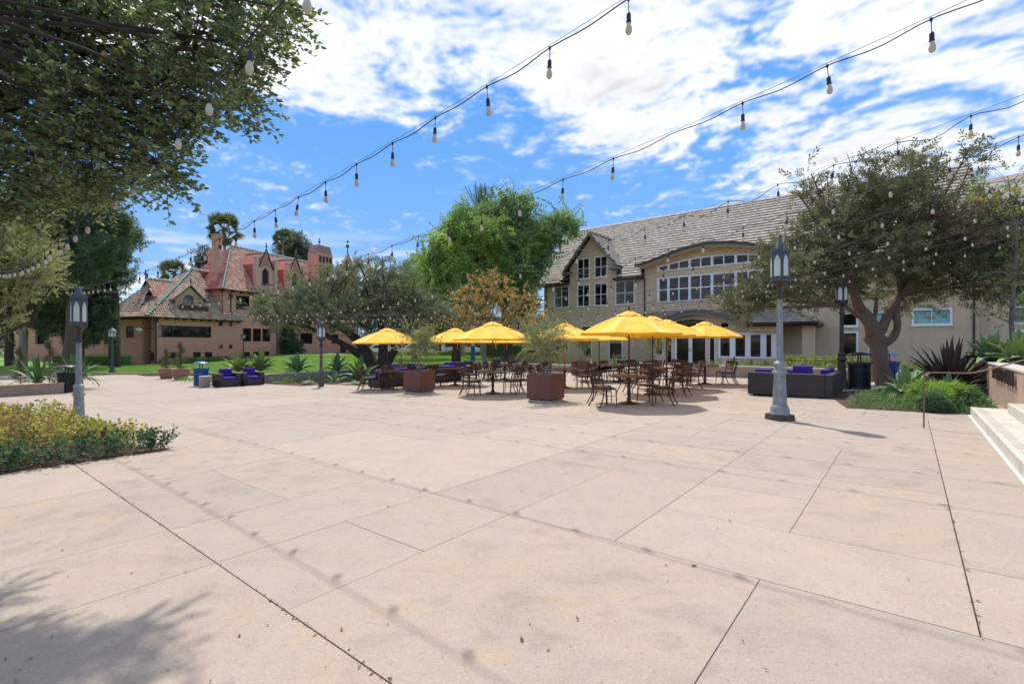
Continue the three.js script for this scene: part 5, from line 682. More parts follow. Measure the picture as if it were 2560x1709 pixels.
// ---- umbrella: eight canvas gores, vent, ribs, pole, strap
function umbrellaParts(o, pole) {
  const R = 1.36, yE = 1.86, yT = 2.42, N = 8, gore = (k) => { const p = [], S = 5, U = 4, P = (u, t) => { const a = (k + u) / N * 2 * Math.PI, chord = Math.cos(Math.PI / N) / Math.cos((u - .5) * 2 * Math.PI / N), r = R * (0.13 + 0.87 * t) * lerp(1, chord, 0.9), sag = 0.085 * Math.sin(Math.PI * t) * Math.sin(Math.PI * u) + 0.05 * t * Math.sin(Math.PI * u) + 0.008 * Math.sin(t * 17 + k * 2.1) * Math.sin(Math.PI * u); return [r * Math.cos(a), lerp(yT - 0.075, yE, t) + 0.05 * Math.sin(Math.PI * t) - sag * 0.6, r * Math.sin(a)]; }; for (let i = 0; i < U; i++) for (let j = 0; j < S; j++) { const a = P(i / U, j / S), b = P((i + 1) / U, j / S), c = P((i + 1) / U, (j + 1) / S), d = P(i / U, (j + 1) / S); p.push(...a, ...b, ...c, ...a, ...c, ...d); } const g = new THREE.BufferGeometry(); g.setAttribute('position', new THREE.Float32BufferAttribute(p, 3)); g.computeVertexNormals(); return plain(g); };
  for (let k = 0; k < N; k++) { const ps = put(gore(k), M.canvas, 'canvas_panel', o); const a0 = k / N * 2 * Math.PI, a1 = (k + 1) / N * 2 * Math.PI; put(quads([[[R * Math.cos(a0), yE, R * Math.sin(a0)], [R * Math.cos(a1), yE, R * Math.sin(a1)], [R * .985 * Math.cos(a1), yE - 0.06, R * .985 * Math.sin(a1)], [R * .985 * Math.cos(a0), yE - 0.06, R * .985 * Math.sin(a0)]]]), M.canvas, 'hem', ps); }
  { const v = lathe([[0.02, yT + 0.03], [0.10, yT + .005], [0.20, yT - .045], [0.31, yT - .105]], 24, (r, y, a) => r * (1 + 0.05 * Math.cos(a * 8)) ); const p = v.attributes.position; for (let i = 0; i < p.count; i++) { const x = p.getX(i), z = p.getZ(i); if (Math.hypot(x, z) > 0.26) p.setY(i, p.getY(i) + 0.022 * Math.cos(Math.atan2(z, x) * 8) + 0.012 * Math.sin(Math.atan2(z, x) * 5)); } v.computeVertexNormals(); put(v, M.canvas, 'vent_cap', o); }
  for (let k = 0; k < N; k++) { const a = k / N * 2 * Math.PI, c = Math.cos(a), s = Math.sin(a); const rb = put(bar([c * .03, yT - .05, s * .03], [c * R * .985, yE - .012, s * R * .985], 0.011, 0.008, 5), pole, 'rib', o); put(bar([c * .05, 1.93, s * .05], [c * R * .52, yE + .235, s * R * .52], 0.009, 0.009, 5), pole, 'strut', rb); }
  put([bar([0, 0.02, 0], [0, yT + .02, 0], 0.021, 0.021, 12)], pole, 'pole', o); put(cyl(0.05, 0.05, 0.07, 0, 1.89, 0, 12), pole, 'hub', o);
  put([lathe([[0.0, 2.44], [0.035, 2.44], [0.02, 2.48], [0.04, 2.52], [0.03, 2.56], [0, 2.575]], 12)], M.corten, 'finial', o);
  put(tube([[0.06, 1.9, 0.03], [0.10, 1.75, 0.05], [0.09, 1.62, 0.04], [0.11, 1.52, 0.06]], 0.012, 5), M.canvas, 'tie_strap', o);
}
const umb = {}; for (const [k, m] of [['brown', M.poleBrown], ['wood', M.poleWood]]) { umb[k] = thing('patio_umbrella', '', 'umbrella', [0, 0, 0], 0, 'yellow patio umbrellas'); umbrellaParts(umb[k], m); umb[k].used = false; }
function umbrella(kind, X, Z, turn, label, sc) { const p = P3(X, Z, groundXZ(X, Z)); const u = umb[kind]; if (!u.used) { u.used = true; u.position.copy(p); u.rotation.y = turn; u.userData.label = label; if (sc) u.scale.setScalar(sc); return u; } const c = copyOf(u, p, turn, label, sc); return c; }
// sets: pole pixel, chairs at bearings (degrees, 0 = away from the camera)
const SETS = [
  [1572.6, 1009, 'brown', 0.30, 'near the second brown planter', [[-62, .74], [-118, .80], [118, .86], [55, .78]]],
  [1232, 983.7, 'brown', 0.1, 'between the two brown planters', [[-70, .8], [-125, .82], [125, .8], [60, .8], [80, 1.1]]],
  [968.5, 971.8, 'brown', 0.35, 'beside the planter at the purple sofa', [[-80, .85], [-125, .8], [165, .8], [110, .8], [60, .85], [-20, .85]]],
  [1137.7, 963.4, 'brown', 0.2, 'in front of the long purple sofa end', [[-60, .8], [-120, .8], [100, .8], [40, .85]]],
  [1411.7, 970, 'wood', 0.15, 'with the orange pole', [[-60, .8], [70, .8], [125, .85], [-120, .8]]],
  [1666.9, 971.5, 'brown', 0.25, 'midway toward the glass entrance doors', [[-70, .8], [60, .8], [110, .85], [-120, .8]]],
  [1631.8, 986, 'brown', 0.05, 'just behind the front umbrella set', [[-50, .8], [130, .8], [65, .8]]],
  [1762.6, 960, 'brown', 0.4, 'closest to the fountain wall and entrance', [[-75, .82], [-120, .82], [80, .82], [120, .85]]],
  [1498, 951.5, 'brown', 0.3, 'in front of the library planter wall', [[-70, .8], [75, .8], [120, .8]]],
  [1262, 948, 'brown', 0.1, 'far back near the lawn edge', [[-70, .8], [70, .8], [-120, .8]]],
];
SETS.forEach(([px, py, kind, turn, where, chs]) => {
  const [X, Z] = pix(px, py); umbrella(kind, X, Z, turn, 'open yellow umbrella over the table ' + where); table(X, Z, 'round table under the umbrella ' + where);
  chs.forEach(([deg, d]) => { const a = deg * Math.PI / 180, cx = X + Math.sin(a) * d, cz = Z + Math.cos(a) * d; const side = deg > 0 ? (deg < 95 ? 'library side' : 'steps side') : deg > -95 ? 'lawn side' : 'open paving side'; chair(cx, cz, X, Z, 'brown chair, ' + side + ', at the table ' + where); });
});
[[1085, 968, .4, 'beside the purple sofa end'], [1060, 958, 2.0, 'behind the olive planter by the sofa'], [1325, 955, 1.0, 'behind the lone olive planter'], [1365, 962, .2, 'next to the table with the orange pole'], [1580, 948, .5, 'near the library planter wall'], [1700, 955, 2.2, 'before the entrance doors']].forEach(([px, py, t, w]) => { const [X, Z] = pix(px, py); chair(X, Z, X + Math.sin(t), Z + Math.cos(t), 'loose brown metal chair ' + w); });
[[1190, 951, 'beyond the sofa, under open sky'], [1325, 948, 'behind the lone olive planter'], [1548, 955, 'between the wall and the front set'], [1602, 946, 'near the entrance walk'], [1700, 948, 'just before the entrance doors']].forEach(([px, py, where], i) => { const [X, Z] = pix(px, py); table(X, Z, 'round table without umbrella ' + where); [[-60, .82], [-130, .8], [60, .8], [125, .82]].forEach(([deg, d], k) => { const a = (deg + i * 17) * Math.PI / 180; chair(X + Math.sin(a) * d, Z + Math.cos(a) * d, X, Z, 'brown chair, ' + ['lawn side', 'open paving side', 'library side', 'steps side'][k] + ', at the bare table ' + where); }); });
// ---- box planters with young olive trees
function planter(px, py, label, tlabel, seed, w = 0.80) {
  const [X, Z] = pix(px, py), y = groundXZ(X, Z), o = thing('box_planter', label, 'planter', [X, y, -Z], ROT_E + 0.14, 'brown metal box planters'), h = 0.80;
  put(box(w - .06, 0.05, w - .06, 0, 0.025, 0), M.paleCon, 'foot', o); put(box(w - .12, 0.03, w - .12, 0, 0.065, 0), M.corten, 'recessed_base', o);
  const L = [rbox(w, h - .09, .03, 0, .08 + (h - .09) / 2, w / 2 - .015, .006, 1), rbox(w, h - .09, .03, 0, .08 + (h - .09) / 2, -w / 2 + .015, .006, 1), rbox(.03, h - .09, w - .06, w / 2 - .015, .08 + (h - .09) / 2, 0, .006, 1), rbox(.03, h - .09, w - .06, -w / 2 + .015, .08 + (h - .09) / 2, 0, .006, 1)]; L.forEach((g) => put(uvBox(g, 1), M.corten, 'side_panel', o)); put(box(w - .06, .02, w - .06, 0, h - .05, 0), M.soil, 'soil', o);
  const ty = y + h - .05, r = rng(seed), bl = []; for (let i = 0; i < 12; i++) { const a = r() * 6.28, q = r() * .62; bl.push([Math.cos(a) * q, 0.72 + r() * .75 - q * .2, Math.sin(a) * q, .36, .34, .36, 70]); } bl.push([0, 1.05, 0, .5, .5, .5, 150]);
  const stems = []; for (let i = 0; i < 4; i++) { const a = i * 1.6 + seed, s = 0.14 + r() * .12; stems.push([[Math.cos(a) * .04, 0, Math.sin(a) * .04, .022], [Math.cos(a) * s, .35, Math.sin(a) * s, .016], [Math.cos(a) * s * 2, .75, Math.sin(a) * s * 2, .010]]); }
  tree('olive_tree', tlabel, X, Z, ty, { kind: 'olive', leaf: leafMat, seed, cols: [[0.17, 0.21, 0.065], [0.23, 0.265, 0.085], [0.31, 0.33, 0.11], [0.40, 0.40, 0.14]], size: .72, gaps: -0.32, freq: 2.4, bark: M.barkGrey, sides: 5, blobs: bl, trunk: stems, fork: stems.map((s) => s[2].slice(0, 3)), bough: 0.008, twigs: 4, group: 'olive trees in box planters' });
}
planter(1048, 981, 'brown metal cube planter beside the purple sofa and its umbrella table', 'young olive tree in the cube planter beside the purple sofa', 501); planter(1364.5, 1002, 'brown metal cube planter standing alone on open paving between two umbrella tables', 'young olive tree in the cube planter on open paving', 502, 0.80);
planter(1452, 938, 'brown metal cube planter far back by the library flower bed', 'young olive tree in the far cube planter by the flower bed', 503, 0.8); planter(1632, 938, 'brown metal cube planter far back before the entrance doors', 'young olive tree before the entrance doors', 504, 0.8);

// ---- lamp posts
const castTex = tex(512, (u, v) => { const s = tfbm(u * 1, v, 5, 4, 70), g = tfbm(u, v, 50, 2, 75), c = 0.68 + 0.28 * s + 0.2 * g; return [c, c, c]; });
M.castGrey = mat([0.40, 0.42, 0.43], 0.6, { metalness: 0.25, map: castTex }); M.castDark = mat([0.06, 0.06, 0.06], 0.5, { metalness: 0.3 }); M.lantern = mat([0.085, 0.11, 0.125], 0.5, { metalness: 0.35, map: stuccoTex }); M.frost = mat([0.80, 0.85, 0.82], 0.55, { physical: true, transmission: 0.35, thickness: 0 }); M.bronzeLamp = mat([0.055, 0.045, 0.038], 0.5, { metalness: 0.4 });
function gothicLamp(X, Z, cut, label, body, head, turn = 0.25, sc = 1) {
  const o = thing('lamp_post', label, 'lamp post', P3(X, Z, groundXZ(X, Z)), turn); o.scale.setScalar(sc);
  const fl = (n, d) => (r, y, a) => r * (1 - d * Math.pow(Math.abs(Math.sin(a * n / 2)), 2));
  put([cyl(0.275, 0.262, 0.12, 0, 0, 0, 4).rotateY(Math.PI / 4)], M.castDark, 'plinth', o);
  put(lathe([[0.19, 0.112], [0.195, 0.135], [0.178, 0.15], [0.178, 0.235], [0.155, 0.25], [0.165, 0.275], [0.14, 0.30]], 32), body, 'drum', o);
  put(lathe([[0.138, 0.298], [0.13, 0.36], [0.122, 0.55], [0.112, 0.75], [0.105, 0.90]], 72, fl(16, 0.13)), body, 'fluted_pedestal', o);
  put(lathe([[0.103, 0.895], [0.112, 0.93], [0.142, 0.955], [0.142, 0.98], [0.108, 1.0], [0.103, 1.10], [0.117, 1.12], [0.120, 1.145], [0.098, 1.165], [0.088, 1.185], [0.066, 1.20]], 32), body, 'collar', o);
  const s1 = 2.46 - cut; put(lathe([[0.067, 1.19], [0.064, 1.6], [0.056, s1]], 60, fl(14, 0.14)), body, 'fluted_shaft', o);
  const d = -cut; put(lathe([[0.056, 2.45 + d], [0.085, 2.47 + d], [0.088, 2.50 + d], [0.06, 2.53 + d], [0.052, 2.57 + d], [0.058, 2.61 + d], [0.034, 2.67 + d], [0.042, 2.71 + d], [0.11, 2.76 + d], [0.165, 2.79 + d], [0.165, 2.81 + d]], 28), head === M.lantern ? M.bronzeLamp : head, 'neck', o);
  const H0 = 2.81 + d, H1 = 3.40 + d, R = 0.150, n = 6;
  for (let k = 0; k < n; k++) {                                      // six sides: arched frame, frosted pane, pierced rail
    const a = (k + .5) / n * 2 * Math.PI, w = 2 * R * Math.tan(Math.PI / n) - .006, g = new THREE.Group(), hw = w / 2; const arc = [[-hw + .022, 0.10], [hw - .022, 0.10], [hw - .022, 0.40]]; for (let i = 0; i <= 6; i++) { const t = i / 6; arc.push([lerp(hw - .022, 0, t), 0.40 + 0.13 * Math.sin(t * Math.PI / 2)]); } for (let i = 1; i <= 6; i++) { const t = i / 6; arc.push([lerp(0, -hw + .022, t), 0.40 + 0.13 * Math.cos(t * Math.PI / 2)]); }
    const ty = new THREE.Matrix4().makeRotationY(-a + Math.PI / 2).setPosition(Math.cos(a) * R, H0, Math.sin(a) * R);
    const f = put(extr(poly(rect(-hw, 0, hw, 0.60), [arc, [[-hw + .03, .03], [0, .06], [-hw + .03, .085]], [[hw - .03, .03], [0, .06], [hw - .03, .085]], ...[0, 1, 2, 3].map((i) => rect(-hw + .025 + i * .036, .555, -hw + .045 + i * .036, .575))]), 0.014).applyMatrix4(ty), head, 'side_frame', o);
    put(new THREE.ShapeGeometry(poly(arc.map(([x, y]) => [x * 1.05, y]))).translate(0, 0, 0.006).applyMatrix4(ty), M.frost, 'pane', f);
    const c = (k / n) * 2 * Math.PI, rc = R / Math.cos(Math.PI / n); put([bar([Math.cos(c) * rc, H0 - .02, Math.sin(c) * rc], [Math.cos(c) * rc, H1 + .10, Math.sin(c) * rc], 0.012, 0.008, 6), bar([Math.cos(c) * rc, H1 + .10, Math.sin(c) * rc], [Math.cos(c) * (rc + .03), H1 + .15, Math.sin(c) * (rc + .03)], 0.008, 0.002, 5)], head, 'corner_post', o);
    const cr = new THREE.Shape(); cr.moveTo(-hw, 0); cr.lineTo(hw, 0); cr.lineTo(hw, .03); for (let i = 3; i >= -3; i--) cr.lineTo(i * hw / 3, .03 + (i % 2 ? .045 : .01)); cr.lineTo(-hw, .03); put(extr(cr, 0.01).translate(0, 0.60, 0).applyMatrix4(ty), head, 'cresting', o);
  }
  put(new THREE.CylinderGeometry(0.02, 0.12, 0.26, 6).translate(0, H1 + 0.13 + .04, 0), head, 'roof', o); put(new THREE.CylinderGeometry(0.17, 0.17, 0.01, 6).rotateY(Math.PI / 6).translate(0, H1 + .01, 0), head, 'cap_plate', o); put(new THREE.CylinderGeometry(0.17, 0.17, 0.012, 6).rotateY(Math.PI / 6).translate(0, H0, 0), head, 'floor_plate', o);
  put(cyl(0.05, 0.05, 0.13, 0, H0 + .01, 0, 10), M.frost, 'lamp_holder', o);
  put(lathe([[0.012, H1 + .28], [0.01, H1 + .33], [0.028, H1 + .345], [0.024, H1 + .37], [0.0, H1 + .385]], 10), head, 'finial', o); return o;
}
{ const [X, Z] = pix(1950, 1049); gothicLamp(X, Z, 0, 'tall grey fluted lamp post with gothic lantern standing on open paving near the steps', M.castGrey, M.lantern, 0.25, .97); }
{ const [X, Z] = pix(196, 1052); gothicLamp(X, Z, 0.36, 'grey lamp post with gothic lantern rising from the yellow leaved ground cover', M.castGrey, M.lantern, 0.45, 1.08); const l = scene.children.at(-1); l.position.y -= 0.42; l.scale.set(0.9, 1.08, 0.9); }
{ const [X, Z] = pix(802.5, 966); gothicLamp(X, Z, 0.28, 'slim grey lamp post before the flower bed with agaves', mat([0.10, 0.105, 0.11], 0.6, { metalness: .3 }), M.lantern, 0.1).position.y -= 0.42; }
{ const [X, Z] = pix(2104.8, 972); gothicLamp(X, Z, 0, 'dark bronze lamp post behind the dark wicker sectional', M.bronzeLamp, M.bronzeLamp, 0.2); }
{ const o = gothicLamp(-2.4, 42, 0, 'pale grey lamp post far off beside the blue emergency post', M.castGrey, M.lantern, 0.2, 1.12); }
// small green lamps on the lawn
M.greenIron = mat([0.05, 0.105, 0.085], 0.6, { metalness: 0.2, map: stuccoTex });
function lawnLamp(X, Z, label, h = 3.7) { const o = thing('lawn_lamp', label, 'lamp post', P3(X, Z, groundXZ(X, Z)), 0.3, 'green lawn lamps'), s = h / 3.7; o.scale.setScalar(s); put(lathe([[0.26, 0], [0.26, .14], [0.17, .2], [0.15, .5], [0.12, .56], [0.095, .7], [0.085, 2.6], [0.12, 2.66], [0.09, 2.72], [0.20, 2.8]], 20), M.greenIron, 'post', o); put(lathe([[0.29, 2.8], [0.31, 2.84], [0.30, 2.9]], 8), M.greenIron, 'gallery', o); for (let k = 0; k < 8; k++) { const a = k / 8 * 6.283; put(bar([Math.cos(a) * .27, 2.88, Math.sin(a) * .27], [Math.cos(a) * .29, 3.28, Math.sin(a) * .29], .018), M.greenIron, 'bar', o); } put(new THREE.CylinderGeometry(0.265, 0.25, 0.4, 8, 1, true).translate(0, 3.08, 0), M.frost, 'glass', o); put(lathe([[0.36, 3.26], [0.34, 3.34], [0.2, 3.44], [0.12, 3.55], [0.05, 3.58], [0.06, 3.64], [0, 3.78]], 8), M.greenIron, 'cap', o); return o; }
{ const [X, Z] = pix(279.6, 932); lawnLamp(X, Z, 'verdigris green lamp on the lawn in front of the rounded end of the pink house'); } lawnLamp(-34.2, 61.5, 'verdigris green lamp by the hedge under the triple windows', 3.3);
// ---- litter bins
function bin(X, Z, m, label, dark) {
  const o = thing('litter_bin', label, 'bin', P3(X, Z, groundXZ(X, Z)), 0.3), R = 0.30, H = 0.86, n = 26; put(cyl(R * .93, R * .96, H - .1, 0, .06, 0, 26), mat([0.012, 0.012, 0.014], 0.5), 'liner', o);
  for (let k = 0; k < n; k++) { const a = k / n * 6.283, c = Math.cos(a), s = Math.sin(a); put(box(0.046, H - .08, 0.012).translate(0, H / 2 - .01, R).rotateY(a), m, 'slat', o); }
  for (const [y, h] of [[0.05, .05], [0.58, .05], [H - .09, .045]]) put(lathe([[R + .012, y], [R + .018, y + h / 2], [R + .012, y + h]], 30), m, 'hoop', o); put(lathe([[R + .05, H - .02], [R + .06, H], [R + .02, H + .012], [R - .08, H]], 30), m, 'rim', o);
  for (let k = 0; k < n; k++) { const a = k / n * 6.283; put(tube([[Math.cos(a) * R, H - .12, Math.sin(a) * R], [Math.cos(a) * (R + .02), H - .06, Math.sin(a) * (R + .02)], [Math.cos(a) * (R + .055), H - .01, Math.sin(a) * (R + .055)]], 0.007, 4, 3), m, 'slat_tip', o); }
  for (const s of [-1, 1]) { put(bar([s * .055, H - .05, 0], [s * .055, H + .28, 0], 0.022), m, 'lid_post', o); put(bar([s * (R + .01), H, 0], [s * (R + .01), H + .27, 0], 0.006), m, 'lid_stay', o); }
  put(lathe([[0.0, H + .345], [0.12, H + .335], [0.25, H + .305], [0.345, H + .262], [0.35, H + .245], [0.33, H + .25], [0, H + .30]], 32), m, 'lid', o); return o;
}
M.binBlack = mat([0.018, 0.018, 0.022], 0.4, { metalness: .2 }); M.binBlue = mat([0.010, 0.10, 0.36], 0.35);
{ let [X, Z] = pix(502, 965); bin(X, Z, M.binBlue, 'blue slatted litter bin with domed lid beside the purple armchairs'); [X, Z] = pix(166, 981); bin(X, Z, M.binBlack, 'black slatted litter bin at the end of the planter wall with clivia'); [X, Z] = pix(2149, 972); bin(X, Z, M.binBlack, 'black slatted litter bin next to the leaning oak trunk'); bin(X + 2.75, Z + 2.3, M.binBlue, 'blue slatted litter bin half hidden behind the leaning oak trunk'); }
// ---- dark wicker seating with purple cushions
const wickerTex = tex(256, (u, v) => { const a = Math.sin(u * 2 * Math.PI * 32), b = Math.sin(v * 2 * Math.PI * 32), c = 0.7 + 0.3 * (Math.floor(u * 64) % 2 === Math.floor(v * 64) % 2 ? a * a : b * b); return [c, c, c]; });
M.wicker = mat([0.040, 0.034, 0.036], 0.55, { map: wickerTex, bumpMap: wickerTex, bumpScale: 0.004 }); M.purple = mat([0.050, 0.016, 0.24], 0.9, { bumpMap: bumpGrain, bumpScale: .001 });
function seatBlock(o, x0, x1, z0, z1, h, name = 'frame') { put(uvBox(rbox(x1 - x0, h, z1 - z0, (x0 + x1) / 2, h / 2 + .03, (z0 + z1) / 2, 0.02), 2), M.wicker, name, o); }
const cushion = (o, x0, x1, y0, y1, z0, z1, name) => put(rbox(x1 - x0, y1 - y0, z1 - z0, (x0 + x1) / 2, (y0 + y1) / 2, (z0 + z1) / 2, 0.045, 3), M.purple, name, o);
function feet(o, xs, zs) { for (const x of xs) for (const z of zs) put(box(0.1, 0.03, 0.1, x, 0.015, z), M.steel, 'foot', o); }
function armchair(o, w, d = 0.85) { seatBlock(o, -w / 2, w / 2, -d / 2 + .16, d / 2, 0.30, 'seat_base'); seatBlock(o, -w / 2, -w / 2 + .2, -d / 2, d / 2, 0.60, 'arm'); seatBlock(o, w / 2 - .2, w / 2, -d / 2, d / 2, 0.60, 'arm'); seatBlock(o, -w / 2 + .2, w / 2 - .2, -d / 2, -d / 2 + .16, 0.62, 'back'); cushion(o, -w / 2 + .21, w / 2 - .21, .33, .46, -d / 2 + .3, d / 2 - .01, 'seat_cushion'); cushion(o, -w / 2 + .22, w / 2 - .22, .46, .84, -d / 2 + .17, -d / 2 + .34, 'back_cushion'); feet(o, [-w / 2 + .1, w / 2 - .1], [-d / 2 + .1, d / 2 - .08]); }
{ // two armchairs by the blue bin: fronts face the plaza (-e2)
  const turn = ROT_E; let p = AB(9.02, 24.72), o = thing('wicker_armchair', 'dark wicker armchair with purple cushions beside the small concrete block', 'armchair', p, turn, 'wicker armchairs'); armchair(o, 0.98); o = thing('wicker_armchair', 'dark wicker armchair with purple cushions beside the low planter wall', 'armchair', AB(10.05, 24.68), turn, 'wicker armchairs'); armchair(o, 0.98);
  o = thing('concrete_block', 'small square concrete side block between the blue bin and an armchair', 'block', AB(8.22, 25.1), turn); put(uvBox(rbox(.36, .5, .36, 0, .25, 0, .015, 1), .5), M.wallCon, 'body', o); put(uvBox(rbox(.37, .04, .37, 0, .515, 0, .01, 1), .5), M.paleCon, 'top', o);
}
{ // sectional near the tall lamp, seen from behind
  const o = thing('wicker_sectional', 'dark wicker corner sectional seen from behind the tall grey lamp post', 'sofa', AB(15.6, 2.70), ROT_F, 'wicker sofas'); // local x along -e2, z toward the camera side
  seatBlock(o, -0.98, 0.95, -0.02, 0.16, 0.64, 'back'); seatBlock(o, 0.95, 1.13, -2.4, 0.16, 0.64, 'side_back'); seatBlock(o, -0.98, 0.95, -0.85, -0.02, 0.3, 'seat_base'); seatBlock(o, 0.2, 0.95, -2.4, -0.85, 0.3, 'seat_base'); seatBlock(o, -1.0, -0.85, -0.85, -0.02, 0.55, 'arm');
  cushion(o, -0.80, 0.25, .33, .47, -.84, -.18, 'seat_cushion'); cushion(o, -0.84, 0.15, .47, .76, -.19, -.02, 'back_cushion'); cushion(o, 0.25, 0.92, .33, .47, -2.3, -.18, 'seat_cushion'); cushion(o, 0.12, 0.6, .5, .88, -.42, -.2, 'throw_cushion'); cushion(o, 0.76, 0.94, .47, .78, -1.2, -.5, 'back_cushion'); cushion(o, 0.76, 0.94, .47, .78, -2.2, -1.25, 'back_cushion'); feet(o, [-.9, -.05, .95], [.05, -.75]);
  const t = thing('wicker_table', 'low dark wicker table inside the corner sectional', 'table', AB(17.3, 3.1), ROT_F); seatBlock(t, -.45, .45, -.3, .3, .42, 'body'); put(box(.92, .02, .62, 0, .46, 0), M.dark, 'top', t);
}
{ // long sofas behind the tables toward the lawn
  const sofa = (a, b, w, turn, label) => { const o = thing('wicker_sofa', label, 'sofa', AB(a, b), turn, 'wicker sofas'); const d = .85; seatBlock(o, -w / 2, w / 2, -d / 2 + .16, d / 2, 0.30, 'seat_base'); seatBlock(o, -w / 2, w / 2, -d / 2, -d / 2 + .16, 0.62, 'back'); seatBlock(o, -w / 2, -w / 2 + .2, -d / 2 + .16, d / 2, .58, 'arm'); const n = Math.round(w / .75); for (let i = 0; i < n; i++) { const a0 = -w / 2 + .2 + i * (w - .2) / n, a1 = -w / 2 + .2 + (i + 1) * (w - .2) / n - .01; cushion(o, a0, a1, .33, .47, -d / 2 + .3, d / 2, 'seat_cushion'); cushion(o, a0, a1, .46, .77, -d / 2 + .16, -d / 2 + .36, 'back_cushion'); } feet(o, [-w / 2 + .1, w / 2 - .1], [-d / 2 + .1, d / 2 - .1]); };
  sofa(13.4, 17.3, 2.9, ROT_E + Math.PI, 'long dark wicker sofa with purple back cushions behind the olive planter'); sofa(15.9, 17.3, 1.6, ROT_E + Math.PI, 'dark wicker sofa end with purple cushions turned toward the tables'); sofa(17.5, 22.4, 2.0, ROT_E, 'small dark wicker sofa with purple cushions at the lawn edge'); sofa(20.5, 21.2, 2.0, ROT_E, 'small dark wicker sofa with purple cushions under the autumn tree');
  for (const [px, py, k] of [[1180, 944, 0], [1215, 946, 1], [1250, 940, 2]]) { const [X, Z] = pix(px, py), o = thing('lounge_chair', ['dark grey sling chair by the glass topped table', 'second dark grey sling chair by the glass topped table', 'dark grey sling chair beyond the glass topped table'][k], 'chair', P3(X, Z, groundXZ(X, Z)), 2.6 - k, 'dark sling lounge chairs'); put(rbox(.55, .03, .55, 0, .42, 0, .01, 1), M.wicker, 'seat', o); put(rbox(.55, .5, .03, 0, .7, -.3, .01, 1).rotateX(-0.06), M.wicker, 'back', o); for (const x of [-.25, .25]) for (const z of [-.25, .25]) put(bar([x, 0, z], [x, .42, z], .014), M.dark, 'leg', o); }
  { const [X, Z] = pix(1236, 948), o = thing('glass_table', 'low glass topped table among the grey sling chairs', 'table', P3(X, Z, groundXZ(X, Z)), .4); put(rbox(1.1, .02, .7, 0, .5, 0, .008, 1), mat([.55, .68, .66], .08), 'top', o); for (const x of [-.45, .45]) for (const z of [-.27, .27]) put(bar([x, 0, z], [x, .49, z], .02), M.dark, 'leg', o); }
}
// ---- terracotta pots with spiral topiary
M.terracotta = mat([0.40, 0.235, 0.155], 0.9, { map: conB, bumpMap: bumpGrain, bumpScale: .01 });
function topiary(X, Z, h, y, label, plabel, cols, seed, pot = true) {
  if (pot) { const o = thing('terracotta_pot', plabel, 'pot', P3(X, Z, y), 0, 'terracotta pots'); put(lathe([[0.0, 0.0], [0.30, 0.0], [0.32, 0.03], [0.33, 0.09], [0.36, 0.12], [0.43, 0.30], [0.475, 0.5], [0.47, 0.56], [0.50, 0.60], [0.515, 0.66], [0.49, 0.69], [0.455, 0.66]], 32, (r, yy, a) => r * (1 + (yy > .15 && yy < .5 ? .018 * Math.sin(a * 9) * Math.sin(yy * 22) : 0))), M.terracotta, 'body', o); put(cyl(.45, .45, .02, 0, .62, 0, 24), M.soil, 'soil', o); y += 0.62; }
  const t = thing('spiral_topiary', label, 'shrub', P3(X, Z, y), seed); put(bar([0, -.02, 0], [0, h * .95, 0], .03, .012), M.bark, 'stem', t); const bl = [], N = 26; for (let i = 0; i < N; i++) { const q = i / (N - 1), a = q * 2.6 * 2 * Math.PI + seed, R = lerp(.26, .04, q); bl.push([Math.cos(a) * R, lerp(.12, h, q), Math.sin(a) * R, lerp(.20, .09, q), lerp(.13, .10, q), lerp(.20, .09, q), 70]); } foliage(t, 'foliage', SPR.fine, leafMat, bl, cols, seed * 7 + 1, { size: .33, gaps: -.9, shell: .2 });
}
const topC = [[0.075, 0.085, 0.025], [0.10, 0.105, 0.03], [0.14, 0.13, 0.045]], topDry = [[0.17, 0.14, 0.05], [0.24, 0.18, 0.07], [0.12, 0.11, 0.035]];
{ let [X, Z] = pix(415.5, 946.5); topiary(X, Z, 1.25, groundXZ(X, Z), 'yellowing spiral topiary in the terracotta pot closer to the lawn kerb', 'terracotta pot holding the yellowing shorter spiral', topDry, 3); [X, Z] = pix(451, 949.5); topiary(X, Z, 1.6, groundXZ(X, Z), 'taller green spiral topiary in its terracotta pot', 'terracotta pot holding the taller green spiral', topC, 4);
  topiary(-23.9, 23.5, 1.7, groundXZ(-23.9, 23.5) + .3, 'greenish spiral topiary growing behind the planter wall', '', topC, 5, false); topiary(-22.3, 23.3, 2.0, groundXZ(-22.3, 23.3) + .3, 'slender dark spiral topiary beside the clivia clump', '', topC, 6, false); }
// ---- handrail by the steps
{ const B = AB(10.95, -0.2), u = (b, y) => { const [X, Z] = XZ(10.95, b); return P3(X, Z, y).sub(B); }, o = thing('handrail', 'thin brown steel handrail rising from the paving up the steps', 'handrail', B); const g = B.y; put([tube([u(-.2, g - .02), u(-.2, g + .5), u(-.2, g + .86), u(-.215, g + .92), u(-.27, g + .955), u(-.36, g + .96), u(-.75, g + .965)], 0.0115, 8, 40), tube([u(-.75, g + .965), u(-.85, g + .985), u(-1.4, g + 1.2), u(-2.6, g + 1.66)], 0.0115, 8, 24)], mat([0.20, 0.11, 0.08], 0.45, { metalness: .3 }), 'rail', o); }
// ---- blue emergency post
{ const X = -3.6, Z = 44.5, o = thing('emergency_post', 'slim blue emergency call post with a white notice beyond the tables', 'post', P3(X, Z, groundXZ(X, Z))); put(rbox(.36, 2.3, .36, 0, 1.15, 0, .03, 1), mat([.01, .13, .42], .4), 'body', o); put(rbox(.30, .35, .02, 0, 1.65, .19, .004, 1), M.white, 'notice', o); put(cyl(.06, .05, .25, 0, 2.3, 0, 8), mat([.3, .5, .7], .3), 'beacon', o); }
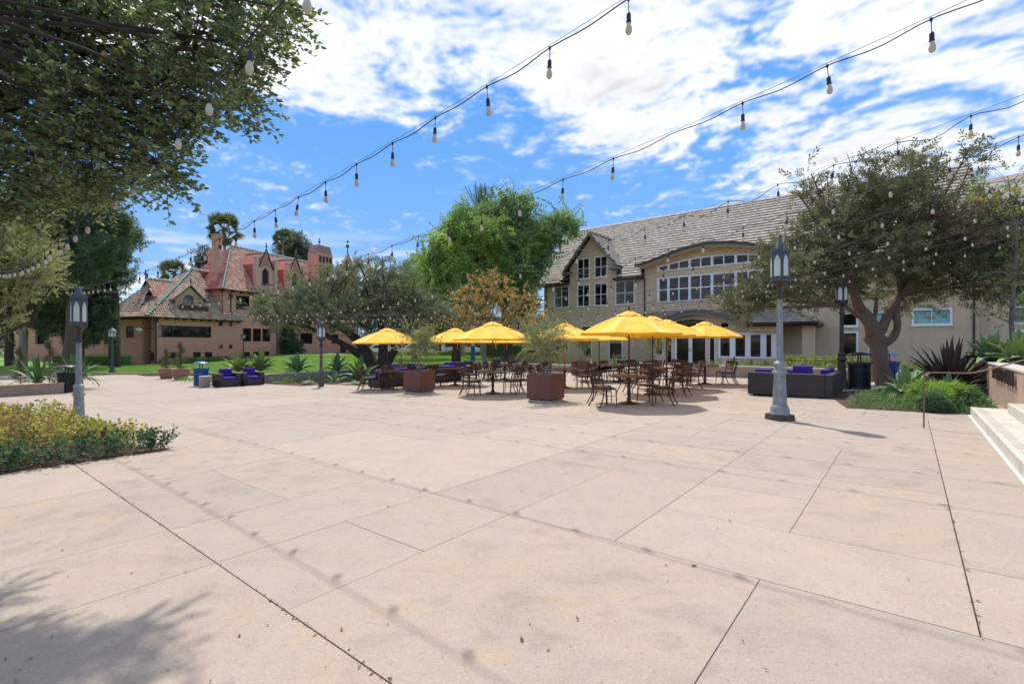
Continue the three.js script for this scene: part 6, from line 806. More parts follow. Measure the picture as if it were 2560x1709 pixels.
// ---- dark metal letters on the sign wall, reading away from the steps
const font = await new FontLoader().loadAsync('fonts/droid/droid_sans_bold.typeface.json');
{ const [X, Z] = XZ(16.15, -1.62), o = thing('sign_letters', 'row of dark metal capital letters fixed to the pink wall', 'sign', [X, 0.80, -Z], ROT_E + Math.PI); let x = 0; for (const ch of 'NXEHTRIAA') { const g = new TextGeometry(ch, { font, size: 0.275, depth: 0.05, curveSegments: 4, bevelEnabled: false }); g.computeBoundingBox(); const w = g.boundingBox.max.x; put(g.translate(x, 0, 0.045), M.bronze, 'letter', o); x += w + 0.10 + (ch === 'I' ? .04 : 0); } console.log('letters end', x); }
// ================================================================ STRING LIGHTS
M.cable = mat([0.012, 0.013, 0.013], 0.6); M.socket = mat([0.010, 0.012, 0.016], 0.45); M.bulb = mat([0.62, 0.54, 0.38], 0.5, { physical: true, transmission: 0.25, thickness: 0, clearcoat: 1, clearcoatRoughness: 0.05 });
const sockG = merge([bar([0, 0, 0], [0, -0.105, 0], 0.0035, 0.0035, 5), lathe([[0.004, -0.098], [0.0135, -0.104], [0.0165, -0.118], [0.0165, -0.158], [0.0185, -0.163], [0.0185, -0.170], [0.012, -0.172]], 10), lathe([[0.003, 0.012], [0.012, 0.004], [0.010, -0.012], [0.005, -0.022]], 7)].map(plain));
const bulbG = plain(lathe([[0.0125, -0.170], [0.0145, -0.182], [0.0215, -0.203], [0.0245, -0.222], [0.0225, -0.240], [0.014, -0.254], [0.0, -0.259]], 12));
{
  const S = [[1.16, 3.05, 9.5, .0070, .02, 1.6, 21], [2.85, 3.08, 13, .0056, .025, -3.5, 20.3], [4.45, 2.76, 13, .0066, .03, -5, 20.3], [7.06, 2.62, 13.3, .0075, .075, -6, 20.4], [8.28, 2.47, 13.4, .0078, .075, -6.5, 20.4], [9.86, 2.55, 13.3, .0070, .05, -7, 20.4], [11.95, 2.49, 13.3, .0075, .06, -7, 20.4], [13.6, 2.41, 13.3, .0077, .05, -7, 20.4], [15.3, 2.50, 13.3, .0075, .05, -6, 20.4], [17.0, 2.55, 13.3, .0072, .05, -6, 20.4]];
  const names = ['over the ground-cover bed into the yellow green tree', 'passing highest over open paving toward the pink house', 'second out over the paving toward the house chimney', 'crossing above the tall grey lamp post', 'crossing in front of the library ridge', 'hanging through the lamp post lantern and oak crown', 'over the front umbrella table', 'over the second row of umbrella tables', 'over the rearmost umbrella tables', 'closest to the library planter wall'];
  S.forEach(([a, y0, t0, c, sag, ts, te], k) => {
    const at = (t) => { const [X, Z] = XZ(a, t); return P3(X, Z, y0 + c * (t - t0) * (t - t0)); }, B = at(t0), r = rng(700 + k), o = thing('string_light', 'black cable strand of pale bulbs ' + names[k], 'string lights', B, 0, 'festoon strands over the plaza');
    const pts = [], wire = []; const step = 0.61, n = Math.floor((te - ts) / step);
    for (let i = 0; i <= n; i++) {
      const t = ts + i * step, p = at(t).sub(B); wire.push(p.clone().add(new THREE.Vector3(0, 0.018, 0))); pts.push(p.clone()); const q = at(t + step * .5).sub(B), sg = sag * (0.6 + r() * .8); pts.push(q.clone().add(new THREE.Vector3(0, -sg, 0)));
      const w = p.clone().add(B), Z = -w.z; if (Z < 0.8 || Math.abs(w.x) > Z * 1.25 + .6 || w.y - EYE > Z * 0.95 + .4 || (k === 2 && i % 23 === 11)) continue;
      const s = put(sockG, M.socket, 'socket', o); s.position.copy(p); s.scale.setScalar(.9); s.rotation.set((r() - .5) * .22, r() * 3, (r() - .5) * .22); put(bulbG, M.bulb, 'bulb', s);
    }
    put(tube(pts, 0.0045, 5, pts.length * 3), M.cable, 'cable', o); put(tube(wire, 0.0022, 4, wire.length * 2), M.cable, 'guide_wire', o);
    if (k === 2) put([bar(at(-1.05).sub(B), at(-1.3).sub(B).add(new THREE.Vector3(0, .02, 0)), .012), tube([0, 1, 2, 3, 4, 5, 6].map((i) => at(-0.95).sub(B).add(new THREE.Vector3(Math.cos(i) * .05, -.02 + Math.sin(i) * .06, 0))), .002, 4)], M.cable, 'turnbuckle', o);
  });
  const cable = (name, label, pts) => { const B = pts[0], o = thing(name, label, 'cable', B); put(tube(pts.map((p) => p.clone().sub(B)), 0.006, 5, 40), M.cable, 'wire', o); put(tube(pts.map((p) => p.clone().sub(B).add(new THREE.Vector3(0, -.05, .02))), 0.005, 5, 40), M.cable, 'wire', o); };
  const cp = (a, t, y) => { const [X, Z] = XZ(a, t); return P3(X, Z, y); };
  cable('support_cable', 'thin support cable crossing before the pink house where the strands end', [cp(-1.5, 20.5, 3.75), cp(2.6, 20.5, 3.47), cp(5.6, 20.5, 3.2), cp(8.6, 20.5, 3.04), cp(12, 20.5, 2.98), cp(15, 20.5, 3.02), cp(18.5, 20.5, 3.2)]);
  cable('support_cable', 'thin level cable crossing in front of the library windows', [atZ(1100, 773, 22), atZ(1360, 770, 20.5), atZ(1600, 757, 19), atZ(1850, 741, 17.6)]);
}
// ================================================================ LEAFY PLANTS
function agaveLeaf(len, w, bend, fold) { const p = [], n = 5, row = (i) => { const t = i / n, hw = w / 2 * (t < .5 ? lerp(.55, 1, t / .5) : Math.cos((t - .5) / .5 * Math.PI / 2)), y = len * (t - bend * .28 * t * t * t), z = bend * len * t * t * .55; return [y, hw, z]; }; for (let i = 0; i < n; i++) { const [y0, w0, z0] = row(i), [y1, w1, z1] = row(i + 1); for (const s of [-1, 1]) { const a = [0, y0, z0], b = [s * w0, y0, z0 - fold * w0], c = [s * w1, y1, z1 - fold * w1], d = [0, y1, z1], q = [a, b, c, a, c, d]; if (s > 0) q.reverse(); p.push(...q.flat()); } } const g = new THREE.BufferGeometry(); g.setAttribute('position', new THREE.Float32BufferAttribute(p, 3)); g.computeVertexNormals(); return plain(g); }
const AG = { wide: [0, .35, .7, 1.0].map((b) => agaveLeaf(0.62, 0.155, b, 0.55)), strap: [0.1, .5, .95, 1.3].map((b) => agaveLeaf(0.70, 0.058, b, 0.35)), sword: [0.02, .12, .3, .5].map((b) => agaveLeaf(1.0, 0.085, b, 0.6)) };
const AM = { agave: [[.14, .235, .10], [.175, .28, .11], [.11, .20, .09]], agaveYellow: [[.22, .30, .08], [.30, .36, .08], [.17, .26, .09]], clivia: [[.05, .13, .04], [.08, .18, .05], [.11, .22, .06]], bronze: [[.050, .034, .028], [.066, .044, .034], [.040, .028, .024]], tan: [[.24, .19, .09], [.16, .16, .06], [.12, .15, .05]], lime: [[.26, .34, .07], [.33, .40, .08], [.20, .28, .06]] };
for (const k in AM) AM[k] = AM[k].map((c) => mat(c, 0.75, { physical: true, clearcoat: .25, clearcoatRoughness: .4, transmission: .12, thickness: 0 }));
function rosette(name, label, pos, kind, cols, n, size, seed, { spread = 1.15, up = 0, group } = {}) {
  const r = rng(seed), o = thing(name, label, 'plant', pos, 0, group); for (let i = 0; i < n; i++) { const t = i / n, a = i * 2.399 + (r() - .5) * .4, tilt = up + spread * Math.pow(t, .8) + (r() - .5) * .18, v = Math.min(3, Math.floor(t * 3.4 + r() * .6)), m = put(AG[kind][v], AM[cols][Math.floor(r() * 3)], 'leaf', o); m.rotation.set(0, a, 0); m.rotateX(tilt); m.scale.setScalar(size * (0.8 + r() * .35)); m.position.set(Math.sin(a) * .03 * size, 0.02, Math.cos(a) * .03 * size); } return o;
}
const gp = (px, py, dy = 0) => { const [X, Z] = pix(px, py); return P3(X, Z, groundXZ(X, Z) + dy); }, gz = (px, Z, dy = 0) => { const X = (px - CX) / FOC * Z; return P3(X, Z, groundXZ(X, Z) + dy); };
rosette('agave', 'yellow edged agave rosette behind the first purple armchair', gz(596, 27.2, .5), 'wide', 'agaveYellow', 26, 1.85, 801); rosette('agave', 'yellow edged agave rosette behind the armchair by the planter wall', gz(650, 27.6, .5), 'wide', 'agaveYellow', 28, 2.0, 802); rosette('agave', 'wide green agave on the lawn side of the low planter wall', gz(742, 26.9, .42), 'wide', 'agave', 24, 1.7, 803); rosette('agave', 'green agave behind the slim lamp post and planter wall', gz(842, 28.0, .42), 'wide', 'agave', 22, 1.6, 804); rosette('agave', 'small blue green agave in the flower bed before the planter wall', gz(835, 23.2, .03), 'wide', 'agave', 16, .9, 805); rosette('agave', 'dark green agave beside the stems of the spreading oak', gz(898, 23.0, .06), 'wide', 'clivia', 26, 1.9, 806); rosette('agave', 'low agave clump under the dark green agave near the sofa', gz(908, 21.6, .02), 'wide', 'clivia', 16, .75, 807);
rosette('flax', 'tan striped flax clump beside the oak stems', gz(1000, 25.5), 'sword', 'tan', 34, 1.25, 808, { spread: 1.0 }); rosette('flax', 'dark bronze flax with long sword leaves before the sign wall', gz(2375, 13.6), 'sword', 'bronze', 66, 1.5, 809, { spread: 1.12 });
rosette('agave', 'large blue green agave at the foot of the leaning oak', gz(2262, 11.9, .16), 'wide', 'agave', 24, 1.25, 810); rosette('agave', 'smaller agave tucked under the bronze flax', gz(2372, 11.6, .14), 'wide', 'agave', 16, .95, 811);
rosette('agave', 'pale green agave on top of the raised bed above the sign wall', P3((2478 - CX) / FOC * 13, 13, 1.08), 'wide', 'agave', 28, 1.35, 812); rosette('agave', 'broad agave overhanging the raised bed beside the sapling', P3((2550 - CX) / FOC * 12.2, 12.2, 1.1), 'wide', 'agaveYellow', 26, 1.35, 813); rosette('agave', 'agave half out over the sign wall coping', P3((2600 - CX) / FOC * 11.6, 11.6, 1.1), 'wide', 'agave', 20, 1.1, 814);
for (const [px, Z, s, k] of [[1535, 28, .8, 0], [1560, 28.6, .9, 1], [1590, 28, .95, 2], [1612, 28.5, .8, 3], [1835, 27, .95, 4], [1880, 26.5, .8, 5], [1915, 26.4, .7, 6]]) rosette('agave', ['green agave in the library bed beside the olive', 'green agave in the row left of the entrance walk', 'spiky green agave in the middle of the library bed row', 'green agave ending the row by the entrance walk', 'dark agave behind the fountain wall', 'agave between fountain and grasses', 'low agave before the bay windows'][k], gz(px, Z, .32), 'wide', k > 3 ? 'clivia' : 'agave', 18, s, 820 + k, { group: 'agaves in the library bed' });
for (const [px, Z, k] of [[2012, 26, 0], [2062, 25, 1], [2130, 23, 2], [1950, 26, 3], [1985, 25.4, 4], [2180, 23, 5], [2290, 23.5, 6]]) rosette('grass_clump', ['yellow green grass clump before the tan pier', 'yellow green grass clump beside the clipped hedge', 'tall lime strap leaves behind the black bin', 'low green strap leaved clump before the bay windows', 'lime strap leaved clump near the pier', 'lime strap leaves behind the leaning trunk', 'lime strap leaves behind the bronze flax'][k], gz(px, Z, .3), 'strap', 'lime', 34, k === 2 ? 1.15 : .9, 830 + k, { spread: .95, group: 'lime strap leaved clumps' });
for (const [X, Z, k] of [[-22.8, 20.9, 0], [-21.2, 21.6, 1], [-20.0, 22.1, 2], [-23.6, 19.6, 3], [-20.6, 22.9, 4]]) rosette('clivia', ['broad strap leaved clivia behind the planter wall', 'dense clivia clump in the middle of the planter', 'clivia clump ending at the black bin', 'clivia clump at the outer part of the planter', 'tall clivia leaves beside the slender spiral'][k], P3(X, Z, groundXZ(X, Z) + .35), 'strap', 'clivia', 40, k > 0 && k !== 3 ? 1.9 : 1.6, 840 + k, { spread: 1.1, group: 'clivia clumps behind the planter wall' });
// ---- masses of small leaves (nobody could count them)
function mass(name, label, cat, geo, m, n, seed, place, cols, size) { const r = rng(seed), Ms = [], Cs = [], q = new THREE.Quaternion(), q2 = new THREE.Quaternion(); while (Ms.length < n) { const g = place(r); if (!g) continue; const [p, up, ci] = g, d = new THREE.Vector3((r() - .5) * 1.6, up, (r() - .5) * 1.6).normalize(); q.setFromUnitVectors(UPV, d); q2.setFromAxisAngle(UPV, r() * 6.28); q.multiply(q2); const s = size * (.7 + r() * .6); Ms.push(new THREE.Matrix4().compose(p, q, new THREE.Vector3(s, s, s))); const pc = ci ?? cols, c = pc[Math.floor(r() * pc.length)], k = .8 + r() * .4; Cs.push([c[0] * k, c[1] * k, c[2] * k]); } const im = new THREE.InstancedMesh(geo, m, n), col = new THREE.Color(); Ms.forEach((a, i) => { im.setMatrixAt(i, a); im.setColorAt(i, col.setRGB(...Cs[i])); }); im.name = numbered(name); im.userData = { kind: 'stuff', label, category: cat }; scene.add(im); return im; }
{
  const yel = [[.34, .33, .05], [.44, .40, .06], [.52, .45, .07], [.25, .27, .05], [.30, .18, .07]], ivy = [[.035, .095, .03], [.05, .125, .035], [.075, .16, .045]];
  mass('ground_cover', 'mounded yellow green ground cover with dark ivy along its paving edge', 'ground cover', SPR.broad, leafMatSoft, 6000, 901, (r) => { const a = -6.5 + r() * 9.1, b = 9.08 + Math.pow(r(), 1.3) * 6.6, edge = Math.min(2.6 - 0.245 * (b - 9.1) - a + .3 * n2(b, 3), b - 9.0), lim = 2.6 - 0.245 * (b - 9.1) + .12 * n2(b * 2, 1); if (a > lim || edge < 0) return null; const h = 0.50 * sstep(0, 1.0, edge) * (0.75 + .35 * n2(a * 1.1, b * 1.1)) + .03, fr = b - 9.08, y = h * (r() < .35 ? r() : 1) + r() * .05; return [AB(a, b, y), .9, (fr < .45 && y < .20) ? ivy : yel]; }, yel, .70);
  mass('ground_cover', 'low glossy green ground cover in the bed before the sign wall', 'ground cover', SPR.broad, leafMatSoft, 5200, 902, (r) => { const a = 13.4 + r() * 7.6, b = -1.42 + r() * 2.95; if (b > 1.15 - (a - 13.4) * .16 || (a > 18.2 && b > .4)) return null; const h = .20 * sstep(0, .5, Math.min(a - 13.4, b + 1.6)) + .03; return [AB(a, b, r() * h + .01), .8]; }, [[.10, .22, .045], [.14, .28, .055], [.20, .34, .06], [.08, .17, .05]], .30);
  mass('bed_plants', 'mixed low flowering plants and weeds in the bed before the low planter wall', 'ground cover', SPR.broad, leafMatSoft, 2600, 903, (r) => { const a = 11 + r() * 9, b = 23.2 + r() * 2.1; if (n2(a * .9, b * .9) < -.1) return null; return [AB(a, b, r() * r() * .45), .9, r() < .03 ? [[.7, .7, .66]] : null]; }, [[.13, .22, .04], [.20, .30, .05], [.28, .36, .07], [.10, .16, .045]], .32);
  mass('ivy', 'small patch of bright green ivy between the pots and the blue bin', 'ground cover', SPR.broad, leafMatSoft, 900, 904, (r) => { const a = 8.9 + r() * 2.2, b = 26.0 + r() * 6; return [AB(a, b, .03 + r() * .15), .9]; }, [[.16, .30, .05], [.22, .38, .06]], .42);
  mass('bed_plants', 'mixed low shrubs filling the library planting bed', 'ground cover', SPR.broad, leafMatSoft, 6500, 905, (r) => { const a = 25.2 + r() * 9, b = -7 + r() * 16; if (n2(a * .4, b * .4) < -.25) return null; return [AB(a, b, .26 + r() * r() * .55), .8]; }, [[.15, .22, .045], [.24, .31, .06], [.10, .15, .04], [.30, .26, .10]], .42);
  mass('bed_plants', 'dry grasses and low shrubs in the bed under the gable dormer', 'ground cover', SPR.fine, leafMatSoft, 3200, 906, (r) => { const a = 25.2 + r() * 5, b = 14.8 + r() * 9; return [AB(a, b, .26 + r() * r() * .7), 1.2]; }, [[.26, .22, .10], [.20, .20, .08], [.16, .19, .06]], .7);
  const dead = [[.13, .060, .030], [.19, .095, .045], [.09, .045, .028], [.24, .13, .05]]; const lf = blade(.045, .022, .15, .15, 1).rotateX(Math.PI / 2);
  const litter = (name, label, n, seed, place, big = 1) => { const r = rng(seed), im = new THREE.InstancedMesh(lf, mat([1, 1, 1], .9), n), col = new THREE.Color(), e = new THREE.Euler(), q = new THREE.Quaternion(); let i = 0; while (i < n) { const p = place(r); if (!p) continue; e.set((r() - .5) * .5, r() * 6.28, (r() - .5) * .5); q.setFromEuler(e); const s = big * (.2 + r() * r() * r() * 1.2); im.setMatrixAt(i, new THREE.Matrix4().compose(p, q, new THREE.Vector3(s * (.6 + r() * .7), s, s))); const c = dead[Math.floor(r() * 4)]; im.setColorAt(i, col.setRGB(...c)); i++; } im.name = numbered(name); im.userData = { kind: 'stuff', label, category: 'leaves' }; scene.add(im); };
  litter('fallen_leaves', 'dry brown oak leaves scattered round the mulch and the wicker sectional', 1400, 911, (r) => { const a = 15.5 + (r() + r() - 1) * 3.4, b = 1.6 + (r() + r() - 1) * 3.2; if (a < 11) return null; return AB(a, b, .014); }, 1.5);
  litter('fallen_leaves', 'a few dry leaves lying about the open paving', 330, 912, (r) => { const Z = 1.9 + Math.pow(r(), 2) * 11, X = (Math.pow(r(), 1.7) * 2.1 - 1.05) * Z; return P3(X, Z, groundXZ(X, Z) + .008); });
  litter('joint_litter', 'crumbs of dry leaf caught in the dark expansion joints', 420, 915, (r) => r() < .6 ? AB(1.33 + (r() - .5) * .03, 1.6 + Math.pow(r(), 1.4) * 7.4, .006) : AB(3 + Math.pow(r(), 1.3) * 6, -.28 + (r() - .5) * .03, .006), .8);
  litter('edge_litter', 'dry leaves spilled on the paving along the yellow ground cover', 260, 916, (r) => AB(-4 + r() * 6.7, 9.08 - r() * r() * .8, .008), 1.1);
  litter('bark_mulch', 'brown bark mulch under the leaning oak', 2600, 913, (r) => { const a = 15.2 + r() * 6, b = .2 + r() * 1.4; if (b > 1.6 || (a > 18.2 && b > .75)) return null; return AB(a, b, .016 + r() * .02); }, 1.5);
  litter('mulch_litter', 'dry litter along the edge of the flower bed by the sofas', 800, 914, (r) => AB(10.6 + r() * 9, 20.6 + (r() + r()) * 1.3, .014));
}
// feathery lime shrublets at the edge of the bed
[[2312, 10.9, .30], [2345, 10.5, .22], [2385, 10.6, .26], [2352, 11.3, .24], [2330, 10.2, .17], [2420, 10.4, .16]].forEach(([px, Z, R], k) => { const p = gz(px, Z, .02), o = thing('lime_shrub', ['largest feathery lime green shrublet behind the handrail', 'feathery lime shrublet in the middle of the bed edge', 'feathery lime shrublet toward the steps', 'feathery lime shrublet behind its neighbours', 'small blue green shrublet at the paving edge', 'small grassy shrublet beside the lowest step'][k], 'shrub', p, 0, 'feathery shrublets in the sign wall bed'); put(bar([0, 0, 0], [0, R, 0], .02, .01), M.bark, 'stem', o); foliage(o, 'foliage', SPR.needle, leafMatSoft, [[0, R * 1.0, 0, R, R * .9, R, 260]], k > 3 ? [[.10, .22, .08], [.13, .27, .09]] : [[.34, .50, .06], [.44, .58, .07], [.26, .42, .06]], 950 + k, { size: .5, gaps: -.9, lift: .9, shell: .2 }); });
// ---- clipped hedges
function hedge(label, P, turn, w, h, d, cols, seed, n) { const o = thing('hedge', label, 'hedge', P, turn, 'clipped hedges'); put(rbox(w - .15, h - .08, d - .12, 0, h / 2, 0, .05, 1), mat(cols[1], 1), 'core', o); const r = rng(seed), bl = []; const im = new THREE.InstancedMesh(SPR.fine, leafMat, n), col = new THREE.Color(), q = new THREE.Quaternion(); for (let i = 0; i < n; i++) { const f = r() * (w * d + w * h * 2 + d * h * 2); let p, nn; if (f < w * d) { p = [(r() - .5) * w, h, (r() - .5) * d]; nn = [0, 1, 0]; } else if (f < w * d + 2 * w * h) { const s = r() < .5 ? -1 : 1; p = [(r() - .5) * w, r() * h, s * d / 2]; nn = [0, 0, s]; } else { const s = r() < .5 ? -1 : 1; p = [s * w / 2, r() * h, (r() - .5) * d]; nn = [s, 0, 0]; } const D = new THREE.Vector3(nn[0] + (r() - .5) * 1.5, nn[1] + (r() - .4) * 1.3, nn[2] + (r() - .5) * 1.5).normalize(); q.setFromUnitVectors(UPV, D); const s = .5 + r() * .4, k = .8 + r() * .4, c = cols[Math.floor(r() * cols.length)]; im.setMatrixAt(i, new THREE.Matrix4().compose(new THREE.Vector3(p[0] - nn[0] * .12, p[1] - nn[1] * .12, p[2] - nn[2] * .12), q, new THREE.Vector3(s, s, s))); im.setColorAt(i, col.setRGB(c[0] * k, c[1] * k, c[2] * k)); } im.name = 'foliage'; im.userData = { kind: 'stuff' }; o.add(im); return o; }
{
  const hg = [[.055, .105, .025], [.075, .135, .03], [.10, .165, .035]], H = (a, b) => P3(-39.7 + .3279 * a - .9447 * b, 53.7 + .9447 * a + .3279 * b, -0.82), ht = Math.atan2(.9447, .3279);
  hedge('long clipped hedge under the window band of the pink house', H(2.6, -3), ht, 8.2, .62, .8, hg, 961, 2200); hedge('clipped hedge under the triple windows of the pink house', H(11.2, -3), ht, 6.8, .55, .8, hg, 962, 1500); hedge('clipped hedge in front of the vine on the pink house', H(19.8, -3), ht, 9, .55, .8, hg, 963, 1500); hedge('clipped hedge toward the far door of the pink house', H(29, -3.2), ht, 6.5, .6, .9, hg, 964, 900); hedge('clipped hedge under the pine beyond the green lamp', P3(-43.5, 50, -.82), 0, 7.5, 1.1, 1, hg, 965, 1400);
  hedge('yellow green clipped hedge before the library wall', gz(2062, 27, .25), ROT_F, 4.2, .62, .9, [[.22, .27, .05], [.30, .34, .06], [.16, .21, .04]], 966, 1800);
  { const [X, Z] = [-39.7 + .3279 * 18.6 + .9447 * .7, 53.7 + .9447 * 18.6 - .3279 * .7], o = thing('wall_creeper', 'dark green creeper climbing the pink house under the oak crown', 'plant', P3(X, Z, -.82)); put(limb([[0, 0, 0, .12], [.1, 2, 0, .08], [0, 4.2, 0, .03]], 5), M.barkDark, 'stem', o); foliage(o, 'foliage', SPR.oak, leafMat, [[0, 2.2, 0, 1.9, 2.4, .8, 900], [.8, 1.2, .3, 1.6, 1.6, .8, 500], [-.3, 4, 0, 1.2, 1.2, .6, 300]], [[.04, .09, .025], [.06, .13, .03], [.10, .18, .04]], 967, { size: 1.9, gaps: -.6 }); }
}
// ---- fountain jets and stones
M.water = mat([.85, .88, .9], .25, { physical: true, transmission: .5, thickness: 0 });
for (const [px, k] of [[1812, 0], [1847, 1], [1478, 2]]) { const p = gz(px, 27, .3), o = thing('fountain_jet', ['small white fountain jet nearer the entrance doors', 'small white fountain jet before the agaves', 'small white fountain jet behind the middle tables'][k], 'fountain', p, 0, 'bubbling fountain jets'); const r = rng(970 + k), L = []; for (let i = 0; i < 40; i++) { const a = r() * 6.28, q = r(), rr = .16 * (1 - q) * r(); L.push(new THREE.SphereGeometry(.02 + .03 * (1 - q), 5, 4).translate(Math.cos(a) * rr, q * .5, Math.sin(a) * rr)); } put(L, M.water, 'spray', o).userData = { kind: 'stuff' }; put(lathe([[.11, 0], [.07, .2], [.03, .42], [0, .5]], 10), M.water, 'jet', o); }
[[770, 22.6, .24], [690, 24, .15]].forEach(([px, Z, R], k) => { const o = thing('garden_stone', k ? 'small grey stone by the low planter wall' : 'rounded grey stone in the flower bed beside the slim lamp post', 'stone', gz(px, Z)); const g = new THREE.IcosahedronGeometry(R, 3), p = g.attributes.position; for (let i = 0; i < p.count; i++) { const v = new THREE.Vector3().fromBufferAttribute(p, i), s = 1 + .16 * n3(v.x * 4 + k, v.y * 4, v.z * 4); p.setXYZ(i, v.x * s * 1.3, v.y * s * .7 + R * .2, v.z * s); } g.computeVertexNormals(); put(g, mat([.30, .26, .21], .95, { map: conB, bumpMap: bumpGrain, bumpScale: .01 }), 'body', o); });
// ---- palms
const fanLeaf = (() => { const L = []; for (let i = 0; i < 15; i++) { const a = (i / 14 - .5) * 2.5, d = new THREE.Vector3(Math.sin(a), Math.cos(a), -.12 - .25 * Math.abs(Math.sin(a * 2))); L.push(orient(diamond(.75, .11), new THREE.Vector3(0, .75, 0), d, 0)); } L.push(plain(bar([0, 0, 0], [0, .8, 0], .03, .02, 3))); return merge(L); })();
const pinnate = (() => { const L = []; for (let i = 0; i < 22; i++) { const t = i / 21, y = t * 2.6, z = -t * t * 1.1; for (const s of [-1, 1]) L.push(orient(diamond(.55 * (1.1 - t * .6), .06), new THREE.Vector3(0, y, z), new THREE.Vector3(s, .7, -.15), 0)); } L.push(plain(tube([[0, 0, 0], [0, 1.3, -.28], [0, 2.6, -1.1]], .03, 4, 6))); return merge(L); })();
function palm(label, px, py, Z, geo, size, cols, seed, n = 34) { const X = (px - CX) / FOC * Z, top = EYE + (CY - py) / FOC * Z, y = -.82, o = thing('palm_tree', label, 'tree', P3(X, Z, y)); put(limb([[0, -.3, 0, .34], [.1, (top - y) * .5, 0, .26], [0, top - y, 0, .24]], 8), M.barkGrey, 'trunk', o); const r = rng(seed), im = new THREE.InstancedMesh(geo, leafMat, n + 10), col = new THREE.Color(), q = new THREE.Quaternion(), q2 = new THREE.Quaternion(); for (let i = 0; i < n + 10; i++) { const dead = i >= n, a = i * 2.4, el = dead ? -1.9 - r() : lerp(1.9, -.75, i / n), d = new THREE.Vector3(Math.cos(a), el, Math.sin(a)).normalize(); q.setFromUnitVectors(UPV, d); q2.setFromAxisAngle(UPV, Math.atan2(Math.cos(a), Math.sin(a)) + (geo === fanLeaf ? r() * 6 : 0)); q.multiply(q2); const s = size * (dead ? .8 : .85 + r() * .3); im.setMatrixAt(i, new THREE.Matrix4().compose(new THREE.Vector3(0, top - y - (dead ? .4 : 0), 0), q, new THREE.Vector3(s, s, s))); const c = dead ? [.26, .17, .08] : cols[i % cols.length]; im.setColorAt(i, col.setRGB(...c)); } im.name = 'crown'; im.userData = { kind: 'stuff' }; o.add(im); }
const pc = [[.10, .14, .04], [.14, .18, .05], [.18, .21, .06]];
palm('fan palm towering behind the tall chimney of the pink house', 560, 575, 92, fanLeaf, 2.4, pc, 981); palm('smaller fan palm beyond the low tiled wing', 434, 683, 100, fanLeaf, 2.2, pc, 982); palm('fan palm standing before the dark rounded tree behind the house', 706, 598, 98, fanLeaf, 1.6, [[.10, .14, .06], [.14, .18, .07]], 983); palm('date palm crown rising behind the feathery green trees', 1207, 530, 58, pinnate, 1.15, [[.07, .11, .03], [.10, .15, .04]], 984, 40); palm('second date palm half hidden behind the feathery green trees', 1155, 575, 60, pinnate, 1.0, [[.07, .11, .03], [.10, .15, .04]], 985, 36); palm('palm trunk under the pine crown', 268, 560, 75, fanLeaf, 1.4, pc, 986); palm('palm trunk beside the road under dark foliage', 58, 560, 46, fanLeaf, 1.3, pc, 987);
{ const X = (735 - CX) / FOC * 105, y = -.82; tree('eucalyptus_tree', 'dark rounded tree behind the fan palm above the house roof', X, 105, y, { kind: 'oak', seed: 991, cols: [[.06, .10, .045], [.085, .13, .055], [.115, .165, .065]], size: 4.2, gaps: -.3, blobs: blobsPx(X, 105, y, [[730, 605, 2.6], [755, 620, 2.0], [745, 640, 2.4], [715, 630, 2.2], [770, 645, 1.6]], 60), trunk: [[[0, -.3, 0, .6], [0, 18, 0, .35]]], fork: [[0, 18, 0]], bough: .15 });
  const X2 = (520 - CX) / FOC * 98; tree('eucalyptus_tree', 'dark tree showing behind the house chimneys', X2, 98, y, { kind: 'oak', seed: 992, cols: [[.04, .07, .035], [.055, .09, .04]], size: 3.6, gaps: -.3, blobs: blobsPx(X2, 98, y, [[515, 640, 1.8], [510, 665, 1.7], [530, 660, 1.6]], 60), trunk: [[[0, -.3, 0, .5], [0, 14, 0, .3]]], fork: [[0, 14, 0]], bough: .12 });
  const X3 = (1035 - CX) / FOC * 52; tree('evergreen_tree', 'rounded deep green tree between the spreading oak and the feathery trees', X3, 52, -.4, { kind: 'oak', seed: 993, cols: [[.05, .12, .03], [.07, .16, .035], [.10, .20, .04]], size: 2.4, gaps: -.35, blobs: blobsPx(X3, 52, -.4, [[1060, 680, 2.2], [1030, 720, 2.2], [1060, 770, 2.4], [1020, 790, 2], [1090, 720, 2]], 90), trunk: [[[0, -.3, 0, .35], [0, 4, 0, .25]]], fork: [[0, 4, 0]] });
  const X4 = (1010 - CX) / FOC * 75; tree('evergreen_tree', 'grey green tree beyond the lawn behind the spreading oak', X4, 75, -.8, { kind: 'oak', seed: 994, cols: [[.07, .09, .04], [.10, .12, .05], [.13, .15, .06]], size: 3.2, gaps: -.2, blobs: blobsPx(X4, 75, -.8, [[1000, 690, 2.8], [970, 740, 3], [1030, 750, 3], [930, 790, 3], [900, 770, 3]], 50), trunk: [[[0, -.3, 0, .4], [0, 5, 0, .3]]], fork: [[0, 5, 0]] });
}
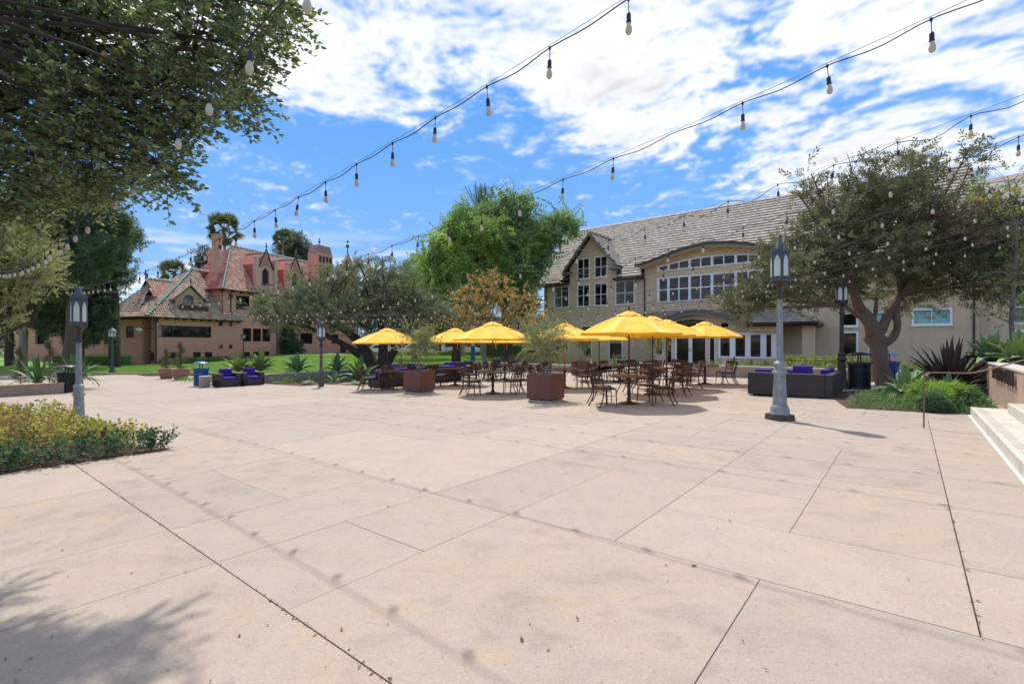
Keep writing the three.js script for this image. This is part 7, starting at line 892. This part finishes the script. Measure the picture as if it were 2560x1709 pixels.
// ================================================================ FAR BACKGROUND
{
  const r0 = rng(995); mass('treeline', 'distant band of dark green trees closing the horizon', 'trees', SPR.oak, leafMat, 5200, 995, (r) => { const th = (r() - .5) * 2.6, D = 118 + r() * 55, X = Math.sin(th) * D, Z = Math.cos(th) * D, h = 5.5 + 4.5 * n2(th * 7, 3) + 2 * n2(th * 23, 5); return [P3(X, Z, -1 + Math.pow(r(), .8) * Math.max(2, h)), .5]; }, [[.045, .075, .028], [.06, .10, .034], [.085, .125, .04]], 9);
  const bld = (label, X, Z, w, h, m, turn, wins) => { const o = thing('distant_building', label, 'building', P3(X, Z, -.85), turn); const holes = wins.map(([x, y, a, b, arch]) => { const q = [[x - a / 2, y], [x + a / 2, y], [x + a / 2, y + b]]; if (arch) for (let i = 1; i < 6; i++) q.push([x + a / 2 * Math.cos(i / 6 * Math.PI), y + b + a / 2 * Math.sin(i / 6 * Math.PI)]); q.push([x - a / 2, y + b]); return q; }); put(uvBox(extr(poly(rect(-w / 2, 0, w / 2, h), holes), .4), .3), m, 'wall', o); put(box(w - .2, h - .2, 3, 0, h / 2, -1.7), M.dark, 'interior', o); put(box(w + 1, .3, 6, 0, h + .15, -2.2), M.darkWood, 'roof', o); };
  bld('tan arcaded building beyond the lawn behind the umbrellas', -6, 84, 34, 6.5, mat([.34, .25, .18], .9, { map: stuccoTex }), 0, [-14, -10.5, -7, -3.5, 0, 3.5, 7, 10.5, 14].map((x) => [x, .1, 2.2, 2.2, true]));
  bld('pink garden wing behind the dark trees beyond the green lamp', -58, 66, 16, 5.5, M.pink, .2, [[-5, 2.2, 1.6, 1.6, true], [-2, 2.2, 1.6, 1.6, true], [1, 2.2, 1.6, 1.6, true], [5, .1, 1.4, 2.6, false]]);
  bld('pink cloister wall joining the end of the pink house', -46.5, 60, 7, 4.6, M.pink, .15, [[-2.2, 1.2, 1.0, 1.6, true], [-.7, 1.2, 1.0, 1.6, true], [.8, 1.2, 1.0, 1.6, true], [2.3, 1.2, 1.0, 1.6, true]]);
  // parked vehicles across the far lawn
  const car = (label, X, Z, turn, m, van) => { const o = thing(van ? 'parked_van' : 'parked_car', label, van ? 'van' : 'car', P3(X, Z, groundXZ(X, Z)), turn), L = van ? 5.2 : 4.5, prof = van ? [[-2.6, .35], [2.5, .35], [2.6, .9], [2.1, 1.05], [1.5, 1.75], [1.2, 1.95], [-2.5, 1.95], [-2.6, 1.7]] : [[-2.2, .3], [2.2, .3], [2.25, .7], [1.3, .9], [.6, 1.4], [-.9, 1.42], [-1.6, .95], [-2.25, .9]]; put(extr(poly(prof), 1.7, .05).translate(0, 0, -.85), m, 'body', o); const wp = van ? [[1.95, 1.12], [1.45, 1.7], [.4, 1.7], [.4, 1.12]] : [[1.1, .95], [.5, 1.34], [-.8, 1.34], [-1.4, .95]]; put(extr(poly(wp), 1.84).translate(0, 0, -.92), M.darkFrame, 'window', o); if (van) put(extr(poly([[.2, 1.12], [.2, 1.7], [-2.2, 1.7], [-2.2, 1.12]]), 1.83).translate(0, 0, -.915), M.darkFrame, 'window', o); for (const x of [-L * .3, L * .3]) for (const z of [-.85, .85]) { const w = put(cyl(.33, .33, .2, 0, -.1, 0, 18).rotateX(Math.PI / 2).translate(x, .33, z), M.dark, 'wheel', o); put(cyl(.18, .18, .22, 0, -.11, 0, 12).rotateX(Math.PI / 2).translate(x, .33, z), M.steel, 'rim', w); } for (const z of [-.6, .6]) { put(box(.06, .14, .3, L / 2 - .02, .72, z), M.white, 'headlight', o); put(box(.06, .2, .16, -L / 2 - (van ? 0 : .0), .85, z), mat([.5, .02, .02], .3), 'tail_light', o); } };
  const wp = mat([.75, .76, .77], .25, { physical: true, clearcoat: 1, clearcoatRoughness: .05 }); car('white van parked behind the tree trunk across the lawn', -7.2, 68, .1, wp, true); car('white saloon car parked beside the flowering hedge', -13.2, 67, .0, wp, false); car('second white car parked before the arcaded building', -18.4, 68.5, .1, wp, false); car('silver car parked on the road past the spiral topiary', -66, 66, .3, mat([.4, .42, .45], .3, { metalness: .4 }), false);
  for (const [px, Z, k] of [[1066, 62, 0], [1128, 64, 1], [1195, 63, 2], [1335, 60, 3]]) { const X = (px - CX) / FOC * Z; const u = copyOf(umb.brown, P3(X, Z, groundXZ(X, Z)), k, ['far orange yellow umbrella before the arcade, beside the cars', 'far umbrella before the arcade near the van', 'far umbrella beyond the blue emergency post', 'far umbrella under the trees by the library corner'][k], 1.1); u.userData.group = 'far umbrellas by the arcade'; }
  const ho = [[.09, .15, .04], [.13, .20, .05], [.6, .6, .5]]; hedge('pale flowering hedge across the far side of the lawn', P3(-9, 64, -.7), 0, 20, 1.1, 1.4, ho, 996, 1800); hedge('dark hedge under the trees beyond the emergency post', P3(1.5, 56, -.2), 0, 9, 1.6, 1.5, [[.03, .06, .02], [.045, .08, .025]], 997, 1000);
}
shade(scene);
renderer.render(scene, camera);
